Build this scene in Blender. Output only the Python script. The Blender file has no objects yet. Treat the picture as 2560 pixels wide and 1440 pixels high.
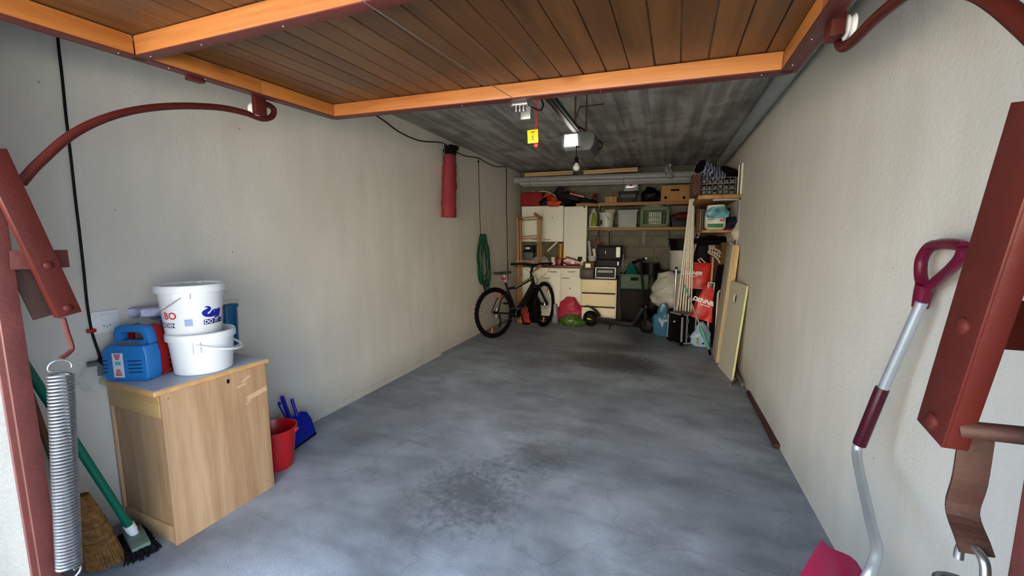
import bpy, bmesh, math, random
from mathutils import Vector, Matrix, noise
rnd = random.Random(7)
PI = math.pi
S = bpy.context.scene
COL = S.collection
# ------------------------------------------------------------------ camera
# rows of R: world axes seen from the camera (x across the garage, y into it, z up)
R = Matrix(((0.93566376, -0.04308115, 0.35025325),
            (0.35289279, 0.11422583, -0.92866525),
            (0.0, 0.99252026, 0.12207999)))
H = 1.5
cam = bpy.data.objects.new('camera', bpy.data.cameras.new('camera'))
COL.objects.link(cam)
cam.data.sensor_width = 36.0
cam.data.lens = 36.0 * 1000 / 2560
cam.data.clip_start = 0.02
cam.matrix_world = Matrix.Translation((0, 0, H)) @ R.to_4x4()
S.camera = cam
# ------------------------------------------------------------------ light
w = bpy.data.worlds.new('sky')
S.world = w
w.use_nodes = True
w.node_tree.nodes['Background'].inputs[0].default_value = (0.62, 0.80, 1.0, 1)
w.node_tree.nodes['Background'].inputs[1].default_value = 1.25
sun = bpy.data.objects.new('sun', bpy.data.lights.new('sun', 'SUN'))
COL.objects.link(sun)
sun.data.energy = 15.0
sun.data.angle = math.radians(0.6)
sun.data.color = (1.0, 0.93, 0.84)
sun.rotation_euler = (math.radians(-42), 0, math.radians(18))
S.view_settings.view_transform = 'Standard'
S.view_settings.look = 'None'
S.view_settings.gamma = 1.0
S.view_settings.use_curve_mapping = False
S.view_settings.exposure = 2.32
S.cycles.max_bounces = 10
S.cycles.diffuse_bounces = 7
S.cycles.transparent_max_bounces = 12
S.cycles.use_denoising = True
S.cycles.caustics_reflective = False
S.cycles.caustics_refractive = False

# ------------------------------------------------------------------ survey helpers: points measured off the photo
def ray(px, py): return R @ Vector((px - 1280, 720 - py, -1000.0))
O3 = Vector((0, 0, H))
def AX(px, py, X): r = ray(px, py); return O3 + r * (X / r.x)
def AY(px, py, Y): r = ray(px, py); return O3 + r * (Y / r.y)
def AZ(px, py, Z): r = ray(px, py); return O3 + r * ((Z - H) / r.z)
BETA = math.radians(4.0)
W0 = Vector((-2.64, 7.45, 0)); WU = Vector((math.cos(BETA), math.sin(BETA), 0)); WN = Vector((math.sin(BETA), -math.cos(BETA), 0))
XR = 0.843; XL = -2.64; ZC = 2.75; YF = 0.60
def AW(px, py, d):
    r = ray(px, py); t = ((W0 - O3).dot(WN) + d) / r.dot(WN); return O3 + r * t
def wall_pt(s, d, z): return W0 + WU * s + WN * d + Vector((0, 0, z))

# ------------------------------------------------------------------ materials
def lin(c): return tuple(((v / 255) / 12.92 if v / 255 <= 0.04045 else ((v / 255 + 0.055) / 1.055) ** 2.4) for v in c) + (1,)
MATS = {}
def newmat(name):
    m = bpy.data.materials.new(name); m.use_nodes = True
    return m, m.node_tree.nodes, m.node_tree.links, m.node_tree.nodes['Principled BSDF']
def N(nodes, t, **kw):
    n = nodes.new(t)
    for k, v in kw.items():
        if k in n.inputs.keys() if hasattr(n.inputs, 'keys') else False: n.inputs[k].default_value = v
        else: setattr(n, k, v)
    return n
def ramp(nodes, pts):
    r = nodes.new('ShaderNodeValToRGB'); e = r.color_ramp.elements
    e[0].position, e[0].color = pts[0]; e[1].position, e[1].color = pts[-1]
    for p, c in pts[1:-1]:
        x = e.new(p); x.color = c
    return r
def sc(c, f): return tuple(min(1, v * f) for v in c[:3]) + (1,)
def mat(name, col, rough=0.5, metal=0.0, var=0.10, ns=6, bump=0.0, bs=60, coat=0, alpha=1, trans=0, emit=None, es=0):
    if name in MATS: return MATS[name]
    m, n, l, b = newmat(name); c = lin(col)
    tc = n.new('ShaderNodeTexCoord'); nz = n.new('ShaderNodeTexNoise'); nz.inputs['Scale'].default_value = ns; nz.inputs['Detail'].default_value = 5
    l.new(tc.outputs['Object'], nz.inputs['Vector'])
    r = ramp(n, [(0.3, sc(c, 1 - var)), (0.7, sc(c, 1 + var))]); l.new(nz.outputs['Fac'], r.inputs[0]); l.new(r.outputs[0], b.inputs['Base Color'])
    b.inputs['Roughness'].default_value = rough; b.inputs['Metallic'].default_value = metal
    b.inputs['Coat Weight'].default_value = coat
    b.inputs['Specular IOR Level'].default_value = 0.5 if metal or max(col) > 170 else (0.12 if max(col) < 40 else 0.28)
    b.inputs['Alpha'].default_value = alpha; b.inputs['Transmission Weight'].default_value = trans
    if emit: b.inputs['Emission Color'].default_value = lin(emit); b.inputs['Emission Strength'].default_value = es
    if bump:
        n2 = n.new('ShaderNodeTexNoise'); n2.inputs['Scale'].default_value = bs; n2.inputs['Detail'].default_value = 3; l.new(tc.outputs['Object'], n2.inputs['Vector'])
        bp = n.new('ShaderNodeBump'); bp.inputs['Strength'].default_value = bump; bp.inputs['Distance'].default_value = 0.01
        l.new(n2.outputs['Fac'], bp.inputs['Height']); l.new(bp.outputs[0], b.inputs['Normal'])
    MATS[name] = m; return m
def wood(name, c1, c2, axis='y', rough=0.45, stretch=14, scale=9, knots=0.0, coat=0.0, rand=0.25):
    if name in MATS: return MATS[name]
    m, n, l, b = newmat(name); A, B = lin(c1), lin(c2)
    tc = n.new('ShaderNodeTexCoord'); oi = n.new('ShaderNodeObjectInfo')
    add = n.new('ShaderNodeVectorMath'); add.operation = 'ADD'; mul = n.new('ShaderNodeVectorMath'); mul.operation = 'SCALE'; mul.inputs['Scale'].default_value = 37.0
    cb = n.new('ShaderNodeCombineXYZ')
    for i in range(3): l.new(oi.outputs['Random'], cb.inputs[i])
    l.new(cb.outputs[0], mul.inputs[0]); l.new(tc.outputs['Object'], add.inputs[0]); l.new(mul.outputs[0], add.inputs[1])
    mp = n.new('ShaderNodeMapping'); s = [1, 1, 1]; s['xyz'.index(axis)] = 1 / stretch; mp.inputs['Scale'].default_value = s; l.new(add.outputs[0], mp.inputs['Vector'])
    nz = n.new('ShaderNodeTexNoise'); nz.inputs['Scale'].default_value = scale; nz.inputs['Detail'].default_value = 6; nz.inputs['Distortion'].default_value = 1.2
    l.new(mp.outputs[0], nz.inputs['Vector'])
    fine = n.new('ShaderNodeTexNoise'); fine.inputs['Scale'].default_value = scale * 9; fine.inputs['Detail'].default_value = 2; l.new(mp.outputs[0], fine.inputs['Vector'])
    mx = n.new('ShaderNodeMath'); mx.operation = 'MULTIPLY_ADD'; mx.inputs[1].default_value = 0.35; l.new(fine.outputs['Fac'], mx.inputs[0]); l.new(nz.outputs['Fac'], mx.inputs[2])
    r = ramp(n, [(0.45, B), (0.85, A)]); l.new(mx.outputs[0], r.inputs[0])
    out = r.outputs[0]
    if knots:
        mk = n.new('ShaderNodeMapping'); s2 = [1, 1, 1]; s2['xyz'.index(axis)] = 0.45; mk.inputs['Scale'].default_value = s2; l.new(add.outputs[0], mk.inputs['Vector'])
        vo = n.new('ShaderNodeTexVoronoi'); vo.inputs['Scale'].default_value = 4.5; l.new(mk.outputs[0], vo.inputs['Vector'])
        rk = ramp(n, [(0.035, (1, 1, 1, 1)), (0.13, (0, 0, 0, 1))]); l.new(vo.outputs['Distance'], rk.inputs[0])
        mm = n.new('ShaderNodeMixRGB'); mm.blend_type = 'MULTIPLY'; sc_ = n.new('ShaderNodeMath'); sc_.operation = 'MULTIPLY'; sc_.inputs[1].default_value = knots
        l.new(rk.outputs[0], sc_.inputs[0]); l.new(sc_.outputs[0], mm.inputs[0]); l.new(out, mm.inputs[1]); mm.inputs[2].default_value = (0.25, 0.15, 0.1, 1); out = mm.outputs[0]
    hs = n.new('ShaderNodeHueSaturation'); mr = n.new('ShaderNodeMapRange'); mr.inputs['To Min'].default_value = 1 - rand; mr.inputs['To Max'].default_value = 1 + rand
    l.new(oi.outputs['Random'], mr.inputs[0]); l.new(mr.outputs[0], hs.inputs['Value']); l.new(out, hs.inputs['Color']); l.new(hs.outputs[0], b.inputs['Base Color'])
    b.inputs['Roughness'].default_value = rough; b.inputs['Coat Weight'].default_value = coat
    bp = n.new('ShaderNodeBump'); bp.inputs['Strength'].default_value = 0.15; bp.inputs['Distance'].default_value = 0.004; l.new(fine.outputs['Fac'], bp.inputs['Height']); l.new(bp.outputs[0], b.inputs['Normal'])
    MATS[name] = m; return m
def plaster(name, col, stain, rough_bump=0.5, stainfac=0.5):
    m, n, l, b = newmat(name); c, s_ = lin(col), lin(stain)
    tc = n.new('ShaderNodeTexCoord')
    a = n.new('ShaderNodeTexNoise'); a.inputs['Scale'].default_value = 1.1; a.inputs['Detail'].default_value = 6; a.inputs['Roughness'].default_value = 0.6; l.new(tc.outputs['Object'], a.inputs[0])
    mp = n.new('ShaderNodeMapping'); mp.inputs['Scale'].default_value = (3, 3, 0.6); mp.inputs['Rotation'].default_value = (0.35, 0, 0); l.new(tc.outputs['Object'], mp.inputs[0])
    st = n.new('ShaderNodeTexNoise'); st.inputs['Scale'].default_value = 2.0; st.inputs['Detail'].default_value = 5; l.new(mp.outputs[0], st.inputs[0])
    mu = n.new('ShaderNodeMath'); mu.operation = 'MULTIPLY'; l.new(a.outputs['Fac'], mu.inputs[0]); l.new(st.outputs['Fac'], mu.inputs[1])
    r = ramp(n, [(0.18, s_), (0.36, c)]); l.new(mu.outputs[0], r.inputs[0])
    mx = n.new('ShaderNodeMixRGB'); mx.inputs[0].default_value = stainfac; mx.inputs[1].default_value = c; l.new(r.outputs[0], mx.inputs[2])
    # little dark pits
    vo = n.new('ShaderNodeTexVoronoi'); vo.inputs['Scale'].default_value = 5.0; l.new(tc.outputs['Object'], vo.inputs['Vector'])
    rp = ramp(n, [(0.02, (0.25, 0.22, 0.18, 1)), (0.035, (1, 1, 1, 1))]); l.new(vo.outputs['Distance'], rp.inputs[0])
    m2 = n.new('ShaderNodeMixRGB'); m2.blend_type = 'MULTIPLY'; m2.inputs[0].default_value = 0.6; l.new(mx.outputs[0], m2.inputs[1]); l.new(rp.outputs[0], m2.inputs[2])
    # darker towards the floor, edge broken up by noise
    sx = n.new('ShaderNodeSeparateXYZ'); l.new(tc.outputs['Object'], sx.inputs[0])
    g = n.new('ShaderNodeMath'); g.operation = 'MULTIPLY_ADD'; g.inputs[1].default_value = 0.55; l.new(a.outputs['Fac'], g.inputs[0]); l.new(sx.outputs['Z'], g.inputs[2])
    rg = ramp(n, [(0.30, (0.72, 0.74, 0.74, 1)), (0.62, (1, 1, 1, 1))]); l.new(g.outputs[0], rg.inputs[0])
    m3 = n.new('ShaderNodeMixRGB'); m3.blend_type = 'MULTIPLY'; m3.inputs[0].default_value = 0.8; l.new(m2.outputs[0], m3.inputs[1]); l.new(rg.outputs[0], m3.inputs[2])
    l.new(m3.outputs[0], b.inputs['Base Color']); b.inputs['Roughness'].default_value = 0.9
    f = n.new('ShaderNodeTexNoise'); f.inputs['Scale'].default_value = 55; f.inputs['Detail'].default_value = 4; l.new(tc.outputs['Object'], f.inputs[0])
    ad = n.new('ShaderNodeMath'); ad.operation = 'MULTIPLY_ADD'; ad.inputs[1].default_value = 2.5; l.new(a.outputs['Fac'], ad.inputs[0]); l.new(f.outputs['Fac'], ad.inputs[2])
    bp = n.new('ShaderNodeBump'); bp.inputs['Strength'].default_value = rough_bump; bp.inputs['Distance'].default_value = 0.012; l.new(ad.outputs[0], bp.inputs['Height']); l.new(bp.outputs[0], b.inputs['Normal'])
    return m
def concrete_floor(name):
    m, n, l, b = newmat(name); tc = n.new('ShaderNodeTexCoord')
    a = n.new('ShaderNodeTexNoise'); a.inputs['Scale'].default_value = 0.9; a.inputs['Detail'].default_value = 9; a.inputs['Roughness'].default_value = 0.62; a.inputs['Distortion'].default_value = 0.25; l.new(tc.outputs['Object'], a.inputs[0])
    r = ramp(n, [(0.32, lin((108, 114, 124))), (0.50, lin((144, 152, 166))), (0.68, lin((178, 188, 206)))]); l.new(a.outputs['Fac'], r.inputs[0])
    mp = n.new('ShaderNodeMapping'); mp.inputs['Scale'].default_value = (1, 2.6, 1); mp.inputs['Rotation'].default_value = (0, 0, 0.5); l.new(tc.outputs['Object'], mp.inputs[0])
    k = n.new('ShaderNodeTexNoise'); k.inputs['Scale'].default_value = 2.3; k.inputs['Detail'].default_value = 7; k.inputs['Distortion'].default_value = 0.5; l.new(mp.outputs[0], k.inputs[0])
    rk = ramp(n, [(0.34, (0.72, 0.72, 0.72, 1)), (0.5, (1, 1, 1, 1)), (0.66, (1.12, 1.12, 1.12, 1))]); l.new(k.outputs['Fac'], rk.inputs[0])
    m1 = n.new('ShaderNodeMixRGB'); m1.blend_type = 'MULTIPLY'; m1.inputs[0].default_value = 0.8; l.new(r.outputs[0], m1.inputs[1]); l.new(rk.outputs[0], m1.inputs[2]); out = m1.outputs[0]
    # oil stains: soft round patches broken up by noise (centre x, y, rx, ry, strength, threshold)
    sp = n.new('ShaderNodeTexNoise'); sp.inputs['Scale'].default_value = 24; sp.inputs['Detail'].default_value = 7; sp.inputs['Roughness'].default_value = 0.7; l.new(tc.outputs['Object'], sp.inputs[0])
    for (x, y, rx, ry, sgt, th) in [(-1.02, 1.98, 0.55, 0.60, 0.5, 0.52), (-0.50, 4.9, 0.75, 0.55, 0.75, 0.38), (-0.72, 5.6, 0.6, 0.4, 0.6, 0.4), (-0.75, 2.5, 0.5, 0.4, 0.35, 0.54), (0.05, 1.8, 0.3, 0.5, 0.22, 0.46)]:
        mpp = n.new('ShaderNodeMapping'); mpp.vector_type = 'TEXTURE'; mpp.inputs['Location'].default_value = (x, y, 0); mpp.inputs['Scale'].default_value = (rx, ry, 1); l.new(tc.outputs['Object'], mpp.inputs[0])
        gr = n.new('ShaderNodeTexGradient'); gr.gradient_type = 'SPHERICAL'; l.new(mpp.outputs[0], gr.inputs[0])
        mu = n.new('ShaderNodeMath'); mu.operation = 'MULTIPLY_ADD'; mu.inputs[1].default_value = 0.45; l.new(gr.outputs['Fac'], mu.inputs[0]); l.new(sp.outputs['Fac'], mu.inputs[2])
        rr = ramp(n, [(th + 0.14, (0, 0, 0, 1)), (th + 0.36, (sgt, sgt, sgt, 1))]); l.new(mu.outputs[0], rr.inputs[0])
        gm = n.new('ShaderNodeMath'); gm.operation = 'MULTIPLY'; l.new(rr.outputs[0], gm.inputs[0])
        g2 = ramp(n, [(0.0, (0, 0, 0, 1)), (0.35, (1, 1, 1, 1))]); l.new(gr.outputs['Fac'], g2.inputs[0]); l.new(g2.outputs[0], gm.inputs[1])
        mm = n.new('ShaderNodeMixRGB'); l.new(gm.outputs[0], mm.inputs[0]); l.new(out, mm.inputs[1]); mm.inputs[2].default_value = lin((52, 52, 52)); out = mm.outputs[0]
    # cracks
    cm = n.new('ShaderNodeMapping'); l.new(tc.outputs['Object'], cm.inputs[0])
    wz = n.new('ShaderNodeTexNoise'); wz.inputs['Scale'].default_value = 3; l.new(tc.outputs['Object'], wz.inputs[0])
    ad = n.new('ShaderNodeMixRGB'); ad.inputs[0].default_value = 0.35; l.new(cm.outputs[0], ad.inputs[1]); l.new(wz.outputs['Color'], ad.inputs[2])
    vo = n.new('ShaderNodeTexVoronoi'); vo.feature = 'DISTANCE_TO_EDGE'; vo.inputs['Scale'].default_value = 1.3; l.new(ad.outputs[0], vo.inputs['Vector'])
    rc = ramp(n, [(0.003, (0.7, 0.7, 0.7, 1)), (0.007, (1, 1, 1, 1))]); l.new(vo.outputs['Distance'], rc.inputs[0])
    mc = n.new('ShaderNodeMixRGB'); mc.blend_type = 'MULTIPLY'; mc.inputs[0].default_value = 0.5; l.new(out, mc.inputs[1]); l.new(rc.outputs[0], mc.inputs[2])
    l.new(mc.outputs[0], b.inputs['Base Color'])
    rr = ramp(n, [(0.35, (0.42,) * 3 + (1,)), (0.65, (0.62,) * 3 + (1,))]); l.new(a.outputs['Fac'], rr.inputs[0]); l.new(rr.outputs[0], b.inputs['Roughness'])
    f = n.new('ShaderNodeTexNoise'); f.inputs['Scale'].default_value = 90; f.inputs['Detail'].default_value = 4; l.new(mp.outputs[0], f.inputs[0])
    bp = n.new('ShaderNodeBump'); bp.inputs['Strength'].default_value = 0.35; bp.inputs['Distance'].default_value = 0.006; l.new(f.outputs['Fac'], bp.inputs['Height']); l.new(bp.outputs[0], b.inputs['Normal'])
    return m
def concrete_ceiling(name):
    m, n, l, b = newmat(name); tc = n.new('ShaderNodeTexCoord')
    mp = n.new('ShaderNodeMapping'); mp.inputs['Scale'].default_value = (1, 0.07, 1); l.new(tc.outputs['Object'], mp.inputs[0])
    a = n.new('ShaderNodeTexNoise'); a.inputs['Scale'].default_value = 11; a.inputs['Detail'].default_value = 7; l.new(mp.outputs[0], a.inputs[0])
    c = n.new('ShaderNodeTexNoise'); c.inputs['Scale'].default_value = 2.5; c.inputs['Detail'].default_value = 8; c.inputs['Distortion'].default_value = 0.6; l.new(tc.outputs['Object'], c.inputs[0])
    mu = n.new('ShaderNodeMath'); mu.operation = 'MULTIPLY_ADD'; mu.inputs[1].default_value = 0.75; l.new(c.outputs['Fac'], mu.inputs[0]); l.new(a.outputs['Fac'], mu.inputs[2])
    r = ramp(n, [(0.62, lin((106, 105, 101))), (0.90, lin((148, 147, 142))), (1.0, lin((172, 171, 167)))]); l.new(mu.outputs[0], r.inputs[0])
    l.new(r.outputs[0], b.inputs['Base Color']); b.inputs['Roughness'].default_value = 0.85
    bp = n.new('ShaderNodeBump'); bp.inputs['Strength'].default_value = 0.5; bp.inputs['Distance'].default_value = 0.02; l.new(mu.outputs[0], bp.inputs['Height']); l.new(bp.outputs[0], b.inputs['Normal'])
    return m
def weave(name, c1, c2, scale=60, rough=0.9):
    if name in MATS: return MATS[name]
    m, n, l, b = newmat(name); tc = n.new('ShaderNodeTexCoord'); ck = n.new('ShaderNodeTexChecker'); ck.inputs['Scale'].default_value = scale
    ck.inputs['Color1'].default_value = lin(c1); ck.inputs['Color2'].default_value = lin(c2); l.new(tc.outputs['Object'], ck.inputs[0]); l.new(ck.outputs[0], b.inputs['Base Color'])
    b.inputs['Roughness'].default_value = rough; MATS[name] = m; return m

# ------------------------------------------------------------------ mesh builder
class MB:
    def __init__(s): s.v = []; s.f = []
    def add(s, vs, fs, M=None):
        o = len(s.v); s.v += [(M @ Vector(p)) if M else Vector(p) for p in vs]; s.f += [tuple(i + o for i in f) for f in fs]; return s
    def box(s, a, b, M=None):
        (x0, y0, z0), (x1, y1, z1) = a, b
        x0, x1 = min(x0, x1), max(x0, x1); y0, y1 = min(y0, y1), max(y0, y1); z0, z1 = min(z0, z1), max(z0, z1)
        return s.add([(x0, y0, z0), (x1, y0, z0), (x1, y1, z0), (x0, y1, z0), (x0, y0, z1), (x1, y0, z1), (x1, y1, z1), (x0, y1, z1)],
                     [(3, 2, 1, 0), (4, 5, 6, 7), (0, 1, 5, 4), (1, 2, 6, 5), (2, 3, 7, 6), (3, 0, 4, 7)], M)
    def beam(s, p, q, w, t, side):
        # a bar from p to q; w is its width along 'side', t its thickness across
        p, q = Vector(p), Vector(q); d = (q - p); L = d.length; d.normalize(); sd = Vector(side); sd = (sd - d * sd.dot(d)).normalized(); n = d.cross(sd)
        M = Matrix((sd, n, d)).transposed().to_4x4(); M.translation = p
        return s.box((-w / 2, -t / 2, 0), (w / 2, t / 2, L), M)
    def tube(s, pts, r, n=8, closed=False, caps=True, flat=None):
        pts = [Vector(p) for p in pts]; k = len(pts); rs = r if isinstance(r, (list, tuple)) else [r] * k
        up = None; vs = []; fs = []
        for i, p in enumerate(pts):
            a = pts[(i - 1) % k] if (closed or i > 0) else p; c = pts[(i + 1) % k] if (closed or i < k - 1) else p
            t = (c - a).normalized()
            if up is None:
                up = Vector((0, 0, 1)) if abs(t.z) < 0.9 else Vector((1, 0, 0))
            up = (up - t * up.dot(t)).normalized(); sd = t.cross(up)
            for j in range(n):
                an = 2 * PI * j / n; vs.append(p + (sd * math.cos(an) + up * math.sin(an) * (flat or 1)) * rs[i])
        for i in range(k if closed else k - 1):
            for j in range(n):
                a = i * n + j; b = i * n + (j + 1) % n; c = ((i + 1) % k) * n + (j + 1) % n; d = ((i + 1) % k) * n + j
                fs.append((a, b, c, d))
        if caps and not closed: fs.append(tuple(range(n))[::-1]); fs.append(tuple((k - 1) * n + j for j in range(n)))
        return s.add(vs, fs)
    def lathe(s, prof, n=28, c=(0, 0, 0), M=None, sx=1, sy=1, caps=True):
        vs = []; fs = []
        for (r, z) in prof:
            for j in range(n):
                an = 2 * PI * j / n; vs.append((c[0] + r * math.cos(an) * sx, c[1] + r * math.sin(an) * sy, c[2] + z))
        for i in range(len(prof) - 1):
            for j in range(n): fs.append((i * n + j, i * n + (j + 1) % n, (i + 1) * n + (j + 1) % n, (i + 1) * n + j))
        if caps: fs.append(tuple(range(n))[::-1]); fs.append(tuple((len(prof) - 1) * n + j for j in range(n)))
        return s.add(vs, fs, M)
    def prism(s, poly, a, b, M=None, holes=None):
        # polygon in x/z, extruded along y from a to b
        k = len(poly); vs = [(x, a, z) for x, z in poly] + [(x, b, z) for x, z in poly]
        fs = [tuple(range(k)), tuple(range(2 * k - 1, k - 1, -1))] + [(i, i + k, (i + 1) % k + k, (i + 1) % k) for i in range(k)]
        return s.add(vs, fs, M)
    def sack(s, c, w, d, h, seed=0, amp=0.12, top=0.35, sq=3.0, n=26, m=14, M=None, freq=6, tip=1.0, bulge=0.15):
        vs = []; fs = []
        for i in range(m + 1):
            v = i / m
            k = (1 - (1 - min(v / 0.12, 1)) ** 2 * 0.25) * (1 if v < 0.55 else 1 - (1 - top) * ((v - 0.55) / 0.45) ** tip) + bulge * math.sin(PI * min(1, v * 1.2))
            for j in range(n):
                an = 2 * PI * j / n; cx, sy_ = math.cos(an), math.sin(an)
                rr = (abs(cx) ** sq + abs(sy_) ** sq) ** (-1 / sq)
                x, y, z = cx * rr * w / 2 * k, sy_ * rr * d / 2 * k, v * h
                q = Vector((x * freq + seed * 3.1, y * freq + seed, z * freq))
                nn = noise.turbulence(q, 3, True) - 0.35
                f = 1 + amp * nn * (0.25 + 0.75 * min(1, v * 4))
                zz = z + h * amp * 0.35 * noise.noise(q * 0.8 + Vector((9, 9, 9))) * v
                vs.append((c[0] + x * f, c[1] + y * f, c[2] + max(zz, 0)))
        for i in range(m):
            for j in range(n): fs.append((i * n + j, i * n + (j + 1) % n, (i + 1) * n + (j + 1) % n, (i + 1) * n + j))
        fs.append(tuple(range(n))[::-1]); fs.append(tuple(m * n + j for j in range(n)))
        return s.add(vs, fs, M)
    def ball(s, c, r, n=12, m=8, M=None):
        if not isinstance(r, (tuple, list)): r = (r, r, r)
        prof = [(max(1e-4, math.sin(PI * i / m)), -math.cos(PI * i / m)) for i in range(m + 1)]
        T = Matrix.Translation(c) @ Matrix.Diagonal((r[0], r[1], r[2], 1))
        return s.lathe(prof, n, (0, 0, 0), (M @ T) if M else T)
WM = {}
def mesh_of(name, mb, m, inv=None, bevel=0.0, smooth=38, seg=2):
    me = bpy.data.meshes.new(name); vs = [(inv @ p) if inv else p for p in mb.v]
    me.from_pydata([tuple(p) for p in vs], [], mb.f); me.validate()
    bm = bmesh.new(); bm.from_mesh(me); bmesh.ops.recalc_face_normals(bm, faces=bm.faces)
    if bevel:
        es = [e for e in bm.edges if len(e.link_faces) == 2 and e.calc_face_angle(0) > 0.6]
        bmesh.ops.bevel(bm, geom=es, offset=bevel, segments=seg, profile=0.6, affect='EDGES', clamp_overlap=True)
    bm.to_mesh(me); bm.free()
    if m: me.materials.append(m)
    me.polygons.foreach_set('use_smooth', [True] * len(me.polygons)); me.set_sharp_from_angle(angle=math.radians(smooth))
    return me
def part(name, mb, m, parent=None, world=False, **kw):
    """one mesh object; vertices are in the thing's own frame unless world=True"""
    inv = None
    if world and parent is not None: inv = WM[parent].inverted()
    me = mesh_of(name, mb, m, inv, **kw); o = bpy.data.objects.new(name, me); COL.objects.link(o)
    if parent is not None: o.parent = parent; WM[o] = WM[parent]
    else: WM[o] = Matrix.Identity(4)
    return o
def tag(o, label=None, cat=None, group=None, kind=None):
    for k, v in (('label', label), ('category', cat), ('group', group), ('kind', kind)):
        if v: o[k] = v
    return o
def thing(name, label, cat, loc=(0, 0, 0), rz=0.0, group=None, M=None):
    o = bpy.data.objects.new(name, None); COL.objects.link(o); o.empty_display_size = 0.05
    mw = M if M is not None else Matrix.Translation(loc) @ Matrix.Rotation(rz, 4, 'Z')
    o.matrix_world = mw; WM[o] = mw.copy(); return tag(o, label, cat, group)
def single(name, mb, m, label, cat, group=None, loc=None, **kw):
    """a thing that is one mesh, modelled in world coordinates; its origin is put at its base"""
    if loc is None:
        xs = [p.x for p in mb.v]; ys = [p.y for p in mb.v]; zs = [p.z for p in mb.v]; loc = Vector(((min(xs) + max(xs)) / 2, (min(ys) + max(ys)) / 2, min(zs)))
    T = Matrix.Translation(loc); me = mesh_of(name, mb, m, T.inverted(), **kw); o = bpy.data.objects.new(name, me); COL.objects.link(o); o.location = loc; WM[o] = T
    return tag(o, label, cat, group)
def struct(name, mb, m, **kw):
    o = part(name, mb, m, **kw); o['kind'] = 'structure'; return o
def piece(name, me, parent, loc, rot=None):
    o = bpy.data.objects.new(name, me); COL.objects.link(o); o.parent = parent; o.location = loc
    if rot: o.rotation_euler = rot
    WM[o] = WM[parent]; return o
def copy_tree(o, parent=None):
    c = o.copy(); COL.objects.link(c); c.parent = parent
    for ch in list(o.children): copy_tree(ch, c)
    return c
def text_mesh(s, size, bold=0.0, shear=0.0):
    cu = bpy.data.curves.new('t', 'FONT'); cu.body = s; cu.size = size; cu.offset = bold; cu.shear = shear; cu.align_x = 'CENTER'; cu.align_y = 'CENTER'; cu.resolution_u = 3
    o = bpy.data.objects.new('t', cu); COL.objects.link(o); bpy.context.view_layer.update()
    me = bpy.data.meshes.new_from_object(o.evaluated_get(bpy.context.evaluated_depsgraph_get()))
    vs = [v.co.copy() for v in me.vertices]; fs = [tuple(p.vertices) for p in me.polygons]
    bpy.data.objects.remove(o); bpy.data.curves.remove(cu); bpy.data.meshes.remove(me); return vs, fs
def flat(mb, vf, fn):
    """lay flat print (u, v) on a surface through fn"""
    vs, fs = vf; return mb.add([fn(p[0], p[1]) for p in vs], fs)
def arc(c, r, a0, a1, n, plane='xz'):
    o = []
    for i in range(n + 1):
        a = math.radians(a0 + (a1 - a0) * i / n); x, y = r * math.cos(a), r * math.sin(a)
        o.append(Vector((c[0] + x, c[1], c[2] + y)) if plane == 'xz' else Vector((c[0], c[1] + x, c[2] + y)) if plane == 'yz' else Vector((c[0] + x, c[1] + y, c[2])))
    return o
def spline(pts, n=6):
    pts = [Vector(p) for p in pts]; out = []
    for i in range(len(pts) - 1):
        p0 = pts[max(0, i - 1)]; p1 = pts[i]; p2 = pts[i + 1]; p3 = pts[min(len(pts) - 1, i + 2)]
        for k in range(n):
            t = k / n; out.append(0.5 * ((2 * p1) + (p2 - p0) * t + (2 * p0 - 5 * p1 + 4 * p2 - p3) * t * t + (3 * p1 - p0 - 3 * p2 + p3) * t ** 3))
    out.append(pts[-1]); return out

# ------------------------------------------------------------------ shared materials
M_wallL = plaster('plaster_left', (212, 208, 200), (190, 184, 172), 0.25, 0.35)
M_wallR = plaster('plaster_right', (222, 219, 211), (200, 195, 182), 0.22, 0.35)
M_render = plaster('render_front', (116, 119, 121), (88, 90, 90), 0.9, 0.5)
M_floor = concrete_floor('concrete_floor'); M_ceil = concrete_ceiling('concrete_ceiling')
M_block = mat('concrete_block', (112, 110, 97), 0.95, 0, 0.22, 3, 0.6, 40)
M_mortar = mat('mortar', (108, 106, 94), 0.95, 0, 0.15, 5, 0.5, 60)
M_red = mat('red_oxide_steel', (76, 27, 23), 0.45, 0, 0.12, 5, 0.12, 50)
M_reddark = mat('dark_red_steel', (92, 40, 36), 0.45, 0, 0.12, 6, 0.1, 60)
M_redfade = mat('faded_red_steel', (88, 44, 42), 0.5, 0, 0.16, 7, 0.15, 60)
M_rust = mat('rusty_steel', (66, 38, 29), 0.65, 0.1, 0.3, 9, 0.15, 90)
M_plank = wood('stained_pine_plank', (108, 70, 36), (74, 46, 23), 'y', 0.42, 12, 7, 0.55, 0.05, 0.16)
M_batten = wood('orange_pine_batten', (196, 130, 74), (156, 94, 48), 'x', 0.4, 14, 9, 0.5, 0.1, 0.08)
M_batten_y = wood('orange_pine_side', (186, 120, 58), (150, 88, 38), 'y', 0.4, 14, 9, 0.5, 0.1, 0.08)
M_white = mat('white_plastic', (226, 228, 230), 0.35, 0, 0.03, 5)
M_black = mat('black_plastic', (11, 11, 12), 0.5, 0, 0.15, 8)
M_rubber = mat('black_rubber', (9, 9, 10), 0.75, 0, 0.2, 20)
M_steel = mat('zinc_steel', (170, 172, 176), 0.3, 0.9, 0.1, 20)
M_alu = mat('brushed_aluminium', (186, 194, 204), 0.42, 0.6, 0.06, 12)
M_chrome = mat('chrome', (220, 222, 225), 0.12, 1.0, 0.03, 12)
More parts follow.
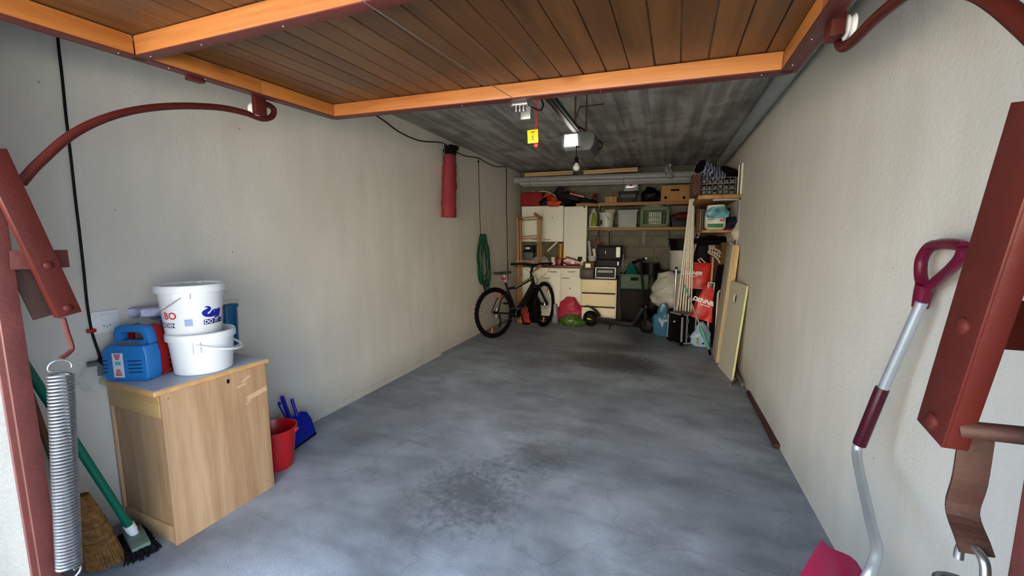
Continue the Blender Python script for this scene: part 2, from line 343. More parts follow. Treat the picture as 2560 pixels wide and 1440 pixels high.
# ================================================================== the setting
b = MB(); b.box((XL - 0.2, YF, -0.15), (XR + 0.2, 8.1, 0.0)); struct('floor', b, M_floor)
b = MB(); b.box((-14, -16, -0.16), (14, YF, -0.004)); struct('trim_driveway', b, mat('driveway_concrete', (178, 172, 160), 0.9, 0, 0.08, 2, 0.3, 40))
b = MB(); b.box((XL - 0.2, YF - 0.02, ZC), (XR + 0.2, 8.1, ZC + 0.25)); ceiling = struct('ceiling', b, M_ceil)
b = MB()    # board marks cast into the slab: long shallow fins
for (x, wd) in [(-2.36, 0.012), (-2.13, 0.03), (-1.62, 0.012), (-1.2, 0.01), (-0.48, 0.014), (-0.2, 0.01), (0.16, 0.03), (0.28, 0.012), (0.5, 0.01)]:
    b.box((x, YF, ZC - 0.007), (x + wd, 7.9, ZC + 0.01))
part('board_mark', b, M_ceil, ceiling)['kind'] = 'stuff'
b = MB(); b.box((XL - 0.25, YF + 0.06, 0), (XL, 8.0, ZC)); struct('wall_left', b, M_wallL)
b = MB(); b.box((XR, YF + 0.06, 0), (XR + 0.25, 8.0, ZC)); struct('wall_right', b, M_wallR)
# back wall of big concrete blocks
Wm = Matrix.Translation(W0) @ Matrix.Rotation(BETA, 4, 'Z')
wl = bpy.data.objects.new('wall_back', mesh_of('wall_back', MB().box((-0.1, 0.008, 0), (3.75, 0.25, ZC)), M_mortar)); COL.objects.link(wl); wl.matrix_world = Wm; WM[wl] = Wm; wl['kind'] = 'structure'
bw, bh = 0.49, 0.188
blk = mesh_of('block', MB().box((0.004, 0.0, 0.004), (bw - 0.004, 0.05, bh - 0.004)), M_block, bevel=0.006, seg=1)
half = mesh_of('block', MB().box((0.004, 0.0, 0.004), (bw / 2 - 0.004, 0.05, bh - 0.004)), M_block, bevel=0.006, seg=1)
for i in range(14):
    x = 0.0; zz = i * (bh + 0.007)
    if zz + bh > ZC: break
    if i % 2: piece('block', half, wl, (x, rnd.uniform(-.002, .002), zz)); x += bw / 2 + 0.006
    while x + bw < 3.5: piece('block', blk, wl, (x, rnd.uniform(-.003, .003), zz)); x += bw + 0.008
# front wall with the opening
OL, OR, OT = -2.0, 0.428, 2.36
b = MB(); b.box((-9, YF, 0), (OL - 0.05, YF + 0.06, 4.2)); struct('wall_front_left', b, M_render)
b = MB(); b.box((OR + 0.05, YF, 0), (6, YF + 0.06, 4.2)); struct('wall_front_right', b, M_render)
b = MB(); b.box((OL - 0.05, YF, OT + 0.05), (OR + 0.05, YF + 0.06, 4.2)); struct('wall_front_lintel', b, M_render)
# the neighbouring building the opening faces (behind the photographer)
b = MB(); b.box((-9, -13.4, 0), (9, -13, 5.5)); struct('wall_opposite', b, plaster('opposite_render', (226, 214, 190), (200, 190, 168), 0.3, 0.4))
# grey cable duct lying along the foot of the left wall
p, q = AX(1105, 888, XL + 0.02), AX(1222, 833, XL + 0.02)
b = MB(); b.box((XL, p.y, 0.0), (XL + 0.03, 7.0, 0.028)); struct('trim_1', b, mat('grey_duct', (120, 124, 130), 0.5), bevel=0.004)
# patched plaster lip at the foot of the left wall
b = MB(); pts = []
for i in range(30):
    y = 2.2 + i * 0.06; pts.append((y, 0.05 + 0.035 * noise.noise(Vector((y * 3, 0, 0))) + 0.02 * (i % 2) * 0.3))
vs = [(XL + 0.006, y, 0) for y, z in pts] + [(XL + 0.006, y, z) for y, z in pts] + [(XL - 0.01, y, z + 0.012) for y, z in pts]
k = len(pts); b.add(vs, [(i, i + 1, k + i + 1, k + i) for i in range(k - 1)] + [(k + i, k + i + 1, 2 * k + i + 1, 2 * k + i) for i in range(k - 1)])
struct('trim_2', b, M_wallL)

# ================================================================== steel door frame round the opening
fr = thing('door_frame', 'red oxide steel frame lining the garage opening', 'door frame', (OL, YF, 0))
for s_, x in ((-1, OL), (1, OR)):
    b = MB(); b.prism([(x, 0.606), (x, 0.655), (x + s_ * 0.05, 0.655), (x + s_ * 0.052, 0.598), (x + s_ * 0.034, 0.598), (x + s_ * 0.032, 0.612), (x + s_ * 0.014, 0.612), (x + s_ * 0.012, 0.606)], -(OT + 0.05), 0, Matrix.Rotation(-PI / 2, 4, 'X'))
    part('post', b, M_redfade, fr, world=True, bevel=0.002)
b = MB(); b.box((OL, 0.62, OT), (OR, 0.68, OT + 0.05)); part('head_rail', b, M_redfade, fr, world=True, bevel=0.002)

# ================================================================== up-and-over door, open under the ceiling
yaw, pit, rol = -0.0242, 0.0377, -0.0327
a_ = Vector((math.cos(yaw) * math.cos(rol), math.sin(yaw) * math.cos(rol), math.sin(rol)))
b_ = Vector((-math.sin(yaw) * math.cos(pit), math.cos(yaw) * math.cos(pit), math.sin(pit)))
b_ = (b_ - a_ * a_.dot(b_)).normalized(); n_ = a_.cross(b_)
DM = Matrix((a_, b_, n_)).transposed().to_4x4(); DM.translation = Vector((-1.9205, 2.0099, 2.23))
DW, DL, DC = 2.367, 2.30, 0.986
dr = thing('garage_door', 'open up-and-over door of brown stained planks in an orange batten frame', 'garage door', M=DM)
pw = DW / 23
plk = [mesh_of('plank', MB().box((0.0012, -DL + 0.005, 0.068), (pw - 0.0012, -0.004, 0.086)), M_plank, bevel=0.003, seg=1) for _ in range(1)]
for i in range(23): piece('plank', plk[0], dr, (i * pw, 0, rnd.uniform(0, 0.003)))
def steel(name, a, b2, horiz):
    m_ = MB(); m_.box(a, b2); return m_
b = MB(); b.box((0, -0.046, -0.004), (DW, 0, 0.0)); b.box((0, -0.004, 0), (DW, 0, 0.062)); b.box((0, 0, -0.004), (DW, 0.016, 0.002)); part('steel_rail', b, M_reddark, dr, bevel=0.0015)
b = MB(); b.box((0, -DC - 0.023, -0.004), (DW, -DC + 0.023, 0.0)); b.box((0, -DC + 0.021, -0.004), (DW, -DC + 0.025, 0.03)); part('steel_rail', b, M_reddark, dr, bevel=0.0015)
for x0, x1, xo in ((0, 0.046, 0), (DW - 0.046, DW, DW - 0.004)):
    b = MB(); b.box((x0, -DL, -0.004), (x1, 0, 0)); b.box((xo, -DL, 0), (xo + 0.004, 0, 0.062)); e = -0.016 if x0 == 0 else DW; b.box((e, -DL, -0.004), (e + 0.016, 0, 0.002)); part('steel_rail', b, M_reddark, dr, bevel=0.0015)
b = MB(); b.box((0, -DL, -0.004), (DW, -DL + 0.046, 0.06)); part('steel_rail', b, M_reddark, dr, bevel=0.0015)
b = MB(); b.box((0.044, -0.044, 0.001), (DW - 0.044, -0.006, 0.067)); part('batten', b, M_batten, dr, bevel=0.002)
b = MB(); b.box((0.044, -DC - 0.020, 0.001), (DW - 0.044, -DC + 0.020, 0.067)); part('batten', b, M_batten, dr, bevel=0.002)
for x0, x1 in ((0.006, 0.043), (DW - 0.043, DW - 0.006)):
    for y0, y1 in ((-0.006, -0.50), (-0.502, -DC + 0.02), (-DC - 0.022, -1.6), (-1.602, -DL + 0.05)):
        b = MB(); b.box((x0, y1, 0.001), (x1, y0, 0.067)); part('batten', b, M_batten_y, dr, bevel=0.002)
scr = mesh_of('screw', MB().ball((0, 0, 0), 0.0028, 8, 5), M_chrome)
for x, y in [(0.16, -0.02), (0.9, -0.02), (1.62, -0.02), (2.26, -0.02), (0.1, -DC), (0.4, -DC), (0.8, -DC), (0.02, -DC + 0.1), (0.02, -DC - 0.06), (0.025, -0.3), (0.025, -0.75), (DW - 0.02, -0.1), (DW - 0.02, -0.33), (DW - 0.03, -0.6)]:
    piece('screw', scr, dr, (x, y, -0.005))
# release wire running from the middle of the crossbar end to the latch
DI = DM.inverted()
def on_door(px, py, z=-0.006):
    r = DI.to_3x3() @ ray(px, py); o = DI @ O3; return o + r * ((z - o.z) / r.z)
c0, c1 = on_door(903, 0, -0.01), on_door(1290, 250, -0.01)
b = MB(); b.tube([c0, (c0 + c1) / 2 + Vector((0, 0, -0.006)), c1], 0.0016, 6); part('release_wire', b, M_steel, dr)
L0 = on_door(1298, 258)
b = MB(); b.box(L0 + Vector((-0.035, -0.015, -0.012)), L0 + Vector((0.045, 0.03, 0.0))); b.tube([L0 + Vector((-0.05, 0.01, -0.006)), L0 + Vector((0.05, -0.01, -0.006))], 0.007)
for dx in (-0.02, 0.0, 0.02): b.box(L0 + Vector((dx, 0, -0.04)), L0 + Vector((dx + 0.006, 0.015, -0.01)))
lt = part('latch', b, M_steel, dr, bevel=0.001)
b = MB(); b.box(L0 + Vector((0.0, 0.02, -0.075)), L0 + Vector((0.055, 0.06, -0.012))); part('latch_housing', b, mat('grey_housing', (120, 124, 128), 0.3, 0.6), lt, bevel=0.004)
b = MB(); b.box((0.0 - 0.03, -0.80, -0.018), (0.01, -0.74, -0.004)); part('lug', b, M_red, dr, bevel=0.002)
# roller brackets on both door sides
def bracket(px0, py0, X, wd, sgn):
    c = AX(px0, py0, X)
    t = part('roller_bracket', MB().box(c + Vector((-wd / 2, -0.03, -0.058)), c + Vector((wd / 2, 0.03, 0.045))), M_red, dr, world=True, bevel=0.003)
    b = MB(); Mx = Matrix.Translation(c + Vector((sgn * (wd / 2 + 0.018), 0.0, -0.03))) @ Matrix.Rotation(PI / 2, 4, 'Y'); b.lathe([(0.028, -0.012), (0.034, -0.008), (0.026, 0), (0.034, 0.008), (0.028, 0.012)], 20, (0, 0, 0), Mx)
    part('roller', b, M_white, t, world=True)
bracket(648, 258, -1.965, 0.03, -1)
bracket(2089, 46, 0.445, 0.035, 1)

# ================================================================== curved guide rails
def rail(pts, X, label, r=0.0145):
    w_ = spline([AX(a, c, X) for a, c in pts], 6); b = MB(); b.tube(w_, r, 10)
    return single('guide_rail', b, M_red, label, 'guide rail')
rail([(52, 458), (100, 405), (190, 330), (300, 284), (420, 266), (540, 268), (612, 282), (655, 297), (680, 291), (684, 273), (668, 262), (640, 258)], -2.0, 'curved red guide rail on the left, hooked at its far end')
rail([(2600, 96), (2560, 60), (2500, 12), (2440, -22), (2360, -40), (2290, -28), (2235, 8), (2180, 55), (2130, 105), (2108, 118), (2098, 105)], 0.475, 'curved red guide rail on the right under the grey ceiling pipe')

# ================================================================== lever arms of the door
def channel(p, q, X, sgn, w=0.06, dep=0.03, name='web'):
    # web in the plane x = X, flanges towards the wall
    b = MB(); b.beam(p, q, w, 0.005, (0, 1, 0)); d = (q - p).normalized(); sd = Vector((0, 1, 0)); sd = (sd - d * sd.dot(d)).normalized()
    for e in (-1, 1):
        o = sd * (e * (w / 2 - 0.0025)) + Vector((sgn * dep / 2, 0, 0)); b.beam(p + o, q + o, dep, 0.005, (1, 0, 0))
    return b
def rivet(mb, c, sgn, r=0.013):
    M_ = Matrix.Translation(c) @ Matrix.Rotation(sgn * PI / 2, 4, 'Y'); mb.lathe([(r, 0), (r, 0.003), (r * 0.7, 0.006), (0.001, 0.007)], 16, (0, 0, 0), M_)
la = thing('lever_arm', 'dull red lever arm bolted to the left post, holding the long spring', 'lever arm', AX(176, 785, -1.955))
p, q = AX(176, 787, -1.955), AX(-20, 372, -1.955)
part('channel', channel(p, q, -1.955, -1, 0.062), M_red, la, world=True, bevel=0.001)
for px, py in ((170, 770), (121, 663)):
    b = MB(); rivet(b, AX(px, py, -1.9525), 1); part('rivet', b, M_red, la, world=True)
b = MB(); b.beam(AX(25, 650, -1.99), AX(95, 650, -1.985), 0.062, 0.006, (0, 0, 1)); c = AX(60, 650, -1.985); b.box((-2.0, 0.68, c.z - 0.031), (-1.985, 0.78, c.z + 0.031)); part('strap', b, M_redfade, la, world=True, bevel=0.001)
b = MB(); b.beam(AX(120, 790, -2.03), AX(62, 668, -2.03), 0.075, 0.006, (0, 1, 0)); part('back_plate', b, M_rust, la, world=True, bevel=0.001)
b = MB(); b.tube(spline([AX(158, 795, -1.965), AX(168, 830, -1.965), AX(180, 868, -1.965), AX(172, 882, -1.96), AX(152, 896, -1.955)], 4), 0.0075, 8); part('hook_rod', b, M_redfade, la, world=True)
ra = thing('lever_arm', 'dull red lever arm beside the snow shovel, rusty bar below it', 'lever arm', AX(2330, 1090, 0.40))
p, q = AX(2326, 1083, 0.405), AX(2588, 250, 0.405)
part('channel', channel(p, q, 0.405, 1, 0.068, 0.028), M_red, ra, world=True, bevel=0.001)
for px, py in ((2408, 815), (2331, 1052)):
    b = MB(); rivet(b, AX(px, py, 0.4025), -1); part('rivet', b, M_red, ra, world=True)
c = AX(2515, 812, 0.47); b = MB(); b.box((0.44, c.y - 0.004, c.z - 0.036), (0.60, c.y + 0.004, c.z + 0.036)); part('strap', b, M_red, ra, world=True, bevel=0.001)
c = AX(2400, 1072, 0.42); c2 = AX(2570, 1090, 0.475); b = MB(); b.tube([c, c2], 0.0125, 14); part('pivot_rod', b, M_rust, ra, world=True)
b = MB(); X = 0.45; hp = [AX(2440, 1095, X), AX(2424, 1200, X), AX(2405, 1275, X + 0.002), AX(2430, 1350, X), AX(2442, 1386, X)]
hp2 = spline(hp, 4)
for i in range(len(hp2) - 1): b.beam(hp2[i], hp2[i + 1] + (hp2[i + 1] - hp2[i]) * 0.12, 0.036, 0.007, (1, -0.3, 0))
part('flat_bar', b, M_rust, ra, world=True)
b = MB(); b.tube(spline([AX(2396, 1395, X), AX(2400, 1372, X), AX(2412, 1362, X), AX(2440, 1372, X), AX(2462, 1410, X), AX(2462, 1465, X)], 4), 0.006, 10); part('steel_hook', b, M_steel, ra, world=True)
# springs
M_spring = mat('grey_spring_steel', (142, 145, 152), 0.36, 0.85, 0.1, 20)
def spring(p, q, r, turns, wire, label, group=None):
    t = thing('coil_spring', label, 'spring', q, 0); d = (p - q); L = d.length; d.normalize(); sx = Vector((1, 0, 0)); sx = (sx - d * sx.dot(d)).normalized(); sy = d.cross(sx); n = 18
    pts = [q + d * (L * i / (turns * n)) + (sx * math.cos(2 * PI * i / n) + sy * math.sin(2 * PI * i / n)) * r for i in range(turns * n + 1)]
    b = MB(); b.tube(pts, wire, 6); part('coil', b, M_spring, t, world=True)
    return t, d, sx, sy
p, q = AX(151, 935, -1.95), AX(173, 1418, -1.955)
sp, d, sx, sy = spring(p, q, 0.030, 58, 0.0048, 'long zinc coil spring hanging from the left lever arm')
vd = Vector((0.25, 0.95, 0)).normalized()
b = MB(); c = p + d * 0.02; b.tube([p + vd * 0.03] + [c + vd * 0.028 * math.cos(a) + Vector((0, 0, 1)) * 0.026 * math.sin(a) + Vector((0, 0, 0.004)) for a in [math.radians(x) for x in range(195, -30, -15)]], 0.0035, 8); part('end_loop', b, M_steel, sp, world=True)
b = MB(); c = q - d * 0.02; b.tube([c + vd * 0.028 * math.cos(a) - Vector((0, 0, 1)) * 0.026 * math.sin(a) for a in [math.radians(x) for x in range(-20, 200, 15)]], 0.0035, 8); part('end_loop', b, M_steel, sp, world=True)
c = AX(2415, 1458, 0.46)
sp2, d, sx, sy = spring(c + Vector((0, 0, -0.005)), c + Vector((0, 0, -0.62)), 0.032, 48, 0.0048, 'coil spring whose dark top ring shows at the bottom right corner')
# ================================================================== left foreground: cabinet and what stands on it
M_beech = wood('beech_laminate', (196, 162, 126), (166, 128, 94), 'z', 0.5, 16, 12, 0.0, 0.0, 0.05)
M_beech_h = wood('pale_birch_band', (206, 172, 116), (184, 146, 92), 'x', 0.5, 10, 8, 0.0, 0.0, 0.03)
M_edge = mat('beech_edge', (204, 160, 108), 0.5, 0, 0.12, 20)
M_hinge = mat('dowel_brown', (150, 110, 76), 0.6)
M_lam = mat('grey_laminate', (176, 184, 198), 0.4, 0, 0.04, 8)
cb = thing('cabinet', 'beech laminate cabinet with grey top against the left wall', 'cabinet', (-2.176, 1.101, 0), math.radians(-1.2))
CW, CD, CH = 0.455, 0.522, 0.772
part('side_panel', MB().box((-0.018, 0.0, 0.0), (0, CD, CH)), M_beech, cb, bevel=0.002)
part('side_panel', MB().box((-CW, 0.0, 0.0), (-CW + 0.016, CD, CH)), M_beech, cb, bevel=0.002)
part('back_panel', MB().box((-CW + 0.016, CD - 0.012, 0.0), (-0.018, CD, CH)), M_beech, cb)
part('front_panel', MB().box((-CW + 0.016, 0.012, 0.09), (-0.018, 0.024, 0.70)), M_beech, cb, bevel=0.002)
part('top_band', MB().box((-CW + 0.010, -0.004, 0.655), (-0.016, 0.012, CH)), M_beech_h, cb, bevel=0.002)
part('plinth', MB().box((-CW + 0.016, 0.004, 0.0), (-0.018, 0.02, 0.088)), M_beech, cb, bevel=0.002)
b = MB(); b.box((-CW - 0.004, -0.03, CH), (0.012, CD + 0.02, CH + 0.027)); wt = part('worktop', b, M_edge, cb, bevel=0.008, seg=3)
part('laminate', MB().box((-CW - 0.002, -0.024, CH + 0.0265), (0.004, CD + 0.016, CH + 0.0285)), M_lam, wt)
part('lock_hole', MB().box((-0.001, 0.30, 0.725), (0.0008, 0.314, 0.747)), M_black, cb)
for y, z in ((0.03, 0.745), (0.48, 0.06), (0.49, 0.60)): part('screw', MB().ball((0.0, y, z), (0.001, 0.004, 0.004), 8, 4), M_hinge, cb)
for (y0, z0, y1, z1, wd) in [(0.38, 0.705, 0.425, 0.73, 0.014), (0.35, 0.685, 0.40, 0.692, 0.010), (0.40, 0.60, 0.52, 0.625, 0.03), (0.39, 0.575, 0.42, 0.58, 0.008)]:
    b = MB(); b.beam((0.0004, y0, z0), (0.0004, y1, z1), wd, 0.0012, (0, 0.3, 1)); part('tape_remnant', b, mat('worn_tape', (204, 172, 138), 0.5, 0, 0.15, 40), cb)
ZT = CH + 0.0285
# --- battery charger
def hexrot(loc, deg): return Matrix.Translation(loc) @ Matrix.Rotation(math.radians(deg), 4, 'Z')
M_blue = mat('blue_plastic', (36, 118, 190), 0.4, 0, 0.08, 10, 0.05, 200); M_chred = mat('dark_red_plastic', (150, 28, 30), 0.4, 0, 0.1, 10)
ch = thing('battery_charger', 'blue and red battery charger with carry handle on the cabinet', 'battery charger', M=hexrot(Vector((-2.486, 1.193, ZT)), 21))
def charger_poly(sx=1.0, sz=1.0):
    P = [(-0.105, 0.0), (0.1, 0.0), (0.108, 0.03), (0.108, 0.13), (0.100, 0.165), (0.090, 0.235), (0.078, 0.262), (0.055, 0.272), (-0.045, 0.272), (-0.07, 0.262), (-0.083, 0.235), (-0.085, 0.185), (-0.112, 0.15), (-0.115, 0.03)]
    return [(x * sx, z * sz) for x, z in P]
def ring_prism(mb, outer, inner, y0, y1):
    # outline with a hole: both loops resampled to the same count
    def res(P, n):
        L = [0]; Q = P + [P[0]]
        for i in range(len(P)): L.append(L[-1] + math.dist(Q[i], Q[i + 1]))
        out = []
        for k in range(n):
            t = L[-1] * k / n; i = max(j for j in range(len(L)) if L[j] <= t + 1e-9); i = min(i, len(P) - 1); f = (t - L[i]) / max(1e-9, L[i + 1] - L[i]); out.append((Q[i][0] + (Q[i + 1][0] - Q[i][0]) * f, Q[i][1] + (Q[i + 1][1] - Q[i][1]) * f))
        return out
    n = 40
    def ang(P, c): return sorted(res(P, 160), key=lambda p: math.atan2(p[1] - c[1], p[0] - c[0]))
    c = (sum(p[0] for p in inner) / len(inner), sum(p[1] for p in inner) / len(inner))
    A, B = ang(outer, c)[::4], ang(inner, c)[::4]; k = len(A)
    vs = [(x, y0, z) for x, z in A] + [(x, y0, z) for x, z in B] + [(x, y1, z) for x, z in A] + [(x, y1, z) for x, z in B]
    fs = []
    for i in range(k):
        j = (i + 1) % k; fs += [(i, j, k + j, k + i), (2 * k + j, 2 * k + i, 3 * k + i, 3 * k + j), (i, 2 * k + i, 2 * k + j, j), (k + j, 3 * k + j, 3 * k + i, k + i)]
    return mb.add(vs, fs)
hole = [(-0.052, 0.195), (0.062, 0.195), (0.066, 0.205), (0.058, 0.232), (0.045, 0.238), (-0.035, 0.238), (-0.05, 0.228)]
top = [(-0.085, 0.178), (0.098, 0.178), (0.090, 0.235), (0.078, 0.262), (0.055, 0.272), (-0.045, 0.272), (-0.07, 0.262), (-0.083, 0.235)]
bot = [(-0.105, 0.0), (0.1, 0.0), (0.108, 0.03), (0.108, 0.13), (0.098, 0.178), (-0.085, 0.178), (-0.112, 0.15), (-0.115, 0.03)]
b = MB(); b.prism([(x, z) for x, z in bot], -0.085, 0.0); part('front_shell', b, M_blue, ch, bevel=0.010, seg=3)
b = MB(); ring_prism(b, top, hole, -0.045, 0.0); part('handle', b, M_blue, ch, bevel=0.005)
b = MB(); b.add([(-0.095, -0.084, 0.15), (0.09, -0.084, 0.15), (0.085, -0.045, 0.197), (-0.075, -0.045, 0.197)], [(0, 1, 2, 3)]); b.box((-0.09, -0.05, 0.14), (0.09, -0.01, 0.178)); part('sloping_shoulder', b, M_blue, ch)
b = MB(); b.add([(-0.062, -0.0775, 0.1615), (0.05, -0.0775, 0.1615), (0.058, -0.052, 0.192), (-0.05, -0.052, 0.192)], [(0, 1, 2, 3)])
part('dial_label', b, mat('dial_label', (96, 96, 104), 0.4, 0, 0.2, 40), ch)
b = MB()
for i in range(3): b.add([(-0.03 + 0.0, -0.0722 - 0.001, 0.166 + i * 0.007), (0.045, -0.0732, 0.166 + i * 0.007), (0.045, -0.0702, 0.1695 + i * 0.007), (-0.03, -0.0702, 0.1695 + i * 0.007)], [(0, 1, 2, 3)])
M_redprint = mat('red_print', (196, 44, 44), 0.4, 0, 0.05)
b = MB(); b.box((-0.058, -0.0875, 0.02), (-0.008, -0.085, 0.142)); lb = part('label', b, mat('label_white', (214, 218, 224), 0.4, 0, 0.03), ch)
b = MB(); b.box((-0.046, -0.0885, 0.083), (-0.018, -0.087, 0.10)); part('label_blue_field', b, mat('print_lightblue', (92, 176, 214), 0.4), lb)
for i in range(4):
    hw = 0.009 + 0.0024 * i; part('red_bar', MB().box((-0.033 - hw, -0.0885, 0.110 + i * 0.0075), (-0.033 + hw, -0.087, 0.115 + i * 0.0075)), M_redprint, lb); part('red_bar', MB().box((-0.033 - hw, -0.0885, 0.055 - i * 0.0085), (-0.033 + hw, -0.087, 0.060 - i * 0.0085)), M_redprint, lb)
for i in range(4):
    for x0, x1 in ((0.016, 0.082), (-0.108, -0.086)): part('vent_slot', MB().beam((x0, -0.0855, 0.045 + i * 0.019), (x1, -0.0855, 0.048 + i * 0.019), 0.005, 0.003, (0, 0, 1)), mat('dark_blue_slot', (16, 52, 92), 0.5), ch)
b = MB(); b.prism([(x * 0.97, z * 0.985) for x, z in bot], 0.0, 0.10); b.prism([(0.07, 0.17), (0.096, 0.17), (0.088, 0.235), (0.075, 0.26), (0.045, 0.268), (0.045, 0.245), (0.065, 0.235)], 0.0, 0.05); b.prism([(-0.085, 0.17), (-0.06, 0.17), (-0.06, 0.235), (-0.03, 0.245), (-0.03, 0.268), (-0.06, 0.262), (-0.08, 0.235)], 0.0, 0.05)
part('rear_shell', b, M_chred, ch, bevel=0.006)
for i in range(4): part('side_vent', MB().ball((0.1045, 0.05, 0.04 + i * 0.028), (0.002, 0.007, 0.008), 10, 6), M_black, ch)
c = AZ(402, 935, ZT); b = MB(); b.tube(spline([c + Vector((-0.03, 0.03, 0.03)), c + Vector((0, 0, 0.012)), c + Vector((-0.02, -0.045, 0.008))], 4), [0.006] * 9, 8)
cl = part('clamp_lead', b, M_black, ch, world=True)
b = MB(); b.beam(c + Vector((0.0, 0.03, 0.016)), c + Vector((0.015, -0.02, 0.008)), 0.018, 0.010, (1, 0, 0)); b.beam(c + Vector((0.02, 0.04, 0.022)), c + Vector((0.03, 0.0, 0.01)), 0.012, 0.008, (1, 0, 0)); part('copper_clamp', b, mat('copper', (206, 108, 78), 0.35, 0.8, 0.1), ch, world=True, bevel=0.002)
# --- buckets
M_bucket = mat('bucket_white', (226, 230, 236), 0.38, 0, 0.02, 5)
def tocam(c): return math.atan2(-c.y, -c.x)
c1 = AZ(497, 941, ZT); dv = Vector((c1.x, c1.y, 0)).normalized(); c1 = c1 + dv * 0.128 + Vector((0.006, 0.03, 0))
al = tocam(c1)
bk = thing('bucket', 'lower white plastic bucket with white handle, under the printed one', 'bucket', c1)
b = MB(); b.lathe([(0.120, 0), (0.128, 0.006), (0.142, 0.178), (0.1525, 0.179), (0.1535, 0.185), (0.152, 0.212), (0.146, 0.217), (0.141, 0.213), (0.139, 0.18), (0.125, 0.012), (0.001, 0.010)], 48, caps=False); b.lathe([(0.120, 0), (0.001, 0.001)], 48, caps=False)
part('body', b, M_bucket, bk)
def cyl_pt(c, r, a, z): return Vector((r * math.cos(a), r * math.sin(a), z))
la_ = al - 0.18
b = MB()
for k_ in (-1, 1): b.box((0.140, k_ * 0.016 - 0.002, 0.12), (0.150, k_ * 0.016 + 0.002, 0.18), Matrix.Rotation(la_, 4, 'Z'))
part('lug', b, M_bucket, bk)
b = MB(); pts = []
for i in range(25):
    t = PI * i / 24; r = 0.156 + 0.02 * math.sin(t); pts.append((r * math.cos(la_ + t), r * math.sin(la_ + t), 0.168 - 0.062 * math.sin(t)))
b.tube(pts, [0.004] * 5 + [0.007] * 15 + [0.004] * 5, 8, flat=1.0); part('handle', b, M_bucket, bk)
z2 = ZT + 0.195
c2 = c1 + Vector((-0.028, -0.014, 0)); c2.z = z2; al = tocam(c2)
b2 = thing('bucket', 'lidded white bucket with blue elephant print, on top of another bucket', 'bucket', c2)
def r2(z): return 0.121 + 0.020 * z / 0.26
b = MB(); b.lathe([(0.001, 0), (0.117, 0), (0.121, 0.006), (0.141, 0.262), (0.001, 0.262)], 48, caps=False); part('body', b, M_bucket, b2)
b = MB(); b.lathe([(0.1415, 0.232), (0.150, 0.232), (0.1525, 0.238), (0.1525, 0.262), (0.149, 0.270), (0.142, 0.271), (0.139, 0.264), (0.134, 0.262), (0.001, 0.263)], 60, caps=False)
for i in range(14):
    a = 2 * PI * i / 14; b.box((0.120, -0.012, 0.262), (0.136, 0.012, 0.267), Matrix.Rotation(a, 4, 'Z'))
part('lid', b, M_bucket, b2)
lg = al - 0.28
b = MB(); b.box((0.135, -0.035, 0.205), (0.147, 0.035, 0.234), Matrix.Rotation(lg, 4, 'Z')); part('lug', b, M_bucket, b2, bevel=0.003)
b = MB(); pts = []
for i in range(31):
    t = PI * i / 30; r = 0.148 + 0.012 * math.sin(t); pts.append((r * math.cos(lg - t), r * math.sin(lg - t), 0.214 - 0.108 * math.sin(t)))
b.tube(pts, 0.0018, 6); part('wire_handle', b, M_steel, b2)
def wrap(a0, v0, off=0.0008):
    return lambda u, v: Vector(((r2(v0 + v) + off) * math.cos(al + a0 + u / r2(v0)), (r2(v0 + v) + off) * math.sin(al + a0 + u / r2(v0)), v0 + v))
def strip(w_, h_, n=14): return ([(-w_ / 2 + w_ * i / n, -h_ / 2) for i in range(n + 1)] + [(-w_ / 2 + w_ * i / n, h_ / 2) for i in range(n + 1)], [(i, i + 1, n + 2 + i, n + 1 + i) for i in range(n)])
M_bprint = mat('blue_print', (24, 34, 150), 0.4, 0, 0.03); M_navy = mat('navy_print', (22, 26, 96), 0.4, 0, 0.03); M_wprint = mat('white_print', (236, 238, 242), 0.4, 0, 0.01); M_rprint = mat('red_letter_print', (206, 40, 52), 0.4, 0, 0.03)
b = MB(); flat(b, strip(0.20, 0.026, 24), wrap(1.10, 0.076)); lab = part('slogan_band', b, M_navy, b2)
b = MB(); flat(b, text_mesh('DO IT · DECO', 0.027, 0.0007), wrap(1.00, 0.0755, 0.0014)); part('slogan_letters', b, M_wprint, lab)
b = MB(); flat(b, text_mesh('JUMBO', 0.050, 0.0010), wrap(1.80, 0.122)); part('name_letters', b, M_rprint, b2)
eleph = [(1414, 381), (1440, 374), (1464, 380), (1476, 397), (1474, 418), (1458, 438), (1442, 452), (1438, 463), (1446, 470), (1458, 464), (1472, 446), (1486, 426), (1504, 414), (1525, 411), (1540, 414), (1556, 404), (1575, 399), (1589, 404), (1594, 424), (1590, 448), (1580, 478), (1568, 503), (1560, 514), (1548, 508), (1541, 505), (1534, 514), (1518, 516), (1500, 512), (1512, 500), (1524, 486), (1508, 496), (1486, 505), (1458, 508), (1428, 506), (1404, 494), (1390, 472), (1389, 448), (1400, 430), (1420, 415), (1440, 402), (1442, 392), (1430, 391), (1416, 394), (1420, 388)]
cx, cz = 1492, 447
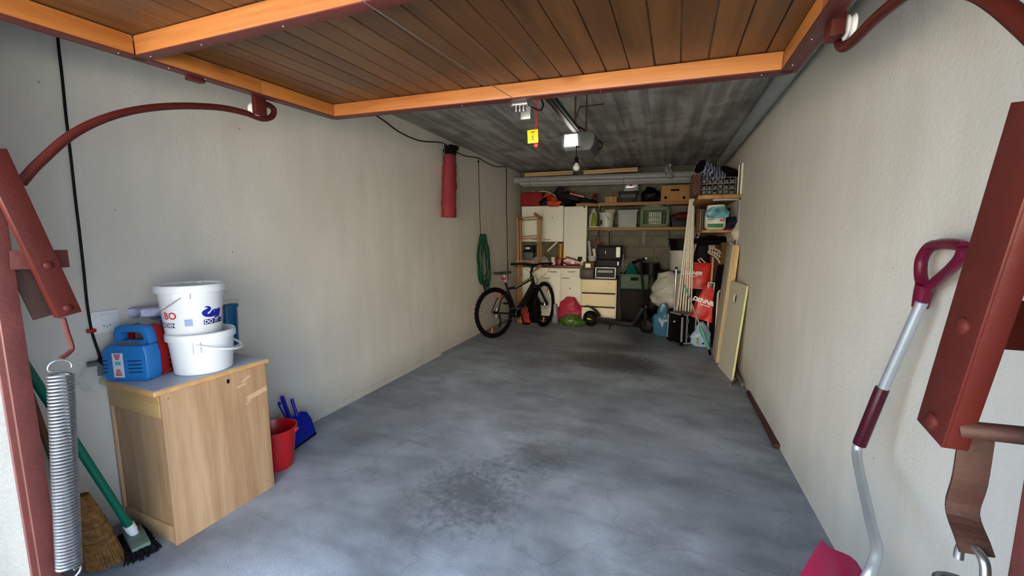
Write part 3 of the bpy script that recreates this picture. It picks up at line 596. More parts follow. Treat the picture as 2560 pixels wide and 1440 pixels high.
# triangulate the outline before wrapping it round the bucket
bm = bmesh.new(); bvs = [bm.verts.new(((x - cx) * 0.00050, -(z - cz) * 0.00044 + (x - cx) * 0.00006 * -1, 0)) for x, z in eleph]; fc = bm.faces.new(bvs); bmesh.ops.triangulate(bm, faces=[fc]); bmesh.ops.subdivide_edges(bm, edges=bm.edges[:], cuts=2, use_grid_fill=True); bm.verts.index_update()
vf = ([v.co.copy() for v in bm.verts], [tuple(v.index for v in f.verts) for f in bm.faces]); bm.free()
b = MB(); flat(b, vf, wrap(0.66, 0.124)); el = part('elephant_emblem', b, M_bprint, b2)
b = MB(); flat(b, ([(0.006, 0.0), (0.011, -0.001), (0.010, 0.003), (0.007, 0.007)], [(0, 1, 2, 3)]), wrap(0.66, 0.126, 0.0016)); part('eye', b, M_wprint, el)
b = MB(); flat(b, text_mesh('BO', 0.050, 0.0010), wrap(-0.80, 0.118)); part('name_letters', b, M_rprint, b2)
b = MB(); flat(b, strip(0.11, 0.024, 16), wrap(-1.08, 0.070)); lab = part('slogan_band', b, M_navy, b2)
b = MB(); flat(b, text_mesh('GARDEN', 0.026, 0.0007), wrap(-1.03, 0.0695, 0.0014)); part('slogan_letters', b, M_wprint, lab)
b = MB(); flat(b, strip(0.034, 0.036, 6), wrap(-0.17, 0.082)); lab = part('small_label', b, mat('pale_blue_print', (160, 178, 220), 0.4), b2)
b = MB()
for i in range(5): flat(b, ([(p[0], p[1] + 0.014 - i * 0.007) for p in strip(0.030, 0.0022, 6)[0]], strip(0.030, 0.0022, 6)[1]), wrap(-0.17, 0.082, 0.0014))
part('small_label_lines', b, mat('mid_blue_print', (84, 112, 176), 0.4), lab)
# --- teal canister with handle behind the buckets
tcn = AZ(583, 868, ZT); t_ = thing('canister', 'tall teal plastic canister with clear handle behind the buckets', 'canister', tcn + Vector((-0.085, 0.03, 0)))
M_teal = mat('teal_plastic', (14, 92, 138), 0.25, 0, 0.06, 10, coat=0.3)
b = MB(); b.lathe([(0.001, 0), (0.05, 0), (0.056, 0.004), (0.062, 0.25), (0.001, 0.25)], 28, caps=False)
for i in range(14): a = 2 * PI * i / 14; b.tube([(0.056 * math.cos(a), 0.056 * math.sin(a), 0.02), (0.062 * math.cos(a), 0.062 * math.sin(a), 0.245)], 0.002, 5)
part('body', b, M_teal, t_)
b = MB(); b.lathe([(0.064, 0.25), (0.072, 0.252), (0.073, 0.268), (0.066, 0.275), (0.06, 0.276), (0.03, 0.282), (0.001, 0.283)], 28, caps=False); part('lid', b, M_teal, t_)
b = MB(); b.tube([(0.05, -0.05, 0.27), (0.05, -0.05, 0.30), (0.05, 0.05, 0.30), (0.05, 0.05, 0.27)], 0.0025, 6); part('handle', b, mat('clear_grey', (190, 196, 204), 0.3), t_)
# --- folded towel behind the charger
tw = AZ(380, 800, 1.03)
b = MB(); nx, ny = 28, 14
def towel(c, L, D, th, rot, seed):
    M_ = Matrix.Translation(c) @ Matrix.Rotation(rot, 4, 'Z'); vs = []; fs = []
    for j in range(ny + 1):
        v = j / ny * 2 * PI
        for i in range(nx + 1):
            u = i / nx - 0.5; ct, st = math.cos(v), math.sin(v); ex = abs(ct) ** 0.35 * (1 if ct > 0 else -1); ez = abs(st) ** 0.6 * (1 if st > 0 else -1)
            wv = 0.006 * noise.noise(Vector((u * 9 + seed, ex * 2, ez))) + 0.003 * noise.noise(Vector((u * 30, ex * 5, seed)))
            vs.append((u * L, ex * D / 2, ez * th / 2 + wv + 0.02 * (u * u)))
    for j in range(ny):
        for i in range(nx): a = j * (nx + 1) + i; fs.append((a, a + 1, a + nx + 2, a + nx + 1))
    return b.add(vs, fs, M_)
towel(Vector((-2.57, 1.37, ZT + 0.31)), 0.28, 0.12, 0.05, math.radians(88), 1); towel(Vector((-2.56, 1.42, ZT + 0.28)), 0.22, 0.12, 0.035, math.radians(90), 4)
M_towel = mat('lilac_white_towel', (196, 196, 222), 0.95, 0, 0.12, 40, 0.5, 120)
bxs = MB(); bxs.box((-2.632, 1.37, ZT), (-2.52, 1.53, ZT + 0.262))
single('storage_box', bxs, mat('grey_tin', (110, 112, 120), 0.5, 0.3), 'grey box under the folded towel behind the charger', 'box', bevel=0.004)
single('folded_towel', b, M_towel, 'folded lilac white towel behind the blue charger', 'towel')
# --- socket, cable and plug
so = AX(262, 803, XL); sk = thing('wall_socket', 'white wall socket with rocker switch on the left wall', 'socket', so)
b = MB(); b.box((0, -0.055, -0.055), (0.010, 0.055, 0.055)); part('cover_plate', b, M_white, sk, bevel=0.003)
b = MB(); b.box((0.009, -0.043, -0.038), (0.014, 0.043, 0.038)); part('insert', b, M_white, sk, bevel=0.003)
b = MB(); b.box((0.013, -0.018, 0.004), (0.019, 0.020, 0.034)); part('rocker_switch', b, M_white, sk, bevel=0.003)
b = MB(); b.prism([(-0.02, -0.02), (-0.01, -0.034), (0.01, -0.034), (0.024, -0.02), (0.010, -0.006), (-0.01, -0.006)], 0, 0.0165, Matrix.Translation((0, 0, 0)) @ Matrix.Rotation(PI / 2, 4, 'Z').inverted()); ol = part('outlet', b, M_white, sk)
b = MB()
for y, z in ((-0.012, -0.02), (0.0, -0.026), (0.012, -0.02)): b.ball((0.0168, y, z), (0.0012, 0.0028, 0.0028), 8, 5)
part('outlet_holes', b, M_black, ol)
XC = XL + 0.012
cp = [AX(143, 60, XC), AX(146, 110, XC), AX(155, 190, XC), AX(165, 290, XC), AX(178, 400, XC), AX(189, 500, XC), AX(200, 590, XC), AX(210, 680, XC), AX(218, 760, XC), AX(230, 830, XC), AX(246, 880, XC + 0.01), AX(252, 905, XC + 0.02)]
wc = thing('power_cable', 'black power cable hanging down the left wall by the socket', 'cable', cp[-1])
b = MB(); b.tube(spline(cp, 5), 0.0055, 8); part('cable', b, M_black, wc, world=True)
b = MB(); c = AX(228, 827, XC + 0.004); b.box(c + Vector((-0.008, -0.016, -0.009)), c + Vector((0.012, 0.016, 0.009))); part('red_clip', b, mat('red_tape', (168, 26, 28), 0.4), wc, world=True, bevel=0.003)
b = MB(); c = AX(256, 912, XC + 0.03); b.tube([c + Vector((0, 0, 0.035)), c, c + Vector((0, 0.0, -0.05))], [0.014, 0.02, 0.022], 10); b.tube([c + Vector((-0.01, -0.05, 0.015)), c + Vector((0, 0.02, 0.01))], 0.014, 10); part('connector', b, M_black, wc, world=True)
M_film = mat('clear_film', (226, 230, 232), 0.18, 0, 0.02, 5, alpha=0.15)
b = MB(); b.sack(AX(236, 962, XL + 0.06) + Vector((0, 0, -0.02)), 0.07, 0.09, 0.12, 3, 0.8, 0.5, freq=22); single('plastic_wrap', b, M_film, 'clear plastic wrap round the cable plug beside the charger', 'plastic wrap')

# ================================================================== floor things on the left
M_green = mat('green_paint', (10, 98, 76), 0.35, 0, 0.06, 8)
# green mop leaning into the corner
base = Vector((-2.30, 0.985, 0.0)); hb = AZ(330, 1325, 0.07); ht = AX(35, 870, -2.30)
mp = thing('scrubbing_broom', 'green handled scrubbing broom with black bristle head beside the cabinet', 'broom', hb * 1)
M_pad = mat('grey_green_plastic', (104, 122, 110), 0.5, 0, 0.2, 20)
hd = (AZ(368, 1390, 0.04) - AZ(322, 1310, 0.04)); hd.z = 0; hd.normalize(); hn = Vector((-hd.y, hd.x, 0))
hc = (AZ(368, 1392, 0.04) + AZ(318, 1315, 0.04)) / 2
Mh = Matrix((hd, hn, Vector((0, 0, 1)))).transposed().to_4x4(); Mh.translation = Vector((hc.x, hc.y, 0.0)) 
b = MB(); b.prism([(-0.10, 0.045), (0.10, 0.045), (0.095, 0.062), (-0.02, 0.072), (-0.09, 0.066)], -0.034, 0.034, Mh); part('head_block', b, M_pad, mp, world=True, bevel=0.004)
b = MB(); rr = random.Random(3)
for i in range(420):
    x, y = rr.uniform(-0.105, 0.105), rr.uniform(-0.045, 0.045); p = Mh @ Vector((x, y, 0.048)); q = Mh @ Vector((x * 1.14 + rr.uniform(-.012, .012), y * 1.35 + rr.uniform(-.012, .012), rr.uniform(0.0, 0.008))); b.tube([p, q], [0.005, 0.004], 4)
o = part('bristles', b, mat('black_bristle', (18, 19, 24), 0.9, 0, 0.3, 50), mp, world=True); o['kind'] = 'stuff'
sk_ = Mh @ Vector((-0.02, 0, 0.06)); hdv = (ht - sk_).normalized()
b = MB(); b.tube([sk_, sk_ + hdv * 0.04], [0.018, 0.017], 14); b.tube([sk_ + hdv * 0.035, sk_ + hdv * 0.075], [0.021, 0.021], 14); part('white_collar', b, M_white, mp, world=True)
b = MB(); b.tube([sk_ + hdv * 0.06, sk_ + hdv * 0.16, sk_ + hdv * 1.30], [0.017, 0.0155, 0.0155], 14); part('handle', b, M_green, mp, world=True)
# natural bristle broom
nb = AZ(262, 1405, 0.02)
br = thing('straw_broom', 'straw hand broom standing between the coil spring and the green broom', 'broom', nb)
top_ = AX(205, 1238, -2.36); axis = (nb - top_); 
M_straw = mat('straw', (116, 80, 40), 0.85, 0, 0.45, 45)
b = MB(); rr = random.Random(5); s1 = Vector((1, 0.4, 0)).normalized(); s2 = Vector((-0.4, 1, 0)).normalized(); core = MB()
for i in range(1100):
    a = rr.uniform(0, 2 * PI); k_ = math.sqrt(rr.random()); u, v = math.cos(a) * k_, math.sin(a) * k_
    P = [top_ + s1 * u * 0.022 + s2 * v * 0.02, top_ + axis * 0.35 + s1 * u * 0.050 + s2 * v * 0.040, top_ + axis * 0.75 + s1 * u * 0.066 + s2 * v * 0.055, top_ + axis * rr.uniform(0.94, 1.02) + s1 * u * 0.078 + s2 * v * 0.062]
    P[3].z = max(P[3].z, 0.003); b.tube(P, [0.0028, 0.0026, 0.0022, 0.0014], 3, caps=False)
o = part('bristles', b, M_straw, br, world=True); o['kind'] = 'stuff'
core.tube([top_, top_ + axis * 0.35, top_ + axis * 0.75, top_ + axis * 0.90], [0.012, 0.036, 0.046, 0.050], 14); part('core', core, M_straw, br, world=True)
for f, r in ((0.36, 0.05), (0.42, 0.0535), (0.62, 0.062)):
    b = MB(); b.tube([top_ + axis * f + s1 * r * 1.0 * math.cos(t) + s2 * r * 0.84 * math.sin(t) for t in [2 * PI * i / 20 for i in range(20)]], 0.0016, 5, closed=True)
    part('binding', b, mat('dark_twine', (96, 60, 34), 0.8), br, world=True)
# brown broomstick in the corner
p, q = AX(98, 1050, -2.55), AX(150, 1200, -2.50)
d = (q - p).normalized(); t0 = p - d * 0.5; 
b = MB(); e = q + d * (q.z / -d.z) * 0.995 if d.z < 0 else q; b.tube([p - d * 0.75, e], 0.0125, 12); single('wooden_stick', b, mat('brown_stick', (104, 68, 46), 0.6, 0, 0.15, 10), 'brown wooden stick leaning in the dark behind the coil spring', 'stick')
# red bucket, blue dustpan with brush
rb = AZ(698, 1187, 0.0) + Vector((-0.11, 0.075, 0)); t = thing('red_bucket', 'round red plastic bucket on the floor behind the beech cabinet', 'bucket', Vector((rb.x, rb.y, 0)))
M_rb = mat('red_plastic', (176, 18, 28), 0.32, 0, 0.05, 8)
b = MB(); b.lathe([(0.001, 0), (0.092, 0), (0.098, 0.005), (0.128, 0.258), (0.134, 0.260), (0.135, 0.268), (0.128, 0.270), (0.124, 0.262), (0.095, 0.012), (0.001, 0.010)], 44, caps=False); part('body', b, M_rb, t)
a = tocam(rb) + 1.15
b = MB(); b.box((0.128, -0.014, 0.235), (0.142, 0.014, 0.262), Matrix.Rotation(a, 4, 'Z')); b.box((0.128, -0.014, 0.235), (0.142, 0.014, 0.262), Matrix.Rotation(a + PI, 4, 'Z')); part('lug', b, M_rb, t)
b = MB(); pts = [(0.142 * math.cos(a + PI * i / 20), 0.142 * math.sin(a + PI * i / 20), 0.25 - 0.055 * math.sin(PI * i / 20)) for i in range(21)]; b.tube(pts, 0.002, 6); part('wire_handle', b, M_steel, t)
M_db = mat('royal_blue_plastic', (14, 26, 148), 0.3, 0, 0.05, 8)
# dustpan: pan stands upright, open edge on the floor along the wall
A, B_ = AZ(790, 1085, 0.0), AZ(742, 1120, 0.0); A.x = max(A.x, XL + 0.03)
Bp = A + (B_ - A).normalized() * 0.24
t = thing('dustpan', 'royal blue dustpan leaning on the left wall behind the red bucket', 'dustpan', A)
ud = (Bp - A).normalized(); nrm = Vector((-ud.y, ud.x, 0)); nrm = nrm if nrm.x < 0 else -nrm
upv = (Vector((0, 0, 1)) + nrm * 0.28).normalized(); fn = ud.cross(upv)
if fn.x < 0: fn = -fn
Md = Matrix((ud, -fn, upv)).transposed().to_4x4(); Md.translation = A + Vector((0, 0, 0.002))
b = MB(); prof = [(0.0, 0.0), (0.24, 0.0), (0.238, 0.13), (0.215, 0.19), (0.17, 0.215), (0.07, 0.215), (0.025, 0.19), (0.002, 0.13)]
b.prism(prof, -0.004, 0.0, Md)
for i in range(1, 7):
    (x0, z0), (x1, z1) = prof[i], prof[i + 1] if i < 7 else prof[0]; b.beam(Md @ Vector((x0, 0.02 * 1, z0)), Md @ Vector((x1, 0.02, z1)), 0.045 * (0.3 + 0.7 * min(1, (z0 + z1) / 0.4)), 0.003, Md.to_3x3() @ Vector((0, 1, 0)))
part('pan', b, M_db, t, world=True, bevel=0.0)
b = MB(); b.tube([Md @ Vector((0.12, 0.0, 0.20)), Md @ Vector((0.115, 0.005, 0.26)), Md @ Vector((0.112, 0.008, 0.335))], [0.013, 0.011, 0.012], 10); part('handle', b, M_db, t, world=True)
b = MB(); b.box((0.0, -0.006, -0.002), (0.24, 0.004, 0.012), Md); part('rubber_lip', b, M_rubber, t, world=True)
t = thing('hand_brush', 'royal blue hand brush with hooked handle clipped on the dustpan', 'brush', AX(712, 1040, -2.48))
P = [AX(728, 1060, -2.50), AX(712, 1030, -2.50), AX(698, 1002, -2.50), AX(700, 993, -2.50)]
b = MB(); b.tube(spline([AX(735, 1075, -2.49), AX(722, 1040, -2.50), AX(708, 1000, -2.51), AX(705, 992, -2.51)], 4), [0.014] * 12 + [0.012], 10); part('handle', b, M_db, t, world=True)
b = MB(); b.tube(spline([AX(718, 1050, -2.46), AX(702, 1022, -2.46), AX(696, 1010, -2.46), AX(698, 1006, -2.46), AX(702, 1010, -2.46)], 4), 0.006, 8); part('hook', b, M_db, t, world=True)
# ================================================================== ceiling: door opener, bulb, pull cord, pipes
mo = thing('door_opener', 'grey motor unit of the door opener with its lamp lit', 'door opener', AY(1442, 352, 3.52))
c = AY(1442, 352, 3.52)
M_dkp = mat('dark_rail', (44, 46, 48), 0.7)
M_grey = mat('dark_grey_plastic', (72, 76, 80), 0.4, 0, 0.05, 8)
b = MB(); w2, zt, zb = 0.155, c.z + 0.075, c.z - 0.085
fp = [(-w2, zt - 0.03), (-w2 + 0.03, zt), (w2 - 0.03, zt), (w2, zt - 0.03), (w2 - 0.01, zb + 0.045), (w2 - 0.045, zb), (-w2 + 0.06, zb), (-w2 + 0.012, zb + 0.045)]
M_ = Matrix.Translation((c.x, c.y, 0)); b.prism(fp, 0, 0.34, M_); part('housing', b, M_grey, mo, world=True, bevel=0.012, seg=3)
b = MB(); l0, l1 = AY(1411, 338, c.y - 0.005), AY(1444, 364, c.y - 0.005)
b.prism([(l0.x, l1.z), (l1.x, l1.z), (l1.x - 0.006, l0.z), (l0.x + 0.004, l0.z)], c.y - 0.012, c.y + 0.002); part('lamp_window', b, mat('lamp_lit', (255, 255, 255), 0.4, 0, 0, 5, emit=(255, 250, 240), es=2.2), mo, world=True, bevel=0.002)
b = MB(); b.box((c.x - 0.07, c.y - 0.004, zb + 0.008), (c.x + 0.05, c.y + 0.01, zb + 0.03)); part('lower_panel', b, M_grey, mo, world=True, bevel=0.004)
b = MB()
for dx in (-0.05, 0.05): b.box((c.x + dx - 0.008, c.y + 0.15, zt - 0.005), (c.x + dx + 0.008, c.y + 0.154, ZC)); b.tube([(c.x + dx, c.y + 0.09, zt + 0.02), (c.x + dx, c.y + 0.12, zt + 0.02)], 0.008)
part('hanger', b, M_rust, mo, world=True)['kind'] = 'stuff'
zr = zt - 0.01
b = MB(); b.box((c.x - 0.030, 0.68, zr), (c.x + 0.006, c.y + 0.02, zr + 0.035)); rl = part('rail', b, M_black, mo, world=True, bevel=0.003)
b = MB(); b.box((c.x + 0.008, 0.68, zr + 0.006), (c.x + 0.028, c.y, zr + 0.034)); part('rail_flange', b, M_dkp, mo, world=True, bevel=0.002)
b = MB(); b.box((c.x - 0.045, 0.66, zr + 0.0), (c.x + 0.045, 0.69, zr + 0.05)); part('front_bracket', b, M_steel, mo, world=True)
hk = thing('pull_cord', 'red emergency pull cord with yellow tag and red handle', 'pull cord', AY(1341, 360, 2.42))
cx_ = AY(1341, 350, 2.42)
b = MB(); b.tube([(cx_.x, 2.42, zr), (cx_.x, 2.42, cx_.z)], 0.0022, 6); b.tube([(cx_.x - 0.004, 2.422, zr), (cx_.x - 0.003, 2.42, cx_.z + 0.01)], 0.0022, 6); part('cord', b, mat('red_cord', (176, 36, 36), 0.6), hk, world=True)
b = MB(); g = AY(1340, 361, 2.415); b.box(g + Vector((-0.012, -0.010, -0.014)), g + Vector((0.014, 0.010, 0.014))); b.box(g + Vector((-0.004, -0.008, -0.02)), g + Vector((0.010, 0.008, -0.012))); part('grip', b, M_rb, hk, world=True, bevel=0.004)
g0, g1 = AY(1318, 326, 2.40), AY(1346, 356, 2.40)
b = MB(); b.prism([(g0.x, g0.z), (g1.x - 0.004, g0.z + 0.002), (g1.x, g1.z), (g0.x + 0.004, g1.z - 0.002)], 2.40, 2.4025); tg = part('tag', b, mat('yellow_card', (240, 206, 20), 0.45, 0, 0.02), hk, world=True, bevel=0.001)
b = MB(); ux = (g1.x - g0.x)
for x0, z0, x1, z1 in ((0.35, 0.85, 0.65, 0.85), (0.35, 0.78, 0.6, 0.78), (0.5, 0.6, 0.5, 0.35), (0.38, 0.5, 0.5, 0.42), (0.5, 0.35, 0.62, 0.22), (0.36, 0.24, 0.5, 0.24)):
    b.beam((g0.x + ux * x0, 2.3992, g1.z + (g0.z - g1.z) * z0), (g0.x + ux * x1, 2.3992, g1.z + (g0.z - g1.z) * z1), 0.0025, 0.001, (0.5, 0, 0.5))
part('tag_print', b, M_black, tg, world=True)
b = MB(); b.tube(spline([AY(1312, 262, 2.15), AY(1330, 268, 2.3), AY(1350, 276, 2.5), AY(1358, 262, 2.55), AY(1352, 245, 2.6)], 6), 0.005, 8); single('latch_cable', b, M_black, 'short black cable looping from the door latch to the opener rail', 'cable')
b = MB(); b.tube(spline([AY(1446, 316, 3.6), AY(1465, 328, 3.7), AY(1482, 346, 3.75), AY(1500, 352, 3.75), AY(1507, 364, 3.75), AY(1500, 372, 3.75), AY(1490, 368, 3.75), AY(1484, 358, 3.75)], 6), 0.006, 8); mc = thing('mains_lead', 'black lead with white plug connector behind the opener motor', 'cable', AY(1484, 352, 3.75)); part('lead', b, M_black, mc, world=True)
b = MB(); b.tube([AY(1477, 342, 3.74), AY(1484, 360, 3.74)], 0.017, 10); part('white_connector', b, M_white, mc, world=True, bevel=0.002)
bl = thing('bare_bulb', 'bare pearl bulb hanging in a black holder below the opener', 'light bulb', AY(1441, 428, 3.42))
b = MB(); k0 = AY(1441, 366, 3.42); k1 = AY(1441, 392, 3.42); b.tube([k0, k1], 0.003, 6); b.tube([k0 + Vector((0, 0.07, 0.012)), k0], 0.008, 8); part('flex', b, M_black, bl, world=True)
k2 = AY(1441, 408, 3.42); b = MB(); b.tube([k1, k1 + (k2 - k1) * 0.15, k2], [0.010, 0.016, 0.017], 16); part('holder', b, M_black, bl, world=True)
kc = AY(1441, 418, 3.42); b = MB(); b.lathe([(0.012, 0.038), (0.015, 0.025), (0.026, 0.010), (0.030, -0.004), (0.026, -0.018), (0.014, -0.029), (0.001, -0.032)], 24, tuple(kc), caps=False); part('glass', b, mat('pearl_glass', (176, 180, 176), 0.12, 0, 0.02, coat=0.4), bl, world=True)
b = MB(); P = [AZ(1437, 312, ZC - 0.01), AZ(1441, 290, ZC - 0.01), AZ(1450, 267, ZC - 0.01), AZ(1511, 260, ZC - 0.01)]; b.tube([P[0] + Vector((0, 0, -0.08)), P[0], P[1], P[2], P[3]], 0.005, 6); single('wire_hook', b, M_rust, 'bent rusty wire set in the concrete ceiling above the motor', 'wire')
b = MB(); P0 = AZ(1440, 296, ZC); b.tube([P0, P0 + Vector((0, 0.02, -0.06)), P0 + Vector((0.02, 0.03, -0.1)), P0 + Vector((0, 0.06, -0.12))], 0.005, 6)
# pipes
M_pvc = mat('grey_pvc_pipe', (150, 156, 158), 0.35, 0, 0.06, 5)
b = MB(); n_ = 0
b.tube([(0.755, 0.68, 2.645), (0.755, 3.2, 2.645), (0.755, 6.95, 2.645)], 0.058, 24); cp = single('drain_pipe', b, M_pvc, 'long grey drain pipe in the corner of ceiling and right wall', 'pipe')
def wpipe(p0, p1, d, r, label, grp='grey pipes stored along the back wall'):
    A = AW(p0[0], p0[1], d); B = AW(p1[0], p1[1], d); b = MB(); b.tube([A, B], r, 20, caps=False); b.tube([A + (B - A).normalized() * 0.002, A + (B - A).normalized() * 0.0022], r * 0.88, 20)
    return single('plastic_pipe', b, M_pvc, label, 'pipe', grp)
wpipe((1286, 452), (1752, 436), 0.40, 0.062, 'thick grey plastic pipe lying across the back, topmost')
wpipe((1300, 459), (1750, 446), 0.50, 0.034, 'middle grey plastic pipe just under the thick one')
wpipe((1306, 464), (1748, 452), 0.40, 0.026, 'thinnest grey plastic pipe, lowest of those across the back')
def hooks(px, py, d, lab_):
    A = AW(px, py, d); B = Vector(A) ; b = MB(); r_ = 0.075
    pts = [Vector((A.x, A.y, ZC)) - WN * 0.09, A + Vector((0, 0, -0.02)) - WN * 0.09, A + Vector((0, 0, -0.09)) - WN * 0.05, A + Vector((0, 0, -0.11)) + WN * 0.06, A + Vector((0, 0, -0.06)) + WN * 0.17, A + Vector((0, 0, 0.02)) + WN * 0.17]
    b.tube(spline(pts, 3), 0.004, 6); single('pipe_hanger', b, M_spring, lab_, 'hanger', 'pipe hangers at the back')
hooks(1330, 452, 0.40, 'steel pipe hanger near the left end of the grey pipes'); hooks(1560, 445, 0.40, 'steel pipe hanger in the middle of the grey pipes')
def slats(px0, py0, px1, py1, d, label):
    for k, (dz, dy) in enumerate(((0.0, 0.0), (0.034, 0.0))):
        A = AW(px0, py0, d) + Vector((0, 0, dz)); B = AW(px1, py1, d) + Vector((0, 0, dz)); b = MB(); b.beam(A, B, 0.028, 0.05, (0, 0, 1))
        single('pine_slat', b, M_pine, label[k], 'slat', 'pine slats on the grey pipe', bevel=0.002)
M_pine = wood('pale_pine', (214, 184, 132), (186, 150, 96), 'x', 0.6, 14, 9, 0.2, 0.0, 0.05)
M_pine_y = wood('pale_pine_y', (206, 172, 118), (176, 138, 84), 'y', 0.6, 14, 9, 0.2, 0.0, 0.05)
slats(1312, 440, 1433, 434, 0.42, ['lower pine slat of the pair left of the bulb, on the pipe', 'upper pine slat of the pair left of the bulb'])
slats(1459, 434, 1594, 426, 0.42, ['lower pine slat of the pair right of the bulb, on the pipe', 'upper pine slat of the pair right of the bulb'])

# ================================================================== hanging on the left wall
XW = XL + 0.01
pts = [AX(930, 282, XW), AX(960, 302, XW), AX(1000, 331, XW), AX(1050, 352, XW), AX(1100, 356, XW), AX(1118, 364, XW), AX(1140, 380, XW), AX(1165, 390, XW), AX(1196, 395, XW), AX(1215, 406, XW), AX(1240, 417, XW), AX(1260, 417, XW), AX(1266, 428, XW), AX(1266, 500, XW), AX(1268, 600, XW), AX(1270, 700, XW)]
b = MB(); b.tube(spline(pts, 5), 0.0065, 8); single('wall_cable', b, M_black, 'black cable sagging along the top of the left wall to the back corner', 'cable')
# long red bag hung from a nail
bt, bb = AX(1128, 372, XL + 0.10), AX(1122, 540, XL + 0.12)
rbag = thing('hanging_red_bag', 'long slim red fabric bag hanging on the left wall', 'bag', bb)
def hose_bag(mb, A, B, prof, seed, n=20, m=22, amp=0.1, flat_=0.75):
    A, B = Vector(A), Vector(B); d = B - A; vs = []; fs = []
    for i in range(m + 1):
        t = i / m; r = prof(t)
        for j in range(n):
            an = 2 * PI * j / n; q = Vector((math.cos(an) * 1.6 + seed, math.sin(an) * 1.6, t * 7)); k = 1 + amp * (noise.turbulence(q, 3, True) - 0.4) * 2
            vs.append(A + d * t + Vector((math.cos(an) * r * k * flat_, math.sin(an) * r * k, 0)))
    for i in range(m):
        for j in range(n): fs.append((i * n + j, i * n + (j + 1) % n, (i + 1) * n + (j + 1) % n, (i + 1) * n + j))
    fs.append(tuple(range(n))[::-1]); fs.append(tuple(m * n + j for j in range(n))); return mb.add(vs, fs)
a0 = AX(1124, 388, XL + 0.11); a1 = AX(1122, 543, XL + 0.12)
b = MB(); hose_bag(b, a0, a1, lambda t: 0.094 + 0.012 * math.sin(t * 3) + 0.018 * t ** 3, 2, amp=0.10); part('body', b, mat('red_nylon', (140, 48, 58), 0.6, 0, 0.12, 9, 0.25, 30), rbag, world=True)
b = MB(); hose_bag(b, AX(1130, 366, XL + 0.10), a0, lambda t: 0.112 - 0.03 * t, 5, m=8, amp=0.32); part('black_collar', b, mat('black_bin_liner', (20, 20, 21), 0.28, 0, 0.1, 10), rbag, world=True)
b = MB(); b.tube([AX(1108, 352, XL), AX(1110, 366, XL + 0.05), AX(1112, 388, XL + 0.1)], 0.003, 5); part('string', b, mat('pale_string', (190, 180, 160), 0.8), rbag, world=True)
# green hose coil on a long string
hz = thing('garden_hose', 'coiled green garden hose hanging on the left wall by the bicycle', 'hose', AX(1206, 730, XL + 0.06))
top = AX(1202, 586, XL + 0.05)
rr = random.Random(11); b = MB()
for k in range(8):
    wx = rr.uniform(0.16, 0.26); lo = AX(1204, rr.uniform(690, 732), XL + 0.05).z; x = XL + 0.025 + k * 0.012; yc = top.y + 0.10 + rr.uniform(-0.03, 0.03); hgt = top.z - lo
    pts = []
    for i in range(36):
        t = 2 * PI * i / 36; zz = math.cos(t); yy = math.sin(t) * (0.35 + 0.65 * (1 - (zz + 1) / 2) ** 0.5) ; pts.append((x + 0.01 * math.sin(3 * t + k), yc - 0.06 * (zz + 1) / 2 + yy * wx * (1 - 0.25 * (zz > 0.6)), lo + hgt * (zz + 1) / 2))
    b.tube(pts, 0.0105, 7, closed=True)
part('coils', b, mat('green_hose', (26, 72, 48), 0.35, 0, 0.12, 10), hz, world=True)
e0 = AX(1219, 655, XL + 0.12); b = MB(); b.tube([e0 + Vector((0, 0, 0.05)), e0, e0 + Vector((0, 0, -0.12))], [0.016, 0.019, 0.015], 10); part('hose_connector', b, mat('green_connector', (16, 74, 50), 0.4), hz, world=True)
b = MB(); b.tube([AX(1196, 394, XL + 0.01), AX(1198, 480, XL + 0.02), AX(1201, 590, XL + 0.05)], 0.0045, 6); b.ball(AX(1196, 404, XL + 0.01), 0.014); part('hanging_cord', b, M_black, hz, world=True)

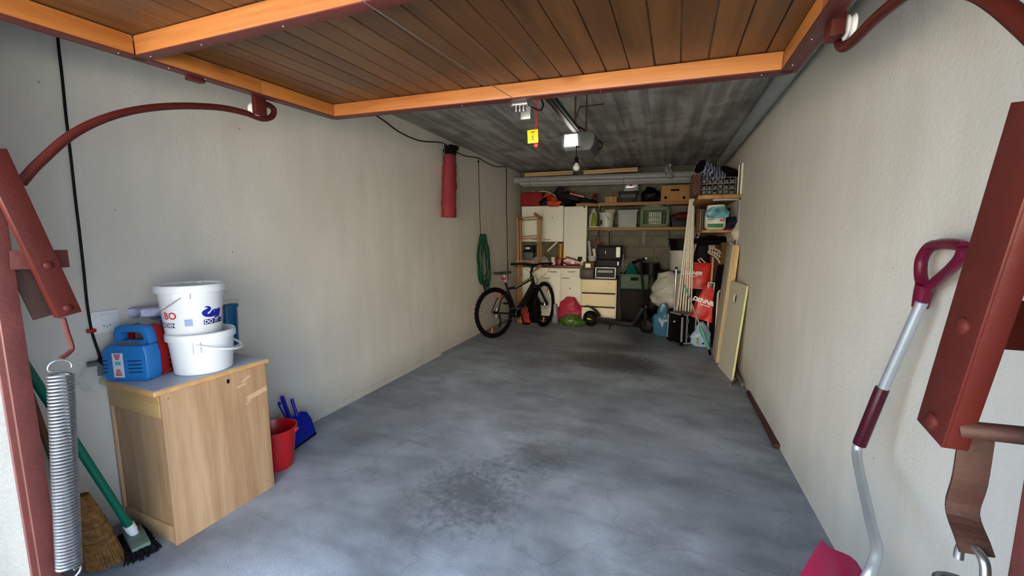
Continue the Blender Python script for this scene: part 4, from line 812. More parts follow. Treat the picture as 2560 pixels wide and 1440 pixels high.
# ================================================================== mountain bike
A = AZ(1239, 844, 0)
fw = Vector((math.cos(math.radians(65)), math.sin(math.radians(65)), 0)); kx = 1.04; WX = 1.10; lean = 0.05
sd = Vector((-fw.y, fw.x, 0)); up = (Vector((0, 0, 1)) + sd * lean).normalized(); sd = up.cross(fw)
MBk = Matrix((fw * kx, sd * kx, up * kx)).transposed().to_4x4(); MBk.translation = A
bikeM = Matrix((fw, sd, up)).transposed().to_4x4(); bikeM.translation = A
bike = thing('mountain_bike', 'black electric mountain bike parked by the bench cupboard', 'bicycle', M=bikeM)
def BP(name, mb, m, par=None, **kw):
    mb.v = [p * kx for p in mb.v]; return part(name, mb, m, par or bike, **kw)
M_fr = mat('black_frame', (20, 21, 22), 0.3, 0.2, 0.1, 8); WR = 0.37
def wheel(cx_, ang):
    M_ = Matrix.Translation((cx_, 0, WR)) @ Matrix.Rotation(ang, 4, 'Z')
    def pt(r, a, y=0): return M_ @ Vector((r * math.cos(a), y, r * math.sin(a)))
    b = MB(); b.tube([pt(WR - 0.027, 2 * PI * i / 56) for i in range(56)], 0.027, 10, closed=True); ty = BP('tyre', b, M_rubber)
    b = MB(); rr = 0
    for i in range(72):
        a = 2 * PI * i / 72; o = 0.012 if i % 2 else -0.012; c = pt(WR - 0.002, a, o); b.ball(c, (0.008, 0.008, 0.008), 5, 3)
    k = BP('tread_knobs', b, M_rubber, ty); k['kind'] = 'stuff'
    b = MB(); b.tube([pt(WR - 0.058, 2 * PI * i / 56) for i in range(56)], 0.010, 8, closed=True); BP('rim', b, M_black)
    b = MB()
    for i in range(32):
        a = 2 * PI * i / 32; s = 0.022 if i % 2 else -0.022; b.tube([pt(0.02, a + (0.5 if (i // 2) % 2 else -0.5), s), pt(WR - 0.062, a, 0)], 0.0013, 4)
    o = BP('spokes', b, mat('dark_spoke', (60, 62, 64), 0.5, 0.5)); o['kind'] = 'stuff'
    b = MB(); b.tube([pt(0, 0, -0.06), pt(0, 0, -0.035), pt(0, 0, 0.035), pt(0, 0, 0.06)], [0.012, 0.026, 0.026, 0.012], 14); BP('hub', b, M_black)
    b = MB(); b.tube([pt(0.075, 2 * PI * i / 28, -0.04) for i in range(28)], 0.009, 4, closed=True, flat=0.15)
    for i in range(6): b.tube([pt(0.02, 2 * PI * i / 6, -0.04), pt(0.07, 2 * PI * i / 6 + 0.4, -0.04)], 0.003, 4)
    BP('disc_brake', b, M_steel)
    for a in (-1.9, 1.2):
        b = MB(); c = pt(WR - 0.12, a, -0.022); b.beam(pt(WR - 0.15, a, -0.022), pt(WR - 0.075, a, -0.022), 0.028, 0.006, (1, 0, 0)); BP('reflector', b, mat('orange_reflector', (230, 120, 20), 0.2, 0, 0.05, coat=0.5), bevel=0.002)
wheel(0, 0); ST = math.radians(15); wheel(WX, ST)
bbk = (0.44, 0, 0.31); seat = (0.24, 0, 0.80); hd0 = (0.86, 0, 0.70); hd1 = (0.815, 0, 0.85)
b = MB(); b.tube([bbk, seat], 0.019, 12); b.tube([(0.28, 0, 0.70), (0.45, 0, 0.70), (0.82, 0, 0.815)], [0.018, 0.021, 0.026], 12); b.tube([hd0, hd1], 0.03, 14)
for s in (-1, 1): b.tube([(0, s * 0.065, WR), (0.40, s * 0.045, 0.30)], 0.013, 8); b.tube([(0, s * 0.065, WR), (0.10, s * 0.05, 0.56), (0.27, s * 0.025, 0.66)], 0.010, 8)
BP('frame', b, M_fr)
b = MB(); b.tube([(0.47, 0, 0.33), (0.70, 0, 0.53), (0.85, 0, 0.73)], [0.048, 0.050, 0.038], 14); BP('battery_tube', b, M_fr)
b = MB(); b.tube([(0.42, 0, 0.70), (0.81, 0, 0.823)], 0.006, 6); b.v = [p + Vector((0.0, -0.021, 0.006)) for p in b.v]; BP('green_stripe', b, mat('lime_stripe', (180, 206, 96), 0.35))
b = MB(); b.ball((0.45, 0, 0.30), (0.085, 0.06, 0.075), 16, 10); BP('motor', b, M_black)
b = MB(); b.tube([seat, (0.215, 0, 0.92)], 0.0145, 10); BP('seat_post', b, M_alu)
b = MB(); b.prism([(-0.14, -0.075), (-0.12, 0.075), (-0.03, 0.05), (0.14, 0.018), (0.15, 0), (0.14, -0.018), (-0.03, -0.05)], -0.02, 0.02, Matrix.Translation((0.21, 0, 0.94)) @ Matrix.Rotation(PI / 2, 4, 'X')); BP('saddle', b, mat('saddle_black_white', (58, 60, 60), 0.5, 0, 0.9, 14), bevel=0.012, seg=3)
b = MB(); b.box((0.175, -0.02, 0.84), (0.225, 0.02, 0.87)); BP('tail_light', b, M_rb, bevel=0.004)
# steering group, turned
TS = Matrix.Translation((0.86, 0, 0)) @ Matrix.Rotation(ST, 4, 'Z') @ Matrix.Translation((-0.86, 0, 0))
wxc = Vector((WX, 0, WR))
b = MB(); cr = TS @ Vector((0.89, 0, 0.69))
b.tube([TS @ Vector((0.86, 0, 0.71)), cr], 0.028, 12); cs, sn = math.cos(ST), math.sin(ST); ax_ = Vector((-sn, cs, 0))
b.tube([cr + ax_ * -0.07, cr + ax_ * 0.07], 0.022, 10)
for s in (-1, 1): b.tube([cr + ax_ * s * 0.065 + Vector((0, 0, 0.01)), cr * 0.5 + wxc * 0.5 + ax_ * s * 0.062, wxc + ax_ * s * 0.06], [0.020, 0.021, 0.019], 10)
BP('fork', b, M_fr)
b = MB(); s0 = Vector((0.80, 0, 0.91)); s1 = TS @ Vector((0.86, 0, 1.02)); b.tube([Vector(hd1), s0, s1], 0.018, 10); BP('stem', b, M_black)
b = MB(); bw_ = [s1 + ax_ * t * 0.37 + Vector((-0.05 * t * t, 0, 0.03 * min(1, abs(t) * 2.5))) for t in (-1, -0.6, -0.3, 0, 0.3, 0.6, 1)]; b.tube(bw_, 0.0145, 10); hb_ = BP('handlebar', b, M_black)
for s in (0, -1):
    b = MB(); b.tube([bw_[s], bw_[s] * 0.62 + bw_[1 if s == 0 else -2] * 0.38], 0.019, 10); BP('grip', b, M_rubber, hb_)
    b = MB(); q = bw_[s] * 0.5 + bw_[1 if s == 0 else -2] * 0.5; o = Vector((0.05, 0, -0.04)); b.tube([q, q + o, q + o + (bw_[s] - q) * 0.8], 0.006, 6); BP('brake_lever', b, M_black, hb_)
b = MB(); b.box(s1 + Vector((-0.02, -0.035, 0.01)), s1 + Vector((0.03, 0.035, 0.03))); BP('display', b, M_black, hb_, bevel=0.004)
b = MB()
for k_, y0 in enumerate((-0.16, 0.12, 0.2)): b.tube(spline([s1 + ax_ * y0, s1 + ax_ * y0 * 1.2 + Vector((0.13, 0, -0.06)), s1 + Vector((0.10, 0, -0.25)), Vector((0.83, 0.02 * k_, 0.66))], 5), 0.0028, 5)
BP('brake_cables', b, M_black)
b = MB(); ca = [Vector((0.45 + 0.09 * math.cos(2 * PI * i / 30), -0.075, 0.30 + 0.09 * math.sin(2 * PI * i / 30))) for i in range(30)]; b.tube(ca, 0.006, 5, closed=True); BP('chainring', b, M_steel)
for s, a in ((-1, -1.2), (1, 1.94)):
    b = MB(); e = Vector((0.45 + 0.165 * math.cos(a), s * 0.10, 0.30 + 0.165 * math.sin(a))); b.tube([Vector((0.45, s * 0.085, 0.30)), e], 0.012, 8); cr_ = BP('crank', b, M_black)
    b = MB(); b.box(e + Vector((-0.045, min(0, s * 0.09), -0.01)), e + Vector((0.045, max(0, s * 0.09), 0.01))); BP('pedal', b, M_black, cr_, bevel=0.004)
b = MB(); b.tube([Vector((0.02, -0.08, WR - 0.02)), Vector((0.04, -0.085, WR - 0.12)), Vector((0.0, -0.085, WR - 0.2))], 0.014, 6); BP('derailleur', b, M_black)
b = MB(); b.tube([(0.44, 0.04, 0.27), (0.36, 0.12, 0.12), (0.31, 0.19, 0.012), (0.36, 0.24, 0.012)], 0.010, 8); BP('kickstand', b, M_alu)
b = MB(); b.tube([(0.40, -0.075, 0.22), (0.01, -0.06, 0.30)], 0.004, 5); b.tube([(0.44, -0.075, 0.39), (0.01, -0.06, 0.42)], 0.004, 5); BP('chain', b, M_steel)
# ================================================================== the back of the garage
class FR:
    """frame on a plane parallel to the back wall: local x along it, y into it, z up"""
    def __init__(s, x0, y0, x1, y1, d, z0=None):
        P = AW(x0, y1, d); Q = AW(x1, y1, d); T = AW(x0, y0, d)
        s.w = (Q - P).dot(WU); s.z = P.z if z0 is None else z0; s.h = T.z - s.z
        s.M = Matrix.Translation((P.x, P.y, s.z)) @ Matrix.Rotation(BETA, 4, 'Z')
    def pt(s, px, py, d=0.0):
        # local point of the pixel on the front plane shifted d into the wall
        Mi = s.M.inverted(); o = Mi @ O3; r = Mi.to_3x3() @ ray(px, py); return o + r * ((d - o.y) / r.y)
def T_(name, f, label, cat, group=None): return thing(name, label, cat, M=f.M, group=group)
M_cup = mat('cream_cupboard', (226, 226, 216), 0.5, 0, 0.04, 3); M_cupe = mat('cupboard_edge', (214, 204, 180), 0.5, 0, 0.05, 6)
M_hand = mat('brown_handle', (112, 76, 56), 0.45); M_mark = mat('removed_sticker', (150, 144, 128), 0.7, 0, 0.2, 30)
M_wtop = mat('red_worktop', (112, 34, 40), 0.35, 0, 0.1, 6)
M_shelf = wood('shelf_board', (156, 114, 66), (122, 84, 44), 'x', 0.55, 14, 7, 0.2, 0, 0.04)
M_shelfy = wood('shelf_board_deep', (176, 128, 76), (140, 98, 54), 'y', 0.55, 14, 7, 0.2, 0, 0.04)
M_card = mat('cardboard', (164, 124, 80), 0.8, 0, 0.07, 5); M_card2 = mat('dark_cardboard', (96, 68, 48), 0.8, 0, 0.1, 5)
M_film2 = mat('cloudy_film', (206, 208, 204), 0.25, 0, 0.05, 8, alpha=0.5)
M_blk = mat('black_cloth', (9, 9, 10), 0.9, 0, 0.2, 12); M_bag = mat('black_bag_film', (8, 8, 9), 0.4, 0, 0.2, 8)
M_dk = mat('charcoal_plastic', (32, 33, 36), 0.45, 0, 0.08, 8); M_gy = mat('grey_crate_plastic', (150, 156, 158), 0.5, 0, 0.05, 6)
def recess_panel(par, nm, x0, z0, x1, z1, y=-0.018, m=None): return part(nm, MB().box((x0 + 0.0015, y, z0 + 0.0015), (x1 - 0.0015, -0.0005, z1 - 0.0015)), m or M_cup, par, bevel=0.002)
# base cupboard
f = FR(1299, 668, 1453, 804, 0.52, 0.0); W_, H_ = f.w, f.h
t = T_('base_cupboard', f, 'cream base cupboard with two drawers and two doors at the back', 'cupboard')
part('carcass', MB().box((0, 0, 0.10), (W_, 0.5, H_)).box((W_ - 0.02, 0, 0), (W_, 0.5, 0.12)), M_cup, t, bevel=0.002)
part('toe_kick', MB().box((0, 0.05, 0), (W_ - 0.02, 0.07, 0.10)), M_black, t)
xa = f.pt(1355, 680).x; xm = f.pt(1401.5, 680).x; zd = f.pt(1400, 690).z
for x0, x1, hx, hx2 in ((0.0, xa, None, None), (xa, xm, 1383, 1367), (xm, W_, 1429, 1414)):
    dw = recess_panel(t, 'drawer', x0, zd, x1, H_ - 0.005); dd = recess_panel(t, 'door', x0, 0.11, x1, zd)
    if hx is None: continue
    for par, cx_, cz in ((dw, hx, 679), (dd, hx2, 695)):
        p = f.pt(cx_, cz); b = MB(); b.tube([(p.x - 0.065, -0.02, p.z), (p.x - 0.06, -0.038, p.z), (p.x + 0.06, -0.038, p.z), (p.x + 0.065, -0.02, p.z)], 0.006, 6); part('handle', b, M_hand, par)
    p = f.pt((hx + hx2) / 2 + 4, 722); b = MB(); b.prism([(p.x - 0.02, p.z + 0.01), (p.x - 0.005, p.z + 0.03), (p.x + 0.02, p.z + 0.012), (p.x + 0.005, p.z - 0.012)], -0.0190, -0.0182); part('sticker_mark', b, M_mark, dd)
f = FR(1345, 661, 1456, 668, 0.55); f.z = H_
wt = T_('red_worktop', f, 'dark red worktop lying on the cream base cupboard', 'worktop'); f2 = FR(1345, 661, 1456, 668, 0.55)
part('board', MB().box((0, -0.0, 0.0), (f.w, 0.54, 0.035)), M_wtop, wt, bevel=0.004)
ZB = WM[wt].translation.z + 0.035
# wall cupboards
f = FR(1305, 516.5, 1408, 604, 0.36); t = T_('wall_cupboard', f, 'cream two-door wall cupboard behind the wooden rack', 'cupboard')
part('carcass', MB().box((0, 0, 0), (f.w, 0.34, f.h)), M_cup, t, bevel=0.002); xm = f.pt(1356.5, 560).x
for x0, x1, hx, mx in ((0, xm, 1340, None), (xm, f.w, 1368, 1381)):
    dd = recess_panel(t, 'door', x0, 0.0, x1, f.h); p = f.pt(hx, 599); b = MB(); b.tube([(p.x - 0.065, -0.02, p.z), (p.x - 0.06, -0.038, p.z), (p.x + 0.06, -0.038, p.z), (p.x + 0.065, -0.02, p.z)], 0.006, 6); part('handle', b, M_hand, dd)
    if mx: p = f.pt(mx, 545); b = MB(); b.prism([(p.x - 0.025, p.z - 0.015), (p.x + 0.02, p.z + 0.025), (p.x + 0.018, p.z - 0.005)], -0.0190, -0.0182); part('sticker_mark', b, M_mark, dd)
f = FR(1408.5, 517, 1465, 664, 0.37); t = T_('tall_cupboard', f, 'cream tall single-door cupboard standing on the red worktop', 'cupboard')
part('carcass', MB().box((0, 0, 0), (f.w, 0.34, f.h)), M_cup, t, bevel=0.002); dd = recess_panel(t, 'door', 0, 0, f.w, f.h)
p = f.pt(1434, 546); b = MB(); b.prism([(p.x - 0.02, p.z + 0.018), (p.x, p.z - 0.018), (p.x + 0.02, p.z + 0.015), (p.x, p.z - 0.005)], -0.0190, -0.0182); part('sticker_mark', b, M_mark, dd)
p = f.pt(1461, 518); b = MB(); b.ball((p.x, -0.02, p.z), 0.014, 10, 6); part('lock', b, M_black, dd)
# shelves on the back wall
def shelf(x0, y0, x1, y1, d, dep, label, hh=None):
    f = FR(x0, y0, x1, y1, d); t = T_('wall_shelf', f, label, 'shelf', 'shelves at the back'); part('board', MB().box((0, 0, 0), (f.w, dep, f.h)), M_shelf, t, bevel=0.002)
    for fx in (0.2, 0.75):
        b = MB(); x = f.w * fx; b.tube([(x, dep, -0.30), (x, dep, -0.003), (x, 0.05, -0.003)], 0.008, 6); b.tube([(x, dep, -0.25), (x, 0.12, -0.004)], 0.006, 6); part('bracket', b, M_spring, t)
    return f, t
fU, tU = shelf(1440, 508.5, 1752, 516, 0.40, 0.38, 'long upper brown shelf on the block wall, carrying the cardboard box')
fL, tL = shelf(1468, 569, 1752, 576, 0.40, 0.38, 'long lower brown shelf on the block wall, carrying both crates')
ZU = fU.z + fU.h; ZLo = fL.z + fL.h
def cardbox(x0, y0, x1, y1, d, dep, z0, label, holes=True, m=None, rz=0):
    f = FR(x0, y0, x1, y1, d, z0); t = T_('cardboard_box', f, label, 'box'); m = m or M_card
    part('body', MB().box((0, 0, 0), (f.w, dep, f.h * 0.985)), m, t, bevel=0.003)
    b = MB(); b.box((0, 0, f.h * 0.985), (f.w / 2 - 0.002, dep, f.h * 0.985 + 0.004)); b.box((f.w / 2 + 0.002, 0, f.h * 0.985), (f.w, dep, f.h * 0.985 + 0.004)); part('flaps', b, m, t)
    return f, t
f, t = cardbox(1652, 464, 1724, 508, 0.385, 0.34, ZU, 'large brown cardboard box with a hand slot on the upper shelf')
p = f.pt(1687.5, 475); b = MB(); b.beam((p.x - 0.065, -0.0012, p.z), (p.x + 0.065, -0.0012, p.z), 0.032, 0.002, (0, 0, 1)); part('hand_slot', b, mat('box_dark_slot', (34, 22, 14), 0.9), t)
for px in (1664, 1710):
    p = f.pt(px, 494); b = MB(); b.lathe([(0.024, 0), (0.024, 0.002)], 18, (0, 0, 0), Matrix.Translation((p.x, 0.0008, p.z)) @ Matrix.Rotation(PI / 2, 4, 'X')); part('air_hole', b, MATS['box_dark_slot'], t)
p = f.pt(1687, 467.5); b = MB(); b.box((p.x - 0.05, -0.001, p.z - 0.004), (p.x + 0.05, 0.0002, p.z + 0.004)); part('faint_print', b, mat('faint_print', (132, 96, 60), 0.8), t)
f, t = cardbox(1512, 492, 1542, 508, 0.385, 0.2, ZU, 'small brown cardboard box left of the pet carrier')
p = f.pt(1527, 500); b = MB(); b.box((p.x - 0.006, -0.001, 0.01), (p.x + 0.006, 0.0002, f.h)); part('tape', b, mat('shiny_tape', (206, 180, 140), 0.2), t)
# pet carrier
f = FR(1546, 455, 1594, 508, 0.385, ZU); t = T_('pet_carrier', f, 'charcoal slotted pet carrier with grey and red lid on the upper shelf', 'pet carrier'); w_, h_ = f.w, f.h; zm = h_ * 0.50
b = MB(); b.prism([(0.035, 0), (w_ - 0.035, 0), (w_, zm), (0, zm)], 0, 0.28); part('tray', b, M_dk, t, bevel=0.012)
part('rim', MB().box((-0.012, -0.012, zm - 0.02), (w_ + 0.012, 0.29, zm + 0.015)), M_dk, t, bevel=0.006)
b = MB(); b.prism([(0.06, zm), (w_ + 0.01, zm), (w_ + 0.005, h_ * 0.86), (w_ - 0.03, h_), (0.13, h_), (0.10, h_ * 0.9)], 0.01, 0.26); part('lid', b, mat('grey_lid', (112, 116, 122), 0.3, 0, 0.08, 8), t, bevel=0.015)
b = MB(); b.prism([(0.11, h_ * 0.70), (w_ - 0.01, h_ * 0.72), (w_ - 0.015, h_ * 0.90), (0.13, h_ * 0.90)], 0.0, 0.012); part('lid_highlight_panel', b, mat('painted_highlight', (190, 194, 200), 0.25, 0.4), t, bevel=0.003)  # pale silver plate: the lid's highlight put into its colour
b = MB(); b.box((w_ * 0.55, -0.012, h_ * 0.76), (w_ * 0.70, 0.015, h_ * 0.95)); part('handle', b, mat('wine_red_plastic', (116, 26, 40), 0.4), t, bevel=0.006)
b = MB()
for i in range(9): x = 0.05 + (w_ - 0.1) * i / 8; b.box((x - 0.0045, -0.002, zm * 0.45), (x + 0.0045, 0.004, zm * 0.78))
o = part('slots', b, mat('slot_light', (150, 152, 150), 0.6), t); o['kind'] = 'stuff'
b = MB(); f = FR(1604, 470, 1650, 508, 0.38, ZU); b.sack((f.w / 2, 0.14, 0), f.w * 0.9, 0.2, f.h * 1.05, 7, 0.5, 0.45, freq=12); b.v = [f.M @ v for v in b.v]; single('black_bag', b, M_bag, 'crumpled black bin bag on the upper shelf beside the cardboard box', 'bag')
# red case, orange bag, black bag, board with wheels
ZCUP = WM[tU].translation.z * 0 + FR(1305, 516.5, 1408, 604, 0.36).z + FR(1305, 516.5, 1408, 604, 0.36).h
f = FR(1301, 481, 1356, 516, 0.37, ZCUP); b = MB().box((0, 0, 0), (f.w, 0.30, f.h)); b.v = [f.M @ v for v in b.v]; single('red_case', b, mat('dark_red_fabric', (134, 16, 20), 0.6, 0, 0.08, 7, 0.2, 40), 'dark red soft case on top of the wall cupboard', 'case', bevel=0.03, seg=4)
b = MB()
for (px, py, w1, h1, sd_) in ((1371, 516, 0.24, 0.22, 3), (1384, 517, 0.20, 0.19, 8)):
    p = AW(px, py, 0.30 if sd_ == 3 else 0.42); b2_ = MB(); b2_.sack((p.x, p.y, ZCUP if sd_ == 3 else ZCUP - 0.02), w1, 0.16, h1 * (1 if sd_ == 3 else 0.85), sd_, 0.55, 0.35, freq=13)
    single('orange_bag', b2_, mat('orange_red_bag', (188, 62, 38), 0.5, 0, 0.15, 10, 0.2, 20), 'orange red plastic bag draped behind, next to the red case' if sd_ == 3 else 'orange red plastic bag bulging over the cupboard front edge', 'bag', 'orange bags')
for px, w1, h1, sd_, lb_ in ((1366, 0.22, 0.14, 2, 'small black bag between the red case and the orange bag'), (1412, 0.48, 0.26, 6, 'large black bin bag on the tall cupboard under the wheeled board')):
    p = AW(px, 514, 0.24 if sd_ == 6 else 0.37); b = MB(); b.sack((p.x, p.y, ZCUP + 0.004), w1, 0.22 if sd_ == 6 else 0.12, h1, sd_, 0.5, 0.3, freq=11); single('black_bag', b, M_bag, lb_, 'bag')
b = MB(); P = [AW(1332, 479, 0.3), AW(1340, 484, 0.3), AW(1355, 479, 0.3), AW(1375, 482, 0.3), AW(1391, 492, 0.3)]; sp_ = spline(P, 5)
for i in range(len(sp_) - 1): b.beam(sp_[i], sp_[i + 1] * 1.05 - sp_[i] * 0.05, 0.10, 0.012, WN)
single('white_sheet', b, mat('white_paper', (206, 204, 200), 0.7), 'white plastic sheet lying over the red case and orange bag', 'sheet')
sk8 = thing('kick_board', 'black folded kick scooter with coral stripe and red wheels lying on the bags', 'kick scooter', AW(1440, 500, 0.40))
A, B_ = AW(1395, 484, 0.42), AW(1494, 507, 0.42)
b = MB(); b.beam(A, A + (B_ - A) * 0.55, 0.10, 0.05, (0, 0, 1)); part('deck', b, M_black, sk8, world=True, bevel=0.01); b = MB(); b.tube([A + (B_ - A) * 0.5, B_], [0.035, 0.02], 10); part('steering_tube', b, M_black, sk8, world=True)
b = MB(); S0, S1 = AW(1424, 483.5, 0.46), AW(1459, 492.5, 0.46); b.beam(S0, S1, 0.022, 0.012, (0, 0, 1)); part('coral_stripe', b, mat('coral', (224, 84, 64), 0.4), sk8, world=True)
for px, py, r_ in ((1408, 474, 0.045), (1487, 491, 0.042)):
    c = AW(px, py, 0.42); Mx = Matrix.Translation(c) @ Matrix.Rotation(PI / 2, 4, 'X'); b = MB(); b.tube([Mx @ Vector((r_ * math.cos(2 * PI * i / 24), r_ * math.sin(2 * PI * i / 24), 0)) for i in range(24)], 0.012, 8, closed=True); wh = part('wheel', b, mat('red_wheel', (124, 26, 24), 0.4), sk8, world=True)
    b = MB(); b.lathe([(r_ - 0.01, -0.01), (r_ - 0.01, 0.01)], 16, (0, 0, 0), Mx); b.beam(c + Vector((-0.0, 0.02, 0)), AW(px - 8 + (0 if px > 1450 else 6), py + 12, 0.42), 0.035, 0.03, (1, 0, 0)); part('hub', b, M_black, wh, world=True)
b = MB(); c = AW(1395, 482, 0.42); b.prism([(-0.10, -0.02), (0.0, 0.09), (0.10, 0.10), (0.10, 0.02), (0.02, -0.03)], -0.03, 0.03, Matrix.Translation(c)); part('fork', b, M_black, sk8, world=True, bevel=0.006)
# lower shelf: spray bottle, steamer, bucket with rollers, grey box, green crate, dark bin
f = FR(1472, 520, 1493, 568, 0.385, ZLo); t = T_('steam_iron', f, 'white and olive green steam cleaner on the lower shelf beside the tall cupboard', 'steam cleaner')
b = MB(); b.sack((f.w * 0.45, 0.1, 0), f.w * 0.9, 0.16, f.h, 4, 0.35, 0.5, freq=10); part('white_body', b, mat('dirty_white', (184, 186, 180), 0.5, 0, 0.1, 12), t)
b = MB(); b.tube([(f.w * 0.62, 0.0, 0.03), (f.w * 0.65, 0.0, f.h * 0.35), (f.w * 0.5, 0.01, f.h * 0.75)], [0.05, 0.055, 0.018], 12); part('green_tank', b, mat('olive_green_plastic', (122, 138, 40), 0.25), t)
b = MB(); b.tube(spline([(0.0, 0.0, 0.02), (0.05, -0.03, 0.012), (0.15, -0.03, 0.012), (0.22, 0.0, 0.01)], 4), 0.008, 6); part('cord', b, M_cup, t)
f = FR(1496, 531, 1534, 569, 0.37, ZLo); c = (f.w / 2, 0.13, 0); r_ = f.w / 2; t = T_('paint_bucket', f, 'white paint bucket with rollers inside on the lower shelf', 'bucket')
b = MB(); b.lathe([(0.001, 0), (r_ * 0.88, 0), (r_, f.h), (r_ * 0.96, f.h), (r_ * 0.85, 0.01), (0.001, 0.01)], 28, c, caps=False); b.lathe([(r_, f.h - 0.02), (r_ + 0.008, f.h - 0.018), (r_ + 0.008, f.h), (r_, f.h)], 28, c, caps=False); part('body', b, mat('dull_white_plastic', (190, 194, 186), 0.4, 0, 0.05), t)
b = MB(); b.tube([(c[0] - 0.02, c[1] - r_ - 0.003, f.h * 0.85), (c[0] + 0.06, c[1] - r_ + 0.01, f.h * 0.5)], 0.004, 5); part('wire_handle', b, M_black, t)
b = MB(); b.beam((c[0] - r_ * 0.6, c[1] - r_ * 0.75, 0.05), (c[0] - r_ * 0.6, c[1] - r_ * 0.75, 0.13), 0.05, 0.006, (1, 0.2, 0)); part('dark_label', b, M_dk, t)
b = MB(); q0 = Vector((c[0] - 0.03, c[1], f.h + 0.02)); b.tube([q0, q0 + Vector((0.17, 0.0, -0.012 + 0.02))], 0.034, 16); b.v = [f.M @ v for v in b.v]; single('paint_roller', b, mat('roller_fleece', (176, 170, 150), 0.9), 'pale fleece paint roller lying across the white paint bucket', 'paint roller')
b = MB(); b.tube([(c[0] - 0.06, c[1], 0.1), (c[0] - 0.075, c[1] + 0.01, f.h + 0.1)], 0.012, 8); b.tube([(c[0] - 0.03, c[1], 0.1), (c[0] - 0.035, c[1], f.h + 0.07)], 0.014, 8); b.v = [f.M @ v for v in b.v]; b2_ = b
o = single('brush_handle', b, mat('olive_wood', (132, 128, 44), 0.5), 'olive yellow brush handles standing in the paint bucket', 'brush')
o['kind'] = 'thing'
def crate(name, f, dep, m, label, cat, nv, nh, rim=0.03, grp=None):
    t = T_(name, f, label, cat, grp); w_, h_ = f.w, f.h
    b = MB()
    for (a, c_) in (((0, 0, h_ - rim), (w_, 0.012, h_)), ((0, dep - 0.012, h_ - rim), (w_, dep, h_)), ((0, 0, h_ - rim), (0.012, dep, h_)), ((w_ - 0.012, 0, h_ - rim), (w_, dep, h_)), ((0, 0, 0), (w_, dep, 0.012)), ((0, 0, 0), (w_, 0.012, rim)), ((0, 0, 0), (rim, 0.016, h_)), ((w_ - rim, 0, 0), (w_, 0.016, h_)), ((0, dep - 0.012, 0), (w_, dep, rim)), ((0, 0, 0), (0.012, rim, h_)), ((w_ - 0.012, 0, 0), (w_, rim, h_))): b.box(a, c_)
    part('frame', b, m, t)
    b = MB()
    for i in range(1, nv): x = rim + (w_ - 2 * rim) * i / nv; b.box((x - 0.004, 0.003, 0), (x + 0.004, 0.009, h_)); b.box((x - 0.004, dep - 0.009, 0), (x + 0.004, dep - 0.003, h_))
    for i in range(1, nh): z = h_ * i / nh; b.box((0, 0.003, z - 0.004), (w_, 0.009, z + 0.004)); b.box((0.003, 0, z - 0.004), (0.009, dep, z + 0.004)); b.box((w_ - 0.009, 0, z - 0.004), (w_ - 0.003, dep, z + 0.004))
    for i in range(1, nv): y = dep * i / nv; b.box((0.003, y - 0.004, 0), (0.009, y + 0.004, h_)); b.box((w_ - 0.009, y - 0.004, 0), (w_ - 0.003, y + 0.004, h_))
    o = part('lattice', b, m, t); o['kind'] = 'stuff'; return t
M_gc = mat('grey_green_crate', (92, 112, 84), 0.5, 0, 0.06, 6)
f = FR(1599, 518, 1672, 573, 0.42, ZLo); f.h = f.h; t = crate('plastic_crate', f, 0.34, M_gc, 'grey green lattice crate on the lower shelf', 'crate', 10, 4, 0.05)
b = MB(); b.box((0.14, 0.03, 0.02), (f.w - 0.12, 0.28, f.h * 0.75)); b.v = [f.M @ v for v in b.v]; single('packed_items', b, mat('pale_packing', (168, 176, 164), 0.5, 0, 0.4, 30), 'pale packages inside the grey green lattice crate', 'package', bevel=0.01)
b = MB(); b.sack((f.w * 0.45, 0.16, 0), f.w * 0.55, 0.2, 0.07, 5, 0.5, 0.4, freq=12); Mt = f.M @ Matrix.Translation((0.0, 0.0, f.h * 0.98)); b.v = [Mt @ v for v in b.v]; single('film_bag', b, M_film2, 'clear film bag spilling from the top of the green lattice crate', 'plastic bag')
f = FR(1544, 525, 1592, 570, 0.40, ZLo); t = T_('storage_box', f, 'light grey plastic storage box on the lower shelf left of the green crate', 'box'); w_, h_ = f.w, f.h
b = MB(); b.prism([(0.012, 0), (w_ - 0.012, 0), (w_, h_), (0, h_)], 0, 0.30); part('body', b, M_gy, t, bevel=0.006)
part('front_panel', MB().box((0.055, -0.006, 0.02), (w_ - 0.055, 0.0, h_ * 0.78)), M_gy, t, bevel=0.003); part('rim', MB().box((-0.01, -0.012, h_ - 0.03), (w_ + 0.01, 0.31, h_)), M_gy, t, bevel=0.004)
for x in (0.02, w_ - 0.035): part('rib', MB().box((x, -0.010, 0.0), (x + 0.015, 0.0, h_ - 0.03)), M_gy, t, bevel=0.002)
part('lid', MB().box((-0.02, -0.01, h_ + 0.004), (w_ + 0.02, 0.31, h_ + 0.022)), M_dk, t, bevel=0.004)
f = FR(1676, 545, 1724, 572, 0.36, ZLo); b = MB(); b.prism([(0.03, 0), (f.w + 0.1, 0), (f.w + 0.12, f.h), (0.1, f.h * 0.85), (0.0, f.h * 1.25)], 0, 0.28); b.v = [f.M @ v for v in b.v]; single('storage_bin', b, M_dk, 'dark grey open storage bin at the right of the green crate', 'bin', bevel=0.008)
f = FR(1682, 541, 1745, 548, 0.30); b = MB(); b.sack((f.w / 2, 0.1, 0), f.w, 0.2, 0.12, 9, 0.4, 0.4, freq=9); b.v = [f.M @ v for v in b.v]; single('red_cloth', b, mat('maroon_cloth', (96, 22, 24), 0.8, 0, 0.15, 9), 'maroon cloth lying in the dark grey storage bin', 'cloth')
